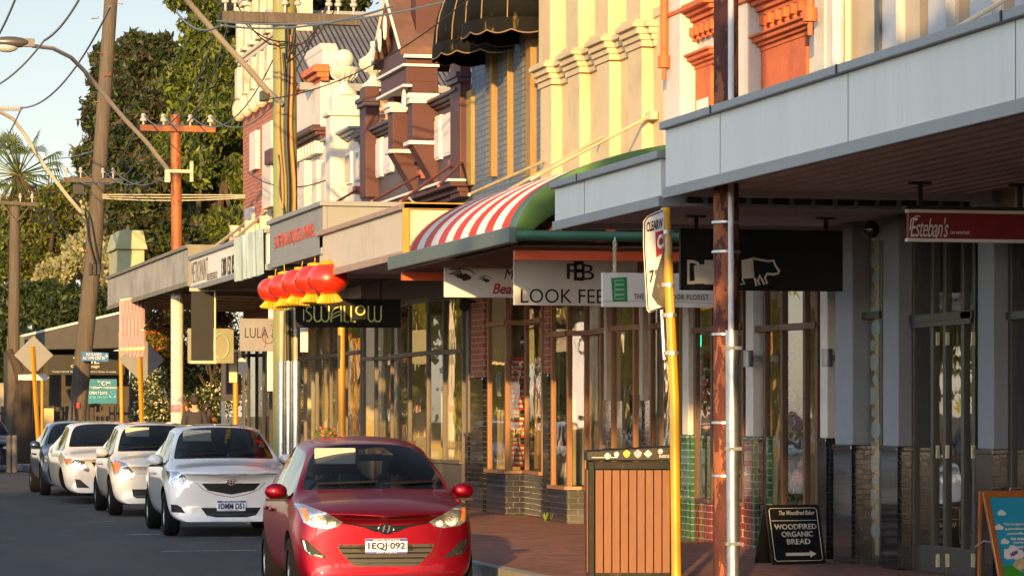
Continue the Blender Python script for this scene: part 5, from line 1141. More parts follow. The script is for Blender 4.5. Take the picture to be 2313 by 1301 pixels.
lamparm(TP, [(612,215),(560,155),(500,90),(440,22),(400,-25)], t0.y-.25, t0.y-3, .05, False)
b = MB(); c = pY(597, 218, t0.y-.3); b.box(c.x-.07, c.x+.07, c.y-.08, c.y+.08, c.z-.08, c.z+.08); b.build('junction_box', blackm, TP, bevel=.01)
b = MB(); c = pY(622, 222, t0.y-.26); b.tube([c+Vector((-.1,0,.1)), c+Vector((.12,0,-.1))], .04, 6); b.build('lamp_bracket', galv, TP)
# tangle of service cables round the crossarm
for k_ in range(9):
    a = random.choice(INS_T)+Vector((0,0,-.05)); c = pY(648+random.uniform(-6,8), 95+random.uniform(-10,50), t0.y-.3); b = MB(); b.tube(catenary(a, c, random.uniform(.1,.35), 8), .012, 5); b.build('service_cable', cable, TP)
# leaning grey timber pole
l0 = pd(160, 950, 77); l0.z = 0; l1 = pd(252, -20, 77); LP = pole('power_pole', 'leaning weathered grey timber power pole with steel step bolts', 'pole', [l0, l0.lerp(l1,.45)+Vector((.10,0,0)), l0.lerp(l1,.6)+Vector((.08,0,0)), l1], .23, .165, timber, n=24)
b = MB()
for i_, (px, py) in enumerate(((192,568),(203,400),(212,230),(250,170),(222,120),(222,42),(262,8))): c = pd(px, py, 76.8); s_ = -1 if i_ % 2 == 0 else 1; b.tube([c+Vector((.18*-s_,0,-.02)), c, c+Vector((0,0,.05))], .012, 5)
b.each('step_bolt', rusto, LP)
b = MB()
for py, r_ in ((760,.205),(888,.23),(906,.235)): t_ = (950-py)/970; c = l0.lerp(l1, t_)+Vector((.10*min(1,t_/.45),0,0)); b.lathe([(r_,-.04),(r_+.008,-.03),(r_+.008,.03),(r_,.04)], Vector((c.x+.0, c.y, c.z)), 22)
b.each('band', wtrim, LP); c = pd(172, 920, 76.7); b = MB(); b.box(c.x-.05, c.x+.08, c.y-.02, c.y, c.z-.02, c.z+.12); b.build('hydrant_tag', signred, LP)
c = pd(200, 408, 76.8); b = MB(); b.box(c.x-.62, c.x+.75, c.y-.12, c.y, c.z-.06, c.z+.06); b.build('crossarm', timber, LP)
INS_L = []
for dx in (-.55, -.2, .35, .6): q = c+Vector((dx, -.06, .18)); insul(LP, q, 1.0); INS_L.append(q+Vector((0,0,.1)))
b = MB(); q = c+Vector((-.25,-.1,-.25)); b.box(q.x-.14, q.x+.14, q.y-.1, q.y+.05, q.z-.12, q.z+.15); b.box(q.x-.2, q.x-.02, q.y-.1, q.y, q.z-.34, q.z-.18); b.build('switch_gear', cable, LP, bevel=.02)
b = MB(); q = pd(216, 595, 76.8)
for i_ in range(4): b.box(q.x-.17+.1*i_, q.x-.10+.1*i_, q.y-.05, q.y, q.z-.28, q.z); 
b.each('fuse_rack', cable, LP); b = MB(); b.tube([pd(192,470,76.7), pd(200,540,76.7), pd(214,595,76.7)], .03, 6); b.tube([pd(182,440,76.7), pd(206,500,76.7), pd(222,595,76.7)], .015, 5); b.each('down_cable', cable, LP)
P_ = [(182,478),(150,440),(100,375),(60,310),(30,270),(0,253),(-40,245)]; lamparm(LP, P_, 76.5, 74, .05, False)
# small pole further left with crossarm, in front of the palms
s0 = pd(28, 1005, 92); s0.z = 0; s1 = pd(34, 455, 92); SP = pole('power_pole', 'slim grey timber pole at the far left with a short crossarm', 'pole', [s0, s1], .20, .15, timber)
b = MB(); c = pd(38, 463, 91.8); b.prism([c+Vector((-.62,-.05,.02)), c+Vector((.62,-.05,-.04)), c+Vector((.62,-.05,.06)), c+Vector((-.62,-.05,.12))], (0,.1,0)); b.tube([c+Vector((-.4,0,0)), c+Vector((0,0,-.5))], .02, 5); b.tube([c+Vector((.4,0,0)), c+Vector((0,0,-.5))], .02, 5); b.build('crossarm', timber, SP)
for dx in (-.5, .1, .45): insul(SP, c+Vector((dx,0,.2)), 1)
b = MB(); c = pd(100, 490, 91.5)
for r_ in (.18,.22,.26): b.tube([c+Vector((r_*math.cos(a), 0, r_*math.sin(a)*1.0)) for a in [k_*.4 for k_ in range(17)]], .012, 4)
b.each('cable_coil', cable, SP)
IT = iter(['pair of','x'])
# ================================================================ overhead wires, each a thing
def wire(a, c, sag, r_, label, m=wirem): b = MB(); b.tube(catenary(a, c, sag, 18), r_, 5); single('overhead_wire', b, m, label, 'wire', 'overhead wires')
for k_, (i_, e, lab) in enumerate(((0,(560,60),'wire rising from the leftmost insulator of the orange rusted pole'),(1,(575,90),'wire rising from the second insulator of the orange rusted pole'),(2,(640,120),'wire rising from the third insulator of the orange rusted pole'),(3,(700,90),'wire rising from the rightmost insulator of the orange rusted pole'))):
    wire(INS_F[i_], INS_T[[0,1,3,4][k_]], .9, .012, lab)
for k_, i_ in enumerate((0,1,2,3)): wire(INS_L[i_], INS_F[i_]+Vector((0,.1,0)), .8, .012, 'drooping wire %s between the leaning pole and the orange rusted pole' % ('lowest of four','second of four','third of four','highest of four')[k_])
wire(pd(250,15,60), pd(40,235,88) if 0 else pd(46,244,74), .5, .022, 'thick dark wire from the upper leaning pole down to the pale strain insulator')
wire(pd(184,-10,50), pd(100,92,52), .1, .022, 'dark wire crossing the sky above the street lamp'); wire(pd(100,92,52), pd(-20,200,54), .1, .018, 'short dark wire continuing left past the lamp head'); wire(pd(38,-10,50), pd(-15,100,52), .05, .02, 'dark wire in the top left corner of the sky')
wire(pd(46,250,74), pd(-15,350,70), .1, .02, 'dark wire below the pale strain insulator at the left edge')
for j in range(3): wire(pd(232,440+j*4,76), pd(553,441+j*3,70), .0+.03*j, .014, ['upper','middle','lower'][j]+' of three parallel cream service wires to the brick building', rods)
wire(pd(100,357,110), pd(222,338,77), .1, .015, 'thin wire from the palm to the leaning pole')
for j, (a, c) in enumerate((((490,48),(1000,6)),((500,58),(890,14)),((400,30),(500,58)))): wire(pd(*a, 47), pd(*c, 42), .15, .016, ['long wire crossing in front of the grey roof, upper one','long wire crossing in front of the grey roof, lower one','short wire arriving at the mossy pole from the left'][j])
wire(pd(110,488,91), pd(280,640,80), .4, .012, 'thin cable from the slim pole down to the far canopy', cable); wire(pd(300,560,80), pd(110,485,91), .4, .012, 'thin cable sagging behind the leaning pole', cable)
wire(pd(600,225,48.3), pd(1080,-20,43), .3, .01, 'thin wire slanting up across the gable', cable); wire(pd(560,390,66), pd(735,408,50), .2, .012, 'thin service cable to the white shop wall', cable)
b = MB()
c = pd(-10, 246, 74); e = pd(46, 246, 74)
for j in range(16): q = c.lerp(e, j/15); b.tube([q, q+Vector((.02,0,0))], .065, 12)
b.tube([c, e+Vector((.05,0,0))], .03, 8); single('strain_insulator', b, porc, 'ribbed pale strain insulator at the left edge of the sky', 'insulator')
# ================================================================ bin
def P3(px, py, d): return pd(px, py, d)
th_ = math.radians(-13); bx0 = pX(1329, 1308, -3.42); cb = Vector((bx0.x, bx0.y, FP))
u = Vector((math.cos(th_), math.sin(th_), 0)); w_ = Vector((-u.y, u.x, 0)); bw, bd, bh = .78, .62, 1.17
BIN = thing('litter_bin', 'timber slatted litter bin with a sloping black lid covered in stickers', 'bin', cb)
def obox(mb, a0, a1, b0, b1, z0, z1, z1b=None): 
    z1b = z1 if z1b is None else z1b
    pts = [cb+u*a0+w_*b0, cb+u*a1+w_*b0, cb+u*a1+w_*b1, cb+u*a0+w_*b1]; vs = [p+Vector((0,0,z0)) for p in pts]+[pts[0]+Vector((0,0,z1)), pts[1]+Vector((0,0,z1b)), pts[2]+Vector((0,0,z1b)), pts[3]+Vector((0,0,z1))]
    mb.add(vs, [(0,3,2,1),(4,5,6,7),(0,1,5,4),(1,2,6,5),(2,3,7,6),(3,0,4,7)])
fm_ = mat('bin_black_steel', (.010,.010,.009), .6, spec=.2, var=.3, dirt=(.05,.04,.03), dscale=6, dlo=.55, dhi=.7)
b = MB(); obox(b, 0, .055, 0, .05, 0, 1.05); obox(b, bw-.05, bw, 0, .05, 0, 1.05); obox(b, .055, bw-.05, .003, .045, .98, 1.05); obox(b, .055, bw-.05, .003, .045, .03, .08); obox(b, -.0, .05, bd-.05, bd, 0, 1.05); obox(b, .003, .045, .05, bd-.05, .98, 1.05); obox(b, .03, bw-.03, .05, bd-.03, .05, 1.03); b.build('frame', fm_, BIN, bevel=.006)
sl_m = mat('orange_timber_slat', (.14,.040,.008), .5, var=.18, scale=3, stretch=(9,9,.8), bump=.2)
n = 9
for j in range(n): a0 = .06+j*(bw-.11)/n; b = MB(); obox(b, a0+.004, a0+(bw-.11)/n-.004, -.012, .0, .06, .975); b.build('slat', sl_m, BIN, bevel=.003)
for j in range(5): b0 = .06+j*(bd-.1)/5; b = MB(); obox(b, -.012, -.0, b0+.004, b0+(bd-.1)/5-.004, .06, .975); b.build('slat', sl_m, BIN, bevel=.003)
b = MB(); obox(b, -.02, bw+.02, -.02, bd+.02, 1.055, 1.145, 1.19); lid = b.build('lid', mat('bin_lid_black', (.010,.010,.010), .5, spec=.25, var=.3), BIN, bevel=.012)
def st_(mb, a, z, pts, s): mb.prism([cb+u*(a+x*s)+w_*(-.0225)+Vector((0,0,z+y*s)) for x, y in pts], -w_*.002)
circ = [(math.cos(t)*(1+.12*math.sin(5*t)), math.sin(t)*(1+.12*math.cos(4*t))) for t in [2*math.pi*k_/20 for k_ in range(20)]]
for a, z, s, cc, nm in ((.17,1.10,.026,(.6,.6,.5),'sticker'),(.25,1.115,.022,(.62,.60,.60),'sticker'),(.34,1.12,.030,(.70,.48,.02),'sticker'),(.44,1.12,.034,(.28,.25,.33),'sticker'),(.64,1.14,.022,(.45,.40,.40),'sticker')):
    b = MB(); st_(b, a, z, circ, s); b.build('sticker', mat('sticker_%s' % {.17:'cream',.25:'white',.34:'yellow',.44:'mauve',.64:'grey'}[a], cc, .5, var=.6 if a in (.17,.44) else .15, scale=40), lid)
b = MB(); st_(b, .53, 1.12, [(0,1),(1.1,0),(0,-1),(-1.1,0)], .034); so = b.build('diamond_sticker', signwhite, lid); b = MB()
for a in range(4): b.prism([cb+u*(.53+.011*math.cos(a*1.57+.78)+.006*math.cos(t))+w_*(-.026)+Vector((0,0,1.12+.011*math.sin(a*1.57+.78)+.006*math.sin(t))) for t in [2*math.pi*k_/8 for k_ in range(8)]], -w_*.001)
b.each('clover', signink, so)
b = MB(); obox(b, .03, .26, -.0245, -.0225, 1.085, 1.09); b.build('white_stripe', signwhite, lid)
text('INSIDE', cb+u*.63+w_*(-.0225)+Vector((0,0,1.085)), u, CV, .09, .025, signwhite, lid, off=.002)
# ================================================================ bread A-frame
Y = pX(1810, 1268, -1.2).y; Yb = 28.6
def aframe(pl, pr, pt, pbm, Yf, label, lean=.13):
    a, c = pY(pl, pbm, Yf), pY(pr, pt, Yf+lean); w0 = c.x-a.x; base = Vector((a.x, Yf, a.z)); H_ = c.z-a.z
    v_ = Vector((0, lean, H_)).normalized(); L_ = math.hypot(lean, H_); return base, Vector((1,0,0)), v_, w0, L_
dB = 30.3; base = pd(1745, 1268, dB); base.z = FP
wB = .60; u_ = Vector((.985,.17,0)).normalized(); v_ = Vector((-.17*.16,.16,.60)).normalized(); nf = u_.cross(v_); hB = .60
BS = thing('pavement_sign', 'black bread sandwich board with white lettering and an arrow pointing right', 'sign', base)
b = MB(); b.prism([base+u_*0, base+u_*wB, base+u_*wB+v_*hB, base+v_*hB], -nf*.02); fr_ = b.build('front_panel', blacksign, BS, bevel=.004)
bb = base-nf*.42; b = MB(); v2 = (base+v_*hB-bb-Vector((0,0,0))).normalized(); b.prism([bb, bb+u_*wB, base+v_*hB+u_*wB-nf*.03, base+v_*hB-nf*.03], -nf*.02); b.build('rear_panel', blacksign, BS)
b = MB()
ins_ = .035
cs = [(ins_+.02,ins_),(wB-ins_-.02,ins_),(wB-ins_,ins_+.02),(wB-ins_,hB-ins_-.02),(wB-ins_-.02,hB-ins_),(ins_+.02,hB-ins_),(ins_,hB-ins_-.02),(ins_,ins_+.02),(ins_+.02,ins_)]
b.tube([base+u_*x+v_*y+nf*.002 for x, y in cs], .0035, 5); b.tube([base+u_*.05+v_*.44+nf*.002, base+u_*.55+v_*.44+nf*.002], .0035, 5); b.build('white_line', wtrim, fr_)
text('The Woodfired Baker', base+u_*.14+v_*.495, u_, v_, .40, .045, wtrim, fr_, shear=.3)
for s_, y_, x0, x1 in (('WOODFIRED',.35,.07,.54),('ORGANIC',.275,.14,.49),('BREAD',.20,.19,.45)): text(s_, base+u_*x0+v_*y_, u_, v_, x1-x0, .055, wtrim, fr_, bold=.025)
b = MB(); outline(b, [(.16,.085),(.43,.085),(.43,.065),(.50,.10),(.43,.135),(.43,.115),(.16,.115)], base, u_, v_); b.build('arrow', wtrim, fr_)
# ================================================================ ice cream A-frame
dI = 26.0; base = pd(2262, 1345, 26.0); base.z = FP; u_ = Vector((.98,.12,0)).normalized(); v_ = Vector((.0,.10,.9)).normalized(); nf = u_.cross(v_)
hI = (pd(2235,1105,26.2).z-FP); wI = .62
IS = thing('pavement_sign', 'orange timber framed sandwich board with a sky blue ice cream poster at the right edge', 'sign', base)
wood = mat('varnished_orange_wood', (.38,.12,.03), .3, var=.2, coat=.5, stretch=(6,6,1))
def q2(x, y, o=0): return base+u_*(x-.17*y/hI)+v_*y+nf*o
b = MB(); F_w = .055
b.prism([q2(0,0), q2(F_w,0), q2(F_w+.03,hI-.06), q2(.03,hI-.06)], -nf*.03); b.prism([q2(wI-F_w,0), q2(wI,0), q2(wI+.0,hI-.06), q2(wI-F_w,hI-.06)], -nf*.03)
b.prism([q2(.03,hI-.06), q2(wI,hI-.06), q2(wI,hI-.02), q2(wI-.03,hI), q2(.06,hI), q2(.033,hI-.02)], -nf*.03); b.build('frame', wood, IS, bevel=.006)
b = MB(); b.prism([q2(F_w+.002,.02,-.01), q2(wI-F_w,.02,-.01), q2(wI-F_w,hI-.061,-.01), q2(F_w+.03,hI-.061,-.01)], -nf*.01); po = b.build('poster', mat('poster_blue', (.02,.30,.50), .3, var=.05, coat=.4), IS)
b = MB(); b.prism([q2(-.02,0,-.35), q2(.03,0,-.35), q2(.06,hI,-.04), q2(.03,hI,-.04)], -nf*.03); b.prism([q2(wI-.05,0,-.35), q2(wI,0,-.35), q2(wI,hI,-.04), q2(wI-.05,hI,-.04)], -nf*.03); b.each('rear_legs', wood, IS)
b = MB(); b.prism([q2(.0,.05,-.33), q2(.04,.05,-.33), q2(.06,hI-.1,-.06), q2(.04,hI-.1,-.06)], -nf*.01); b.build('rear_board', shopdark, IS)
b = MB(); b.tube([q2(.0,.38,-.28), q2(.02,.42,-.15), q2(.05,.40,-.03)], .008, 5); b.build('stay_hinge', galv, IS)
b = MB(); b.prism([q2(F_w+.006,.02,-.008), q2(wI-F_w,.02,-.008), q2(wI-F_w,.20,-.008), q2(.3,.215,-.008), q2(F_w+.011,.20,-.008)], nf*.001); b.build('green_field', mat('poster_green', (.05,.28,.03), .3), po)
cl_ = [(-1.2,-.4),(-.9,-.6),(-.3,-.55),(.2,-.65),(.8,-.5),(1.2,-.2),(1.0,.3),(.6,.4),(.3,.75),(-.2,.8),(-.5,.45),(-1.0,.4)]
for (cx, cy, s) in ((.17,hI-.19,.035),(.115,hI-.31,.035),(.14,hI-.43,.035),(.20,hI-.53,.085)):
    b = MB(); b.prism([q2(cx+x*s, cy+y*s, -.007) for x, y in cl_], nf*.001); b.build('white_cloud', signwhite, po)
for s_, x0, x1, y_ in (('The fudgiest',.155,.36,.30),('peanuttiest',.165,.35,.34),('pretzelliest',.175,.37,.38),('ice cream',.20,.36,.42),("you've",.215,.31,.455),('sunk',.235,.31,.49)): text(s_, q2(x0, hI-y_, -.008), u_, v_, x1-x0, .026, signwhite, po, bold=.03, off=.002)
text('NEW', q2(.165, hI-.56, -.006), (u_+v_*.35), (v_-u_*.35), .075, .035, mat('poster_violet', (.10,.06,.35), .4), po, bold=.04)
b = MB(); b.prism([q2(.22+.06*math.cos(t)*1.9+.06, hI-.63+.05*math.sin(t)+.01*math.sin(4*t), -.006) for t in [2*math.pi*k_/22 for k_ in range(22)]], nf*.001); b.build('ice_cream_picture', mat('ice_cream_tan', (.55,.40,.22), .5, var=.5, scale=25), po)
b = MB(); b.prism([q2(.24,hI-.66,-.005), q2(.42,hI-.66,-.005), q2(.40,hI-.80,-.005), q2(.26,hI-.80,-.005)], nf*.001); b.build('tub_picture', MATS['poster_blue'], po)
b = MB(); b.prism([q2(.15+.05*math.cos(t), hI-.78+.05*math.sin(t), -.005) for t in [2*math.pi*k_/14 for k_ in range(14)]], nf*.001); b.build('pretzel_picture', mat('pretzel_brown', (.22,.08,.02), .5, var=.5, scale=30), po)
b = MB(); b.tube([q2(.30,hI+.0,-.02), q2(.31,hI+.02,-.02), q2(.42,hI+.02,-.02), q2(.43,hI,-.02)], .005, 5); b.build('handle', galv, IS)
# ================================================================ distant signs and yellow posts
def dpost(name, label, px0, py0, px1, py1, d, r_=.035, m=yellowp, cat='post'):
    a = pd(px0, py0, d); a.z = .05; c = pd(px1, py1, d); return pole(name, label, cat, [a, c], r_, r_, m, n=8)
def diamond(label, px, py, hd, d, post, m):
    c = pd(px, py, d); t = thing('warning_sign', label, 'sign', (c.x, c.y, c.z-hd)); b = MB(); b.prism([c+Vector((0,0,-hd)), c+Vector((hd,0,0)), c+Vector((0,0,hd)), c+Vector((-hd,0,0))], (0,.01,0)); b.build('plate_back', m, t, bevel=.003)
    a = pd(post[0], post[1], d-.05); a.z = .05; e = pd(post[2], post[3], d-.05); b = MB(); b.tube([a, e], .05, 4); b.build('post', yellowp, t)
alum = mat('sign_aluminium', (.15,.16,.17), .5, .25, var=.08)
diamond('grey back of a diamond warning sign on a leaning yellow post, at the far left', 76, 802, .46, 73, (92, 1010, 73, 782), alum)
diamond('grey back of a diamond warning sign partly behind the pink fringed banner', 320, 812, .52, 69, (325, 985, 314, 760), alum)
t = dpost('sign_post', 'thin yellow post with a white arrow-shaped street sign', 95, 1000, 95, 828, 74); c = pd(76, 853, 73.9); b = MB(); b.prism([c+Vector((-.36,0,-.05)), c+Vector((.28,0,-.06)), c+Vector((.37,0,.01)), c+Vector((.28,0,.09)), c+Vector((-.36,0,.07))], (0,.01,0)); b.build('arrow_plate', signwhite, t)
dpost('sign_post', 'plain yellow post left of the pink fringed banner', 277, 990, 272, 750, 71, .045)
t = thing('street_sign', 'blue street name sign with white letters fixed to the leaning timber pole', 'sign', pd(183, 815, 76.6)); Yq = pd(210, 800, 76.6).y
a, c = pY(184, 815, Yq), pY(245, 794, Yq); b = MB(); b.prism([a, Vector((c.x, Yq, a.z-.02)), Vector((c.x, Yq, c.z-.03)), Vector((a.x, Yq, c.z))], (0,.012,0)); o = b.build('plate', mat('street_blue', (.015,.12,.33), .4), t)
for s_, x0, x1, y0, y1 in (('MAYLANDS',195,229,797,804),('AUTUMN CENTRE',187,237,805,812)): p, q = pY(x0, y1, Yq), pY(x1, y0, Yq); text(s_, p, CU, CV, q.x-p.x, q.z-p.z, signwhite, t, bold=.01)
b = MB(); p = pY(239, 804, Yq); b.prism([p+Vector((0,-.003,-.05)), p+Vector((.05,-.003,0)), p+Vector((0,-.003,.05))], (0,-.003,0)); b.build('arrow', signwhite, t)
t = thing('massage_sign', 'turquoise therapy massage sign with white letters behind the leaning pole', 'sign', pd(197, 912, 90)); Yq = pd(230, 880, 90).y
a, c = pY(199, 911, Yq), pY(264, 856, Yq); b = MB(); b.box(a.x, c.x, Yq, Yq+.03, a.z, c.z); b.build('board', mat('turquoise', (.008,.14,.22), .4), t); a2 = pY(188, 911, Yq); b = MB(); b.box(a2.x, a.x-.02, Yq, Yq+.03, a.z, pY(0,866,Yq).z); b.build('side_board', mat('navy_board', (.01,.05,.14), .4), t)
for s_, x0, x1, y0, y1 in (('TCM',220,249,861,870),('THERAPY MASSAGE',202,264,873,878),('OPEN 7 DAYS',202,242,884,891),('0426 154 551',202,243,894,900)): p, q = pY(x0, y1, Yq-.002), pY(x1, y0, Yq); text(s_, p, CU, CV, q.x-p.x, q.z-p.z, signwhite if s_[0] != '0' else mat('pale_cyan', (.15,.5,.6), .5), t, bold=.01)
b = MB()
for s_ in (-1, 1): b.prism([pY(254+s_*1, 899, Yq-.003), pY(254+s_*8, 890, Yq-.003), pY(254+s_*6, 897, Yq-.003)], (0,-.004,0))
b.tube([pY(255+5*math.cos(a), 886+4*math.sin(a), Yq-.006) for a in [k_*.6 for k_ in range(11)]], .006, 4); b.build('hands_emblem', MATS['pale_cyan'], t)
for s_ in range(5): p, q = pY(190, 872+s_*9, Yq-.002), pY(195, 866+s_*9, Yq); b = MB(); b.tube([Vector((p.x,p.y,p.z)), Vector((q.x,p.y,q.z))], .007, 4); b.tube([Vector((p.x,p.y,q.z)), Vector((q.x,p.y,q.z))], .007, 4); b.tube([Vector((p.x,p.y,(p.z+q.z)/2)), Vector((q.x,p.y,(p.z+q.z)/2))], .007, 4); b.tube([Vector(((p.x+q.x)/2,p.y,p.z)), Vector(((p.x+q.x)/2,p.y,q.z))], .007, 4); b.build('character', signwhite, t)
b = MB()
for px in (200, 262): p = pY(px, 912, Yq+.02); b.tube([Vector((p.x, p.y, 0)), p], .03, 6)
b.each('leg', cable, t)
# verandah shop at the far left
VS = thing('verandah_shop', 'low dark verandah shop with a lettered black awning at the far left', 'building', pd(200, 940, 96)); Yv = pd(200, 800, 96).y
b = MB(); A1, A2 = pY(52, 762, Yv), pY(300, 712, Yv-6)
b.prism([pY(50,762,Yv), pY(290,705,Yv-4), pY(290,785,Yv-4), pY(50,790,Yv)], (0, 5, 0)); b.build('roof', mat('dark_roof_sheet', (.07,.065,.055), .7, var=.15), VS); b = MB(); b.prism([pY(50,756,Yv), pY(290,699,Yv-4), pY(290,704,Yv-4), pY(50,761,Yv)], (0, 5, 0)); b.build('ridge_flashing', metalblue, VS)
b = MB(); a, c = pY(110, 846, Yv-1), pY(282, 802, Yv-1); b.box(a.x, c.x, Yv-1.0, Yv-.9, a.z, c.z); b.build('awning_board', mat('awning_charcoal', (.025,.025,.022), .8), VS); b = MB(); b.box(pY(30,0,Yv).x, pY(300,0,Yv).x, Yv+1, Yv+4, 0, pY(0,790,Yv).z); b.build('wall', shopdark, VS)
for s_, x0, x1, y0, y1 in (('VINE',165,224,807,821),('Garden-Design',160,224,824,832),('Vintage Inspired  Design Consulting  Home Flower Arranging',117,262,838,841)): p, q = pY(x0, y1, Yv-1.001), pY(x1, y0, Yv-1.001); text(s_, p, CU, CV, q.x-p.x, q.z-p.z, signwhite, VS)
b = MB(); 
for px in (30, 52): p = pY(px, 800, Yv-.5)
b.box(pY(16,0,Yv-.6).x, pY(55,0,Yv-.6).x, Yv-.6, Yv-.55, pY(0,792,Yv-.6).z, pY(0,760,Yv-.6).z); b.build('green_fascia', mat('dull_green_board', (.06,.09,.07), .6), VS)
# fences
def fence(label, pl, pr, pt, pb_, d, m, w_, gap, name='fence', top=None, lat=False):
    Y = pd((pl+pr)/2, 900, d).y; a, c = pY(pl, pb_, Y), pY(pr, pt, Y); t = thing(name, label, 'fence', (a.x, Y, 0)); b = MB(); x = a.x
    while x < c.x: b.box(x, min(x+w_, c.x), Y, Y+.03, 0, c.z+(random.uniform(-.03,.03) if top else 0)); x += w_+gap
    b.build('palings', m, t); b = MB(); b.box(a.x, c.x, Y+.031, Y+.07, .4, .48); b.box(a.x, c.x, Y+.031, Y+.07, c.z-.25, c.z-.17)
    if lat: b.box(a.x, c.x, Y-.03, Y+.05, c.z, c.z+.06); b.box(a.x, c.x, Y-.01, Y+.02, c.z+.06, c.z+.22); b.box(a.x, c.x, Y-.03, Y+.05, c.z+.22, c.z+.28)
    b.each('rail', m, t)
fence('tall cream corrugated fence behind the dark palings', -20, 262, 885, 990, 100, mat('cream_fence', (.48,.42,.30), .6), .20, .015, lat=True)
fence('dark brown paling fence at the far left', -20, 215, 918, 990, 95, mat('dark_paling', (.045,.04,.035), .9), .12, .03, top=1)
fence('black spear-topped iron fence with thin bars', 215, 300, 918, 985, 93, mat('orange_brown_wall', (.07,.05,.04), .8), .03, .11)
b = MB(); c = pd(205, 945, 91); b.lathe([(.22,0),(.34,.45),(.40,.47),(.40,.56),(.34,.56)], Vector((c.x, c.y, .72)), 16); b.box(c.x-.25, c.x+.25, c.y-.2, c.y+.2, 0, .72); single('terracotta_planter', b, mat('terracotta', (.33,.12,.05), .8), 'terracotta planter tub in front of the black iron fence', 'planter')
b = MB()
for px in (104, 116): pass
c = pd(110, 940, 94.5); b.box(c.x-.15, c.x+.15, c.y-.1, c.y+.05, 0, 1.75); single('gate_post', b, mat('pale_gate', (.48,.38,.20), .6), 'pale yellow gate post between the dark palings', 'post', bevel=.01)
for px, lab in ((20,'white bollard at the left edge behind the dark parked car'),(33,'second white bollard at the left edge, nearest the timber pole')): c = pd(px, 1010, 84); b = MB(); b.tube([Vector((c.x, c.y, 0)), Vector((c.x, c.y, 1.0))], .07, 10); single('bollard', b, mat('bollard_cream', (.20,.17,.14), .7), lab, 'bollard', 'bollards at the corner')
t = thing('parking_sign', 'yellow bus stop post with a small sign plate left of the far shopfronts', 'sign', pd(532, 965, 62)); a = pd(532, 960, 62); a.z = FP; b = MB(); b.tube([a, pd(532, 795, 62)], .055, 12); b.build('post', yellowp, t, smooth=True); b = MB(); c = pd(524, 830, 61.9); b.box(c.x-.06, c.x+.1, c.y-.02, c.y, c.z-.30, c.z+.30); b.build('plate', rods, t)
t = thing('sign_post', 'yellow steel post in front of the dark hanging bar sign windows', 'post', pd(775, 1000, 45)); a = pX(774, 1000, -3.0); a.z = FP; e = pX(771, 740, -3.0); b = MB(); b.tube([a, e], .05, 12); b.build('post', yellowp, t, smooth=True); b = MB(); b.box(e.x-.05, e.x-.02, e.y-.06, e.y-.03, e.z-.55, e.z-.1); b.build('bracket', cable, t)
b = MB(); c = pd(504, 925, 66); b.box(c.x-.04, c.x+.04, c.y-.04, c.y+.04, 0, c.z+.3); single('marker_post', b, wtrim, 'short white marker post by the hedge', 'post')
b = MB(); a, c = pY(500, 905, 64), pY(545, 790, 64); b.box(a.x, c.x, 64, 64.06, a.z, c.z); o = thing('navy_sign', 'navy blue pavement blade sign with a pale disc beside the far shops', 'sign', (a.x, 64, a.z)); b.build('board', mat('navy_sign', (.02,.025,.05), .5), o); b = MB(); e = pY(546, 828, 63.99); b.prism([e+Vector((.12*math.cos(t), 0, .18*math.sin(t))) for t in [2*math.pi*k_/16 for k_ in range(16)]], (0,-.004,0)); b.build('disc', signwhite, o)
# white panels in the far shop
for lab, pl, pr, pt, pb_, Y in (('white lightbox panel hanging left of the mossy pole', 607, 622, 640, 720, 49.6),('white lightbox panel hanging right of the mossy pole', 679, 696, 740, 795, 47.0),('tall bright white panel in the far shop doorway', 604, 617, 793, 883, 58)):
    a, c = pY(pl, pb_, Y), pY(pr, pt, Y); b = MB(); b.box(a.x, c.x, Y, Y+.05, a.z, c.z); single('lightbox', b, wtrim, lab, 'lightbox', bevel=.005)
b = MB()
for k_ in range(26):
    a = pX(1232, 1172, -.12); a.z = FP; az = k_*2.4; L_ = random.uniform(.06,.16); d_v = Vector((math.cos(az)*.5, math.sin(az)*.5, .9)).normalized(); sd = d_v.cross(Vector((0,0,1))).normalized()*.010; b.add([a-sd, a+d_v*L_*.6-sd, a+d_v*L_, a+d_v*L_*.6+sd, a+sd], [(0,1,2,3,4)])
single('weed', b, mat('weed_green', (.14,.20,.03), .8), 'small green weed growing at the foot of the black tiles left of the bin', 'weed', fix=False)
t = thing('floodlight', 'small black floodlight on the pier left of the homewares shop', 'light', pX(1050, 690, -.15)); c = pX(1050, 690, -.2); b = MB(); b.tube([c+Vector((0,.05,.06)), c+Vector((-.03,-.12,-.02))], .07, 12, .085); b.build('lamp_body', blackm, t, smooth=True); b = MB(); b.box(c.x, c.x+.22, c.y-.02, c.y+.02, c.z+.04, c.z+.08); b.build('bracket', blackm, t)
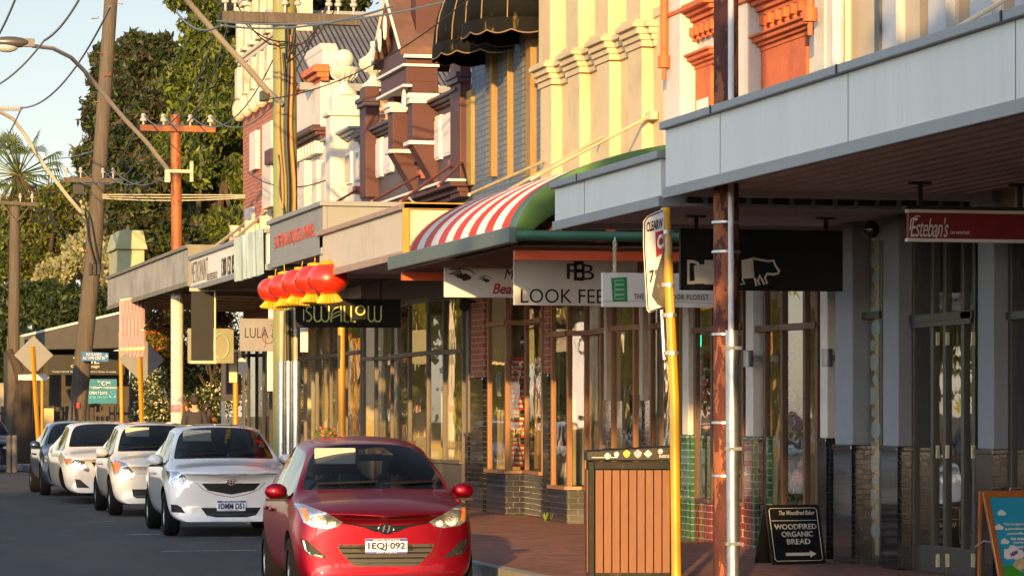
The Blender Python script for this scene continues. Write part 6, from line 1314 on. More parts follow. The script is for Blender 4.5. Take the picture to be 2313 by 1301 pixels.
# pigeon
c = pX(945, 462, -2.2); c.z = 4.17+.0; t = thing('pigeon', 'grey pigeon standing on the cream canopy edge', 'bird', c)
b = MB(); vs = []; prof = [(-.17,.10,.005),(-.12,.115,.022),(-.04,.13,.05),(.03,.145,.058),(.07,.175,.045),(.09,.21,.028),(.10,.235,.027),(.12,.25,.022),(.14,.247,.008)]
nn = 12; fs = []
for (x, z, r_) in prof:
    for k_ in range(nn): vs.append((c.x-x, c.y+r_*math.cos(2*math.pi*k_/nn), c.z+z+r_*1.0*math.sin(2*math.pi*k_/nn)))
for i in range(len(prof)-1):
    for k_ in range(nn): fs.append((i*nn+k_, i*nn+(k_+1)%nn, (i+1)*nn+(k_+1)%nn, (i+1)*nn+k_))
b.add(vs, fs); b.build('body', mat('pigeon_grey', (.22,.21,.21), .8, var=.4, scale=30), t, smooth=True); b = MB(); b.tube([(c.x-.15, c.y, c.z+.247), (c.x-.175, c.y, c.z+.24)], .006, 5, .002); b.build('beak', signink, t); b = MB(); b.tube([(c.x+.0, c.y-.02, c.z+.09), (c.x-.01, c.y-.02, c.z)], .006, 5); b.tube([(c.x+.0, c.y+.02, c.z+.09), (c.x-.01, c.y+.02, c.z)], .006, 5); b.each('leg', MATS['amber'], t)
# ================================================================ things in the windows
def win(name, label, cat, px, py, X): return thing(name, label, cat, pX(px, py, X))
# homewares: striped boxes on a trestle shelf
X = .34; t = win('display_ladder', 'folding trestle shelf in the homewares window', 'shelf', 1168, 1055, X); Yq = pX(1168, 900, X).y; b = MB()
for px in (1153, 1186): a, c = pY(px, 1060, Yq), pY(px, 805, Yq); b.box(a.x-.012, a.x+.012, Yq-.02, Yq+.02, a.z, c.z)
for py in (868, 935, 995): a, c = pY(1151, py, Yq), pY(1188, py, Yq); b.box(a.x, c.x, Yq-.1, Yq+.1, a.z-.015, a.z)
for (p0_, p1_) in (((1155,1058),(1186,940)),((1186,1058),(1155,940)),((1155,930),(1186,812)),((1186,930),(1155,812))): b.tube([pY(*p0_, Yq-.03), pY(*p1_, Yq-.03)], .010, 4)
b.build('frame', greybrown, t)
for j, (py0, py1) in enumerate(((808,860),(874,926),(942,988),(1002,1054))):
    a, c = pY(1160, py1, Yq), pY(1186, py0, Yq); b = MB(); b.box(a.x, c.x, Yq+.02, Yq+.12, a.z, c.z)
    single('striped_box', b, stripes('red_white_boxes', (.60,.04,.02), (.66,.58,.48), .075, axis=2, duty=.55), ('topmost','second from top','third from top','lowest')[j]+' red and white striped box on the trestle shelf in the homewares window', 'box', 'striped boxes in the homewares window')
X = .5; t = win('glass_vase', 'dark blue glass vase on top of the trestle shelf', 'vase', 1166, 800, X); b = MB(); c = pX(1166, 800, X); c.y = Yq; b.lathe([(.06,0),(.10,.06),(.13,.16),(.10,.25),(.06,.29),(.07,.33)], c, 16); b.build('body', mat('cobalt', (.02,.04,.10), .12, coat=1), t, smooth=True)
for lab, px, pw, pt, pb_, cc, nm in (('yellow folded cloth in the left homewares pane', 1130, 12, 790, 825, (.65,.5,.02), 'yellow_cloth'),('white price card in the left homewares pane', 1130, 10, 840, 895, (.65,.62,.55), 'white_card'),('cream and black apron in the left homewares pane', 1132, 16, 925, 1050, (.5,.4,.28), 'tan_cloth'),('yellow scarf in the right homewares pane', 1207, 10, 790, 850, (.65,.5,.02), 'yellow_cloth'),('pair of yellow ribbons in the right homewares pane', 1210, 12, 885, 975, (.65,.5,.02), 'yellow_cloth'),('white ticket in the right homewares pane', 1206, 8, 830, 885, (.65,.62,.55), 'white_card')):
    Yp_ = pX(px, 900, .22 if px < 1160 else .5).y; a, c = pY(px-pw, pb_, Yp_), pY(px+pw*.3, pt, Yp_); b = MB(); n = 8; vs = []; fs = []
    for j in range(n+1): x = a.x+(c.x-a.x)*j/n; dy = .015*math.sin(j*1.7); vs += [(x, Yp_+dy, a.z), (x, Yp_-dy, c.z)]
    for j in range(n): fs.append((2*j, 2*j+2, 2*j+3, 2*j+1))
    b.add(vs, fs); single('window_cloth', b, mat(nm, cc, .8), lab, 'cloth')
t = win('window_lettering', 'gold JAR lettering on the homewares window', 'sign', 1160, 985, .1); Yl = pX(1170, 980, .12).y-.02; p, q = pY(1158, 985, Yl), pY(1188, 968, Yl); text('JAR', p, CU, CV, q.x-p.x, q.z-p.z, mat('gold_leaf', (.60,.45,.08), .4), t)
# beauty shop
for k_, (px, py, lab) in enumerate(((1448, 950, 'headless shop mannequin in a black dress'),)):
    X = .42; c = pX(px, 1030, X); c.z = FP; t = thing('mannequin', lab, 'mannequin', c); s_ = 1.28
    b = MB(); b.lathe([(.10,.9*s_),(.17,.98*s_),(.12,1.14*s_),(.165,1.32*s_),(.16,1.40*s_),(.07,1.47*s_),(.05,1.56*s_),(.03,1.58*s_)], c, 20); b.tube([c+Vector((.17,-.0,1.40*s_)), c+Vector((.23,-.05,1.2*s_)), c+Vector((.20,-.12,1.0*s_))], .05, 10, .03); b.tube([c+Vector((-.17,0,1.40*s_)), c+Vector((-.22,-.02,1.2*s_)), c+Vector((-.24,-.08,.95*s_))], .05, 10, .03); b.build('torso', mat('mannequin_skin', (.50,.38,.26), .4), t, smooth=True)
    b = MB(); b.lathe([(.24,.25*s_),(.22,.7*s_),(.18,.98*s_),(.13,1.14*s_),(.175,1.32*s_),(.14,1.38*s_)], c, 22); b.build('dress', mat('black_dress', (.012,.012,.016), .85), t, smooth=True)
for px, pw, lab in ((1343,16,'narrow cream curtain at the middle of the beauty shop window'),(1308,15,'cream window banner with faint script in the beauty shop'),(1494,18,'grey-white pleated curtain at the right of the beauty shop window'),(1268,8,'cream drape at the left end of the beauty shop window')):
    Y_ = pX(px, 900, .45).y; a, c = pY(px-pw, 1095, Y_), pY(px+pw, 700, Y_); b = MB(); n = 26; vs = []; fs = []
    for j in range(n+1): x = a.x+(c.x-a.x)*j/n; vs += [(x, Y_+.025*math.sin(j*1.9), a.z), (x, Y_+.025*math.sin(j*1.9), c.z)]
    for j in range(n): fs.append((2*j, 2*j+2, 2*j+3, 2*j+1))
    b.add(vs, fs); single('curtain', b, mat('drape_cloth', (.58,.52,.40), .9, var=.1), lab, 'curtain')
# swallow bar curtains
for px, pw, lab in ((712,9,'leftmost cream drape behind the bar windows'),(762,12,'second cream drape behind the bar windows, left of the yellow post'),(800,14,'cream drape just right of the yellow post'),(862,14,'cream drape below the middle of the dark hanging sign'),(905,12,'cream drape below the right end of the dark hanging sign'),(1012,16,'gathered pale drape at the right of the bar windows')):
    Y_ = pX(px, 900, .55).y; a, c = pY(px-pw, 1010, Y_), pY(px+pw, 800, Y_); b = MB(); n = 22; vs = []; fs = []
    for j in range(n+1): x = a.x+(c.x-a.x)*j/n; vs += [(x, Y_+.03*math.sin(j*1.9), a.z), (x, Y_+.03*math.sin(j*1.9), c.z)]
    for j in range(n): fs.append((2*j, 2*j+2, 2*j+3, 2*j+1))
    b.add(vs, fs); single('curtain', b, MATS['drape_cloth'], lab, 'curtain')
# florist window
Yd = pX(1597, 900, .32).y; c = pX(1597, 975, .32); t = thing('floral_dress', 'red and cream floral dress on a stand in the florist window', 'dress', (c.x, Yd, c.z)); c.y = Yd; b = MB(); b.lathe([(.13,0),(.12,.3),(.10,.55),(.07,.70),(.10,.85),(.09,.93),(.03,.96)], c, 20)
m, n_, p_ = _nt('floral_print'); vo = n_.nodes.new('ShaderNodeTexVoronoi'); vo.inputs['Scale'].default_value = 22; tc = n_.nodes.new('ShaderNodeTexCoord'); lk(n_, tc.outputs['Object'], vo.inputs['Vector']); rp = n_.nodes.new('ShaderNodeValToRGB'); sp_ = n_.nodes.new('ShaderNodeSeparateXYZ'); lk(n_, vo.outputs['Color'], sp_.inputs[0]); lk(n_, sp_.outputs[0], rp.inputs[0])
rp.color_ramp.interpolation = 'CONSTANT'; el = rp.color_ramp.elements; el[0].color = (.5,.02,.02,1); el[1].position = .4; el[1].color = (.03,.05,.03,1)
for ps, cc in ((.55,(.65,.5,.35,1)),(.7,(.55,.03,.05,1)),(.85,(.05,.12,.03,1))): e_ = el.new(ps); e_.color = cc
lk(n_, rp.outputs[0], p_.inputs['Base Color']); b.build('cloth', m, t, smooth=True); b = MB(); b.tube([Vector((c.x, Yd, FP)), c], .015, 6); b.build('stand', cable, t)
t = win('window_lettering', 'small black word sizes in the florist window', 'sign', 1590, 1100, .1); Yl = pX(1598, 1100, .1).y-.0; p, q = pY(1584, 1100, Yl), pY(1611, 1088, Yl); text('sizes', p, CU, CV, q.x-p.x, q.z-p.z, signink, t); b = MB(); e = pX(1592, 1110, .9); b.box(e.x-.1, e.x+.35, e.y-.02, e.y, e.z-.12, e.z+.75); 
single('white_display_card', b, mat('card_cream', (.58,.53,.42), .7), 'large cream display card below the floral dress', 'card')
e = pX(1578, 770, .3); b = MB(); b.box(e.x-.03, e.x+.03, e.y-.02, e.y, e.z-.07, e.z+.07); single('open_light', b, mat('green_sign_glow', (.02,.6,.35), .4, emit=2.0), 'small glowing green exit light in the florist window', 'light')
YB = pX(1795, 900, .55).y
fl_m = [mat('petal_pink', (.45,.08,.16), .7, var=.3), mat('petal_violet', (.22,.07,.24), .7, var=.3), mat('leaf_dark', (.03,.07,.02), .8, var=.3)]
def leafball(mb, c, r_, n_, s_, sq=1.0):
    for _ in range(n_):
        v = Vector((random.gauss(0,1), random.gauss(0,1), random.gauss(0,1))).normalized()*r_*random.uniform(.7,1); v.z *= sq; p = Vector(c)+v; a = Vector((random.gauss(0,1), random.gauss(0,1), random.gauss(0,1))).normalized()*s_; b_ = a.cross(v).normalized()*s_*.6
        mb.add([p-a, p+b_, p+a, p-b_], [(0,1,2,3)])
c = pX(1793, 910, .3); b = MB(); leafball(b, c, .13, 420, .02, 1.3); t = thing('topiary_ball', 'dark clipped topiary ball in the florist window', 'plant', c); b.build('foliage', fl_m[2], t, fix=False); b = MB(); b.tube([c, c+Vector((0,0,-.5))], .012, 6); b.build('stem', brownframe, t)
for j, (px, py, r_, mi, lab) in enumerate(((1805,955,.10,1,'violet bunch below the topiary ball'),(1790,1020,.13,2,'dark fern behind the lower florist pane'),(1783,1050,.10,0,'magenta bunch low in the florist window'),(1808,1075,.11,0,'pink bunch at the right of the florist window'),(1790,1110,.14,2,'dark leafy pot plant at the foot of the florist window'),(1780,990,.08,1,'small violet bunch at the left of the florist pane'))):
    c = pX(px, py, .25+.04*j); t = thing('flower_bunch', lab, 'flowers', c, 'bunches in the florist window'); b = MB(); leafball(b, c, r_, 260, .025); b.build('petals' if mi < 2 else 'leaves', fl_m[mi], t, fix=False); b = MB(); b.lathe([(.04,-.25),(.06,-.12),(.05,-.1)], c, 10); b.build('pot', shopdark, t)
for j, (py, cc) in enumerate(((778,(.55,.30,.30)),(808,(.25,.42,.50)),(838,(.55,.30,.30)),(866,(.25,.42,.50)),(896,(.45,.55,.48)),(925,(.60,.40,.35)),(953,(.30,.50,.60)),(983,(.60,.55,.45)))):
    c = pX(1788, py, .13); b = MB(); k_ = [(math.cos(t)*(1+.15*math.cos(6*t)), math.sin(t)*(1+.15*math.cos(6*t))) for t in [2*math.pi*q/30 for q in range(31)]]
    b.tube([c+Vector((.035*x, 0, .045*z)) for x, z in k_], .010, 5, cap=False); b.tube([c+Vector((0,0,.05)), c+Vector((0,0,.11))], .002, 4)
    single('paper_flower', b, mat('paper_%s' % ('pink','blue','pink','blue','mint','peach','aqua','cream')[j], cc, .8), ('topmost pink','second, blue','third, pink','fourth, blue','fifth, pale mint','sixth, peach','seventh, aqua','lowest, cream')[j]+' paper flower on the hanging string in the florist window', 'decoration', 'paper flowers on a string')
# flower boxes by the bar
for px, lab in ((735,'small planter of orange geraniums left of the yellow post'),):
    c = pX(px, 978, -.45); t = thing('flower_planter', lab, 'planter', (c.x, c.y, FP)); b = MB(); b.box(c.x-.22, c.x+.22, c.y-.2, c.y+.2, FP, 1.05); b.build('box', brownframe, t, bevel=.01); b = MB(); leafball(b, (c.x, c.y, 1.16), .20, 320, .05, .8); b.build('leaves', mat('geranium_leaf', (.08,.14,.03), .8, var=.3), t, fix=False); b = MB(); leafball(b, (c.x, c.y, 1.18), .24, 70, .045, .75); b.build('petals', mat('geranium_petal', (.60,.14,.08), .7, var=.2), t, fix=False)
b = MB(); a = pX(845, 1003, -.8); b.box(a.x, a.x+.7, a.y-.02, a.y+.03, 1.0, 1.14); b.box(a.x, a.x+.05, a.y-.02, a.y+.03, FP, 1.0); b.box(a.x+.65, a.x+.7, a.y-.02, a.y+.03, FP, 1.0); b.box(a.x, a.x+.7, a.y-.45, a.y-.02, .5, .54); single('timber_bench', b, brownframe, 'brown timber bench outside the bar windows', 'bench')
# ================================================================ cars
def paint(name, c, metal=.0, rough=.3, coat=1.0, flake=0.0):
    m = mat(name, c, rough, metal, var=.02, coat=coat); return m
wh = paint('white_car_paint', (.72,.72,.70)); ivory = paint('ivory_car_paint', (.66,.63,.56)); redp = paint('red_car_paint', (.23,.001,.014), .8, .36, .35); navy = paint('navy_car_paint', (.010,.03,.085), .3, .3); darkc = paint('black_blue_car_paint', (.008,.012,.03), .3, .3)
GR = 'cars parked along the kerb'
def loc(px, d): p = pd(px, 933, d); return (p.x, p.y, zr(p.y))
i20 = dict(L=3.94, W=1.66, H=1.49, nose=.80, hood=.93, cowl=1.0, yc=1.02, yw=1.72, zw=1.385, ye=3.35, ze=1.42, yg=3.80, zg=.98, wb=2.525, fa=.80, r=.30, belt=.93, bow=.36, top=.64,
  lamp=[(-.77,.90),(-.70,.895),(-.60,.855),(-.47,.805),(-.384,.746),(-.43,.707),(-.515,.69),(-.651,.707),(-.72,.745)], bowls=[(.585,.765,.062),(.475,.735,.035)], amber=[[(-.735,.86),(-.69,.86),(-.67,.76),(-.70,.75)]],
  fog=[[(-.75,.60),(-.69,.585),(-.61,.517),(-.504,.424),(-.682,.45),(-.725,.51)]], fogtrim=[(-.72,.585),(-.70,.50),(-.66,.465),(-.56,.445)],
  grilles=[('upper_grille', [(-.385,.752),(-.2,.722),(-.09,.718),(.09,.718),(.2,.722),(.385,.752),(.37,.735),(.2,.70),(.1,.66),(-.1,.66),(-.2,.70),(-.37,.735)], 'gloss_black'), ('lower_grille', [(-.43,.55),(.43,.55),(.41,.49),(.30,.372),(.23,.355),(-.23,.355),(-.30,.372),(-.41,.49)], 'radiator'), ('number_plate_bar', [(-.41,.545),(.41,.545),(.395,.49),(-.395,.49)], 'black_plastic')],
  lines=[[(-.41,.79),(-.2,.775),(0,.77),(.2,.775),(.41,.79)], [(-.62,.30),(-.3,.285),(0,.28),(.3,.285),(.62,.30)], [(-.50,.70),(-.47,.60),(-.45,.50),(-.33,.33)], [(.50,.70),(.47,.60),(.45,.50),(.33,.33)]], badge=(0,.688,.068), mark='slantH', plate=(.536,'1EQJ·092','WESTERN AUSTRALIA','John Hughes'), plate_foot=1, spokes=8, steer=0, lines2=1)
rc = car('red_car', 'glossy red hatchback parked nearest the camera with a driver inside', 'car', loc(880, 27.1), math.radians(-4), redp, i20, GR)
yaris = dict(L=4.3, W=1.69, H=1.46, nose=.80, hood=.90, cowl=.985, yc=1.0, yw=1.75, zw=1.375, ye=3.0, ze=1.36, yg=3.6, zg=1.02, wb=2.55, fa=.82, r=.295, belt=.92, bow=.38, top=.665,
  lamp=[(-.80,.845),(-.68,.845),(-.60,.79),(-.53,.682),(-.545,.64),(-.674,.645),(-.79,.675)], bowls=[(.62,.725,.055),(.71,.75,.03)], amber=[],
  fog=[[(-.77,.42),(-.69,.415),(-.64,.38),(-.594,.31),(-.76,.32)]],
  grilles=[('upper_grille', [(-.385,.69),(.385,.69),(.30,.60),(.0,.545),(-.30,.60)], 'black_plastic'), ('lower_grille', [(-.39,.375),(.39,.375),(.32,.275),(.2,.25),(-.2,.25),(-.32,.275)], 'black_plastic')],
  lines=[[(-.58,.81),(-.3,.805),(0,.815),(.3,.805),(.58,.81)], [(-.45,.70),(-.36,.61),(-.2,.545),(0,.51),(.2,.545),(.36,.61),(.45,.70)]], badge=(0,.705,.062), mark='rings', plate=(.40,'1DMM D51','WESTERN AUSTRALIA','NEW TOWN TOYOTA'), spokes=8)
car('white_car', 'white sedan with a plate ending D51, parked directly behind the red hatchback', 'car', loc(527, 40.0), math.radians(-2.0), wh, yaris, GR)
acc = dict(yaris); acc.update(L=4.05, H=1.47, nose=.76, lamp=[(-.80,.84),(-.74,.865),(-.62,.83),(-.50,.69),(-.47,.62),(-.52,.575),(-.72,.59),(-.79,.66)], bowls=[(.61,.68,.075)], amber=[[(-.79,.83),(-.735,.85),(-.68,.80),(-.72,.66),(-.77,.67)]], fog=[], grilles=[('upper_grille', [(-.16,.66),(.16,.66),(.13,.58),(-.13,.58)], 'black_plastic'), ('lower_grille', [(-.52,.42),(.52,.42),(.50,.31),(.45,.28),(-.45,.28),(-.50,.31)], 'black_plastic')], lines=[[(-.47,.66),(-.2,.665),(0,.67),(.2,.665),(.47,.66)]], badge=(0,.62,.07), mark='slantH', plate=None, spokes=5)
car('white_car', 'off-white hatchback with round-cornered amber headlights, third car from the camera', 'car', loc(378, 48.0), math.radians(-1.0), ivory, acc, GR)
cor = dict(yaris); cor.update(L=4.5, W=1.76, H=1.46, nose=.77, lamp=[(-.83,.80),(-.75,.80),(-.50,.76),(-.40,.60),(-.42,.56),(-.62,.62),(-.80,.69)], bowls=[(.62,.72,.062),(.49,.67,.052)], amber=[[(-.82,.79),(-.73,.79),(-.70,.70),(-.78,.71)]], fog=[[(-.66,.44),(-.57,.43),(-.40,.28),(-.63,.285)]], grilles=[('upper_grille', [(-.38,.74),(.38,.74),(.30,.62),(-.30,.62)], 'black_plastic'), ('lower_grille', [(-.32,.40),(.32,.40),(.28,.27),(-.28,.27)], 'black_plastic')], lines=[[(-.5,.80),(-.2,.785),(0,.78),(.2,.785),(.5,.80)]], badge=(0,.68,.06), mark='rings', plate=None)
car('white_car', 'sunlit cream-white sedan between the off-white hatchback and the navy car', 'car', loc(258, 54.6), math.radians(0), ivory, cor, GR)
nav = dict(cor); nav.update(W=1.72, nose=.74, lamp=[(-.80,.77),(-.72,.78),(-.50,.74),(-.44,.64),(-.60,.60),(-.78,.66)], bowls=[(.66,.70,.05),(.54,.68,.045)], amber=[], fog=[[(-.70,.36),(-.5,.38),(-.45,.28),(-.68,.26)]], mark='slantH', visor=0)
car('navy_car', 'dark navy sedan at the far end of the parked row', 'car', loc(197, 60.0), math.radians(-.5), navy, nav, GR)
car('dark_car', 'dark blue car cut off by the left edge beyond the corner kerb', 'car', loc(-32, 84), math.radians(0), darkc, dict(nav), GR)
def copy_tree(o, par=None):
    c = o.copy(); COL.objects.link(c); c.parent = par
    for ch in list(o.children): copy_tree(ch, c)
    return c
srcs = {o.name: o for o in bpy.data.objects if o.name in ('white_car', 'navy_car', 'white_car.001')}
for nm_, y_ in (('white_car', 50), ('navy_car', 57.5), ('white_car.001', 65), ('white_car', 73), ('navy_car', 88), ('white_car.001', 98)):
    c = copy_tree(srcs[nm_]); c.location = (-12.4, y_, 0); c.rotation_euler = (0, 0, math.pi); c['label'] = 'parked car across the road, out of view and seen only mirrored in the shop windows'; c['group'] = 'cars parked across the road'
# driver and passenger of the red car
def rider(label, x, hair, skin_, top, hz=1.15, name='person'):
    M_ = rc.matrix_basis if 0 else Matrix.Translation(rc.location) @ Matrix.Rotation(rc.rotation_euler.z, 4, 'Z'); p = M_ @ Vector((x, 2.28, -.0)); f_ = person(label, (p.x, p.y, p.z-.46), rc.rotation_euler.z, skin_, hair, top, MATS['black_cloth'], MATS['black_cloth'], h=1.68, arms='fwd', seated=True); f_.location.z = p.z-.46
    return f_
rider('driver of the red hatchback in dark clothes, looking down', -.36, MATS['hair_brown'], MATS['skin'], MATS['black_cloth'])
rider('passenger in a deep red top beside the driver', .36, mat('dark_red_hair', (.10,.008,.008), .9, var=.3, scale=20), MATS['skin'], mat('deep_red_knit', (.16,.006,.008), .95, var=.4, scale=25))
tee = mat('charcoal_tee', (.03,.028,.03), .9); jeans = mat('jeans', (.03,.04,.08), .9)
def stand(px, d, rz, label, hair, top, h, **k): p = pd(px, 933, d); return person(label, (p.x, p.y, FP), math.radians(rz), MATS['skin'], hair, top, jeans, MATS['black_cloth'], h=h, **k)
stand(440, 61.5, 172, 'man in a dark t-shirt walking away behind the white sedan', MATS['hair_dark'], tee, 1.80)
stand(487, 63, 60, 'woman in a tan jumper stooping beside the man in the dark t-shirt', MATS['hair_dark'], mat('tan_jumper', (.42,.20,.09), .9), 1.66, lean=.25, hairlen=1)
stand(418, 64.5, 100, 'person in a rust-coloured top next to the white-painted pole', MATS['hair_brown'], mat('rust_top', (.45,.13,.05), .9), 1.70, hairlen=1)
# ================================================================ trees
def leafmesh(name, parent, cl, mats_, size, asp=.4, droop=.5):
    """cl: array of leaf centres; every leaf a small real face"""
    P_ = np.array(cl); n = len(P_); a = rng.normal(size=(n,3)); a[:,2] -= droop; a /= np.linalg.norm(a, axis=1)[:,None]; b_ = np.cross(a, rng.normal(size=(n,3))); b_ /= np.linalg.norm(b_, axis=1)[:,None]
    s_ = size*rng.uniform(.6,1.3,(n,1)); v = np.stack([P_-a*s_, P_+b_*s_*asp, P_+a*s_, P_-b_*s_*asp], 1).reshape(-1,3)
    me = bpy.data.meshes.new(name); me.vertices.add(4*n); me.vertices.foreach_set('co', v.ravel()); me.loops.add(4*n); me.loops.foreach_set('vertex_index', np.arange(4*n)); me.polygons.add(n); me.polygons.foreach_set('loop_start', np.arange(n)*4); me.polygons.foreach_set('loop_total', np.full(n,4))
    for m_ in mats_: me.materials.append(m_)
    me.polygons.foreach_set('material_index', rng.integers(0, len(mats_), n//6+1).repeat(6)[:n]); me.update(); me.validate()
    o = bpy.data.objects.new(name, me); COL.objects.link(o); o.parent = parent; return o
def leafmat(name, c, tr=.35):
    m = mat(name, c, .6, var=.35, scale=.6); n = m.node_tree; p = n.nodes['Principled BSDF']; t = n.nodes.new('ShaderNodeBsdfTranslucent'); t.inputs[0].default_value = (c[0]*1.6, c[1]*1.6, c[2]*.8, 1); mx = n.nodes.new('ShaderNodeMixShader'); mx.inputs[0].default_value = tr
    o = [x for x in n.nodes if x.type == 'OUTPUT_MATERIAL'][0]; lk(n, p.outputs[0], mx.inputs[1]); lk(n, t.outputs[0], mx.inputs[2]); lk(n, mx.outputs[0], o.inputs[0]); return m
LG = leafmat('leaf_olive_green', (.055,.082,.012), .35); LD = leafmat('leaf_deep_green', (.012,.026,.008), .2); LB = leafmat('leaf_brown_green', (.045,.030,.012), .2); LY = leafmat('leaf_yellow_green', (.14,.17,.015)); LR = leafmat('leaf_street_yellow', (.44,.42,.05)); LC = leafmat('leaf_creamy_blossom', (.34,.31,.20)); LCs = leafmat('leaf_sage', (.20,.22,.10)); LP_ = leafmat('palm_green', (.09,.12,.02)); LPd = leafmat('palm_dead_frond', (.15,.085,.03)); bark = mat('bark', (.05,.035,.025), .95, var=.35, bump=.8, bscale=10, stretch=(3,3,.4))
def tree(label, d, trunk, blobs, mats_, nper, size, asp=.35, dense=1.0, name='tree', spread=.55, droop=.5, dd=None):
    """blobs in photo pixels (x, y, rx, ry) at distance d; each has its own depth"""
    p0 = pd(trunk[0], 960, d); p0.z = 0; t = thing(name, label, 'tree', p0); s = d/FPX; cl = []; limbs = MB(); top = pd(trunk[0]+trunk[1], trunk[2], d); limbs.tube([p0, p0.lerp(top,.5)+Vector((.2,0,0)), top], trunk[3], 12, trunk[3]*.4)
    for j, bl in enumerate(blobs):
        dj = d+(random.uniform(-1,1)*3 if len(bl) < 5 else bl[4]); c = pd(bl[0], bl[1], dj); rx, rz_ = bl[2]*s, bl[3]*s; ry = (rx+rz_)/2
        limbs.tube([p0.lerp(top, random.uniform(.45,1)), c.lerp(top,.4)+Vector((0,0,.3)), c], trunk[3]*.3, 6, .05)
        K = max(6, int(nper*dense)//60)
        for _ in range(K):
            v = rng.normal(size=3); v /= np.linalg.norm(v); q = np.array(c)+v*np.array([rx,ry,rz_])*rng.uniform(.45,1.0)
            cl.append(q+rng.normal(size=(60,3))*np.array([spread,spread,spread*.65])*min(1.2, max(.25, rx*.28)))
    cl = np.concatenate(cl)-np.array(p0); leafmesh('crown', t, cl, mats_, size, asp, droop); limbs.build('trunk', bark, t, smooth=True); return t
tree('tall dark brown-green gum tree behind the rusted pole', 122, (300, 30, 420, .45), [(255,190,45,60),(330,150,60,50),(360,120,45,45),(250,260,60,50),(300,320,60,60),(340,250,60,60),(285,220,50,40),(240,130,22,26),(250,330,50,50),(310,100,24,20)], [LD, LB, LD, LG], 5460, 0.177)
tree('big bright green she-oak rising behind the brick building', 112, (470, 0, 300, .6), [(455,90,45,60),(500,160,60,70),(430,190,60,60),(520,260,60,70),(440,290,60,60),(500,360,60,60),(420,380,60,60),(540,420,50,60),(470,460,70,60),(400,470,50,55),(530,520,60,50),(440,540,60,50),(390,340,40,50),(470,20,50,50),(520,60,60,50),(420,-20,45,40)], [LG, LY, LD, LG], 5670, 0.177, droop=1.2)
tree('dark green foliage mass low behind the far shops', 105, (380, 0, 600, .5), [(340,420,70,70),(300,480,60,50),(360,540,80,60),(480,600,90,50),(340,610,60,50),(250,430,50,40),(220,380,50,50)], [LG, LD, LB], 5040, 0.163)
tree('dark pine crown above the grey corrugated roof', 100, (640, 0, 120, .5), [(560,0,60,45),(640,10,60,35),(720,5,60,28),(790,-5,45,25),(600,-50,60,50),(700,-50,60,50)], [LD, LG, LD], 4620, 0.150)
tree('creamy white flowering tree behind the leaning pole', 116, (230, 0, 600, .4), [(250,520,60,60),(200,570,60,50),(300,560,50,60),(140,615,50,35),(260,600,60,50),(310,480,40,45),(230,470,40,40)], [LC, LC, LCs, LCs], 5250, 0.102, asp=.7)
tree('yellow-green bushy tree below the palm at the left', 128, (80, 0, 600, .4), [(60,500,70,60),(150,470,60,60),(120,560,70,60),(30,590,60,60),(190,440,45,45),(90,620,80,40),(160,530,50,50)], [LG, LY, LB, LG], 5460, 0.150)
tree('dense dark hedge tree line above the verandah shop', 108, (150, 0, 820, .4), [(30,690,60,50),(100,680,60,45),(170,690,60,45),(240,690,50,50),(10,760,50,60),(60,800,50,50),(130,720,60,40),(210,735,50,40),(-10,830,40,50)], [LD, LD, LG], 5460, 0.136, name='hedge_tree')
tree('glossy green shrub with small white flowers left of the far shops', 74, (440, 0, 900, .1), [(450,850,60,50),(500,860,45,50),(410,880,50,45),(470,910,60,35),(395,830,35,50),(350,860,45,50),(360,920,45,30)], [LG, LD, LG, leafmat('white_petals', (.6,.6,.5))], 3570, 0.048, asp=.5, name='shrub')
tree('sunlit orange-green creeper under the far dark canopy', 72, (470, 0, 800, .06), [(430,730,40,40),(490,720,35,30),(345,740,35,40),(360,790,35,45),(510,780,25,35)], [LY, LB, leafmat('orange_bract', (.50,.14,.04)), LG], 2730, 0.048, name='creeper')
# gnarly trunk left
b = MB(); a = pd(48, 985, 90); a.z = 0; b.tube([a, pd(52,900,90), pd(60,850,90), pd(90,825,90)], .32, 12, .16); b.tube([pd(55,880,90), pd(40,830,90), pd(20,790,90)], .2, 10, .1); single('old_stump', b, bark, 'short gnarled dark tree stump beside the slim grey pole', 'tree', smooth=True)
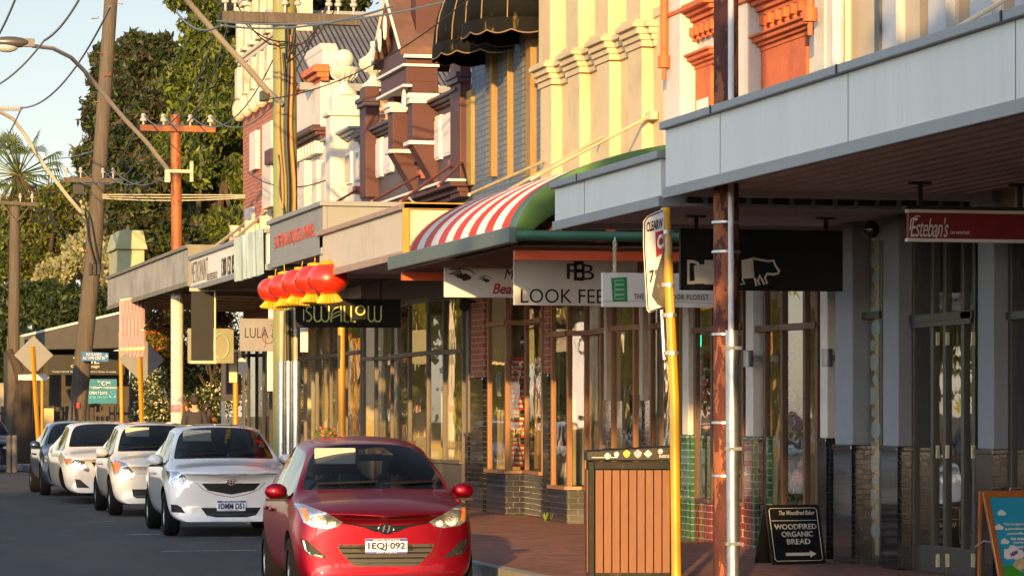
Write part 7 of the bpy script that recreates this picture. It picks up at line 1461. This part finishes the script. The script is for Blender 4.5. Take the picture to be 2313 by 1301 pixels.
# palm
p0 = pd(40, 700, 135); p0.z = 0; top = pd(42, 395, 135); t = thing('palm_tree', 'fan palm with a shaggy dead skirt at the upper left', 'tree', p0); b = MB(); b.tube([p0, top], .35, 12, .28); b.build('trunk', bark, t, smooth=True)
for nm, cnt, m_, lo, hi, L_ in (('fronds', 44, LP_, -.5, 1.3, 2.6), ('dead_skirt', 36, LPd, -1.45, -.75, 2.0)):
    b = MB()
    for j in range(cnt):
        az = j*2.4+random.random(); el_ = random.uniform(lo, hi); D = Vector((math.cos(az)*math.cos(el_), math.sin(az)*math.cos(el_), math.sin(el_))); e = top+D*L_*random.uniform(.5,.75); sd = D.cross(Vector((0,0,1))).normalized(); up_ = sd.cross(D)
        b.tube([top, e], .03, 3)
        for q in range(13):
            f_ = (q-6)/6*1.5; dd_ = (D*math.cos(f_)+sd*math.sin(f_)).normalized(); tip = e+dd_*.85*(1-.25*abs(f_)/1.5)+Vector((0,0,-.30*abs(f_)-.15)); w__ = dd_.cross(up_).normalized()*.035
            b.add([e-w__*.4, e+dd_*.4+w__, tip, e+dd_*.4-w__], [(0,1,2,3)])
    b.build(nm, m_, t, fix=False)
# unseen trees: a row for window reflections, the rest added to block the sun
def btree(label, x, y, h, r_, n_, mats_, size=.24):
    t = thing('offscreen_tree', label, 'tree', (x, y, 0)); b = MB(); b.tube([(x,y,0),(x+.2,y,h*.5),(x,y,h*.8)], .3, 10, .12)
    cl = []
    for _ in range(n_//60):
        v = rng.normal(size=3); v /= np.linalg.norm(v); q = np.array([0,0,h*.62])+v*np.array([r_, r_, h*.36])*rng.uniform(.3,1); cl.append(q+rng.normal(size=(60,3))*.5)
    leafmesh('crown', t, np.concatenate(cl), mats_, size, .4); b.build('trunk', bark, t)
for j, y in enumerate(range(60, 158, 7)): btree('yellow-green street tree across the road, seen only in the shop windows', -17.0-1.5*math.sin(j*2), y, 7.6+2*math.sin(j*1.7), 3.9, 5500, [LR, LY, LR], .3)
for (x, y, h, r_) in ((-5,-9,10,3.4),(-9.5,-9,10,3.4),(-11.7,-8,9.8,2.3),(-23.5,-7,11.5,3.6),(-29,-6,11.8,3.8),(-12,-14,9.6,3.6),(-26,-14,12,4)): btree('dense unseen tree added behind the camera to shade the street', x, y, h, r_, 9000, [LD, LG], .30)  # unseen crowns added and sized to block the low sun
t = thing('offscreen_tree', 'unseen tree added beside the camera, its crown shaped to shade the canopies', 'tree', (-15.5, 10, 0)); b = MB(); b.tube([(-15.5,10,0),(-14.5,10,4),(-11.5,10,7.5)], .35, 10, .15); b.build('trunk', bark, t)  # unseen tree added; its crown floats where it shades the near canopies
cl = [];
for _ in range(150):
    v = rng.normal(size=3); v /= np.linalg.norm(v); cl.append((np.array([9.0,0,6.2])+v*np.array([1.8,.8,1.7])*rng.uniform(.2,1) if _ % 5 else np.array([6.1,0,6.9])+v*np.array([1.0,.7,.35]))+rng.normal(size=(60,3))*.33)
leafmesh('crown', t, np.concatenate(cl), [LD, LG], .28, .4)
for k_ in ('offscreen_tree',):
    for o in [o for o in bpy.data.objects if o.name.startswith(k_)]: o['group'] = 'street trees out of view'
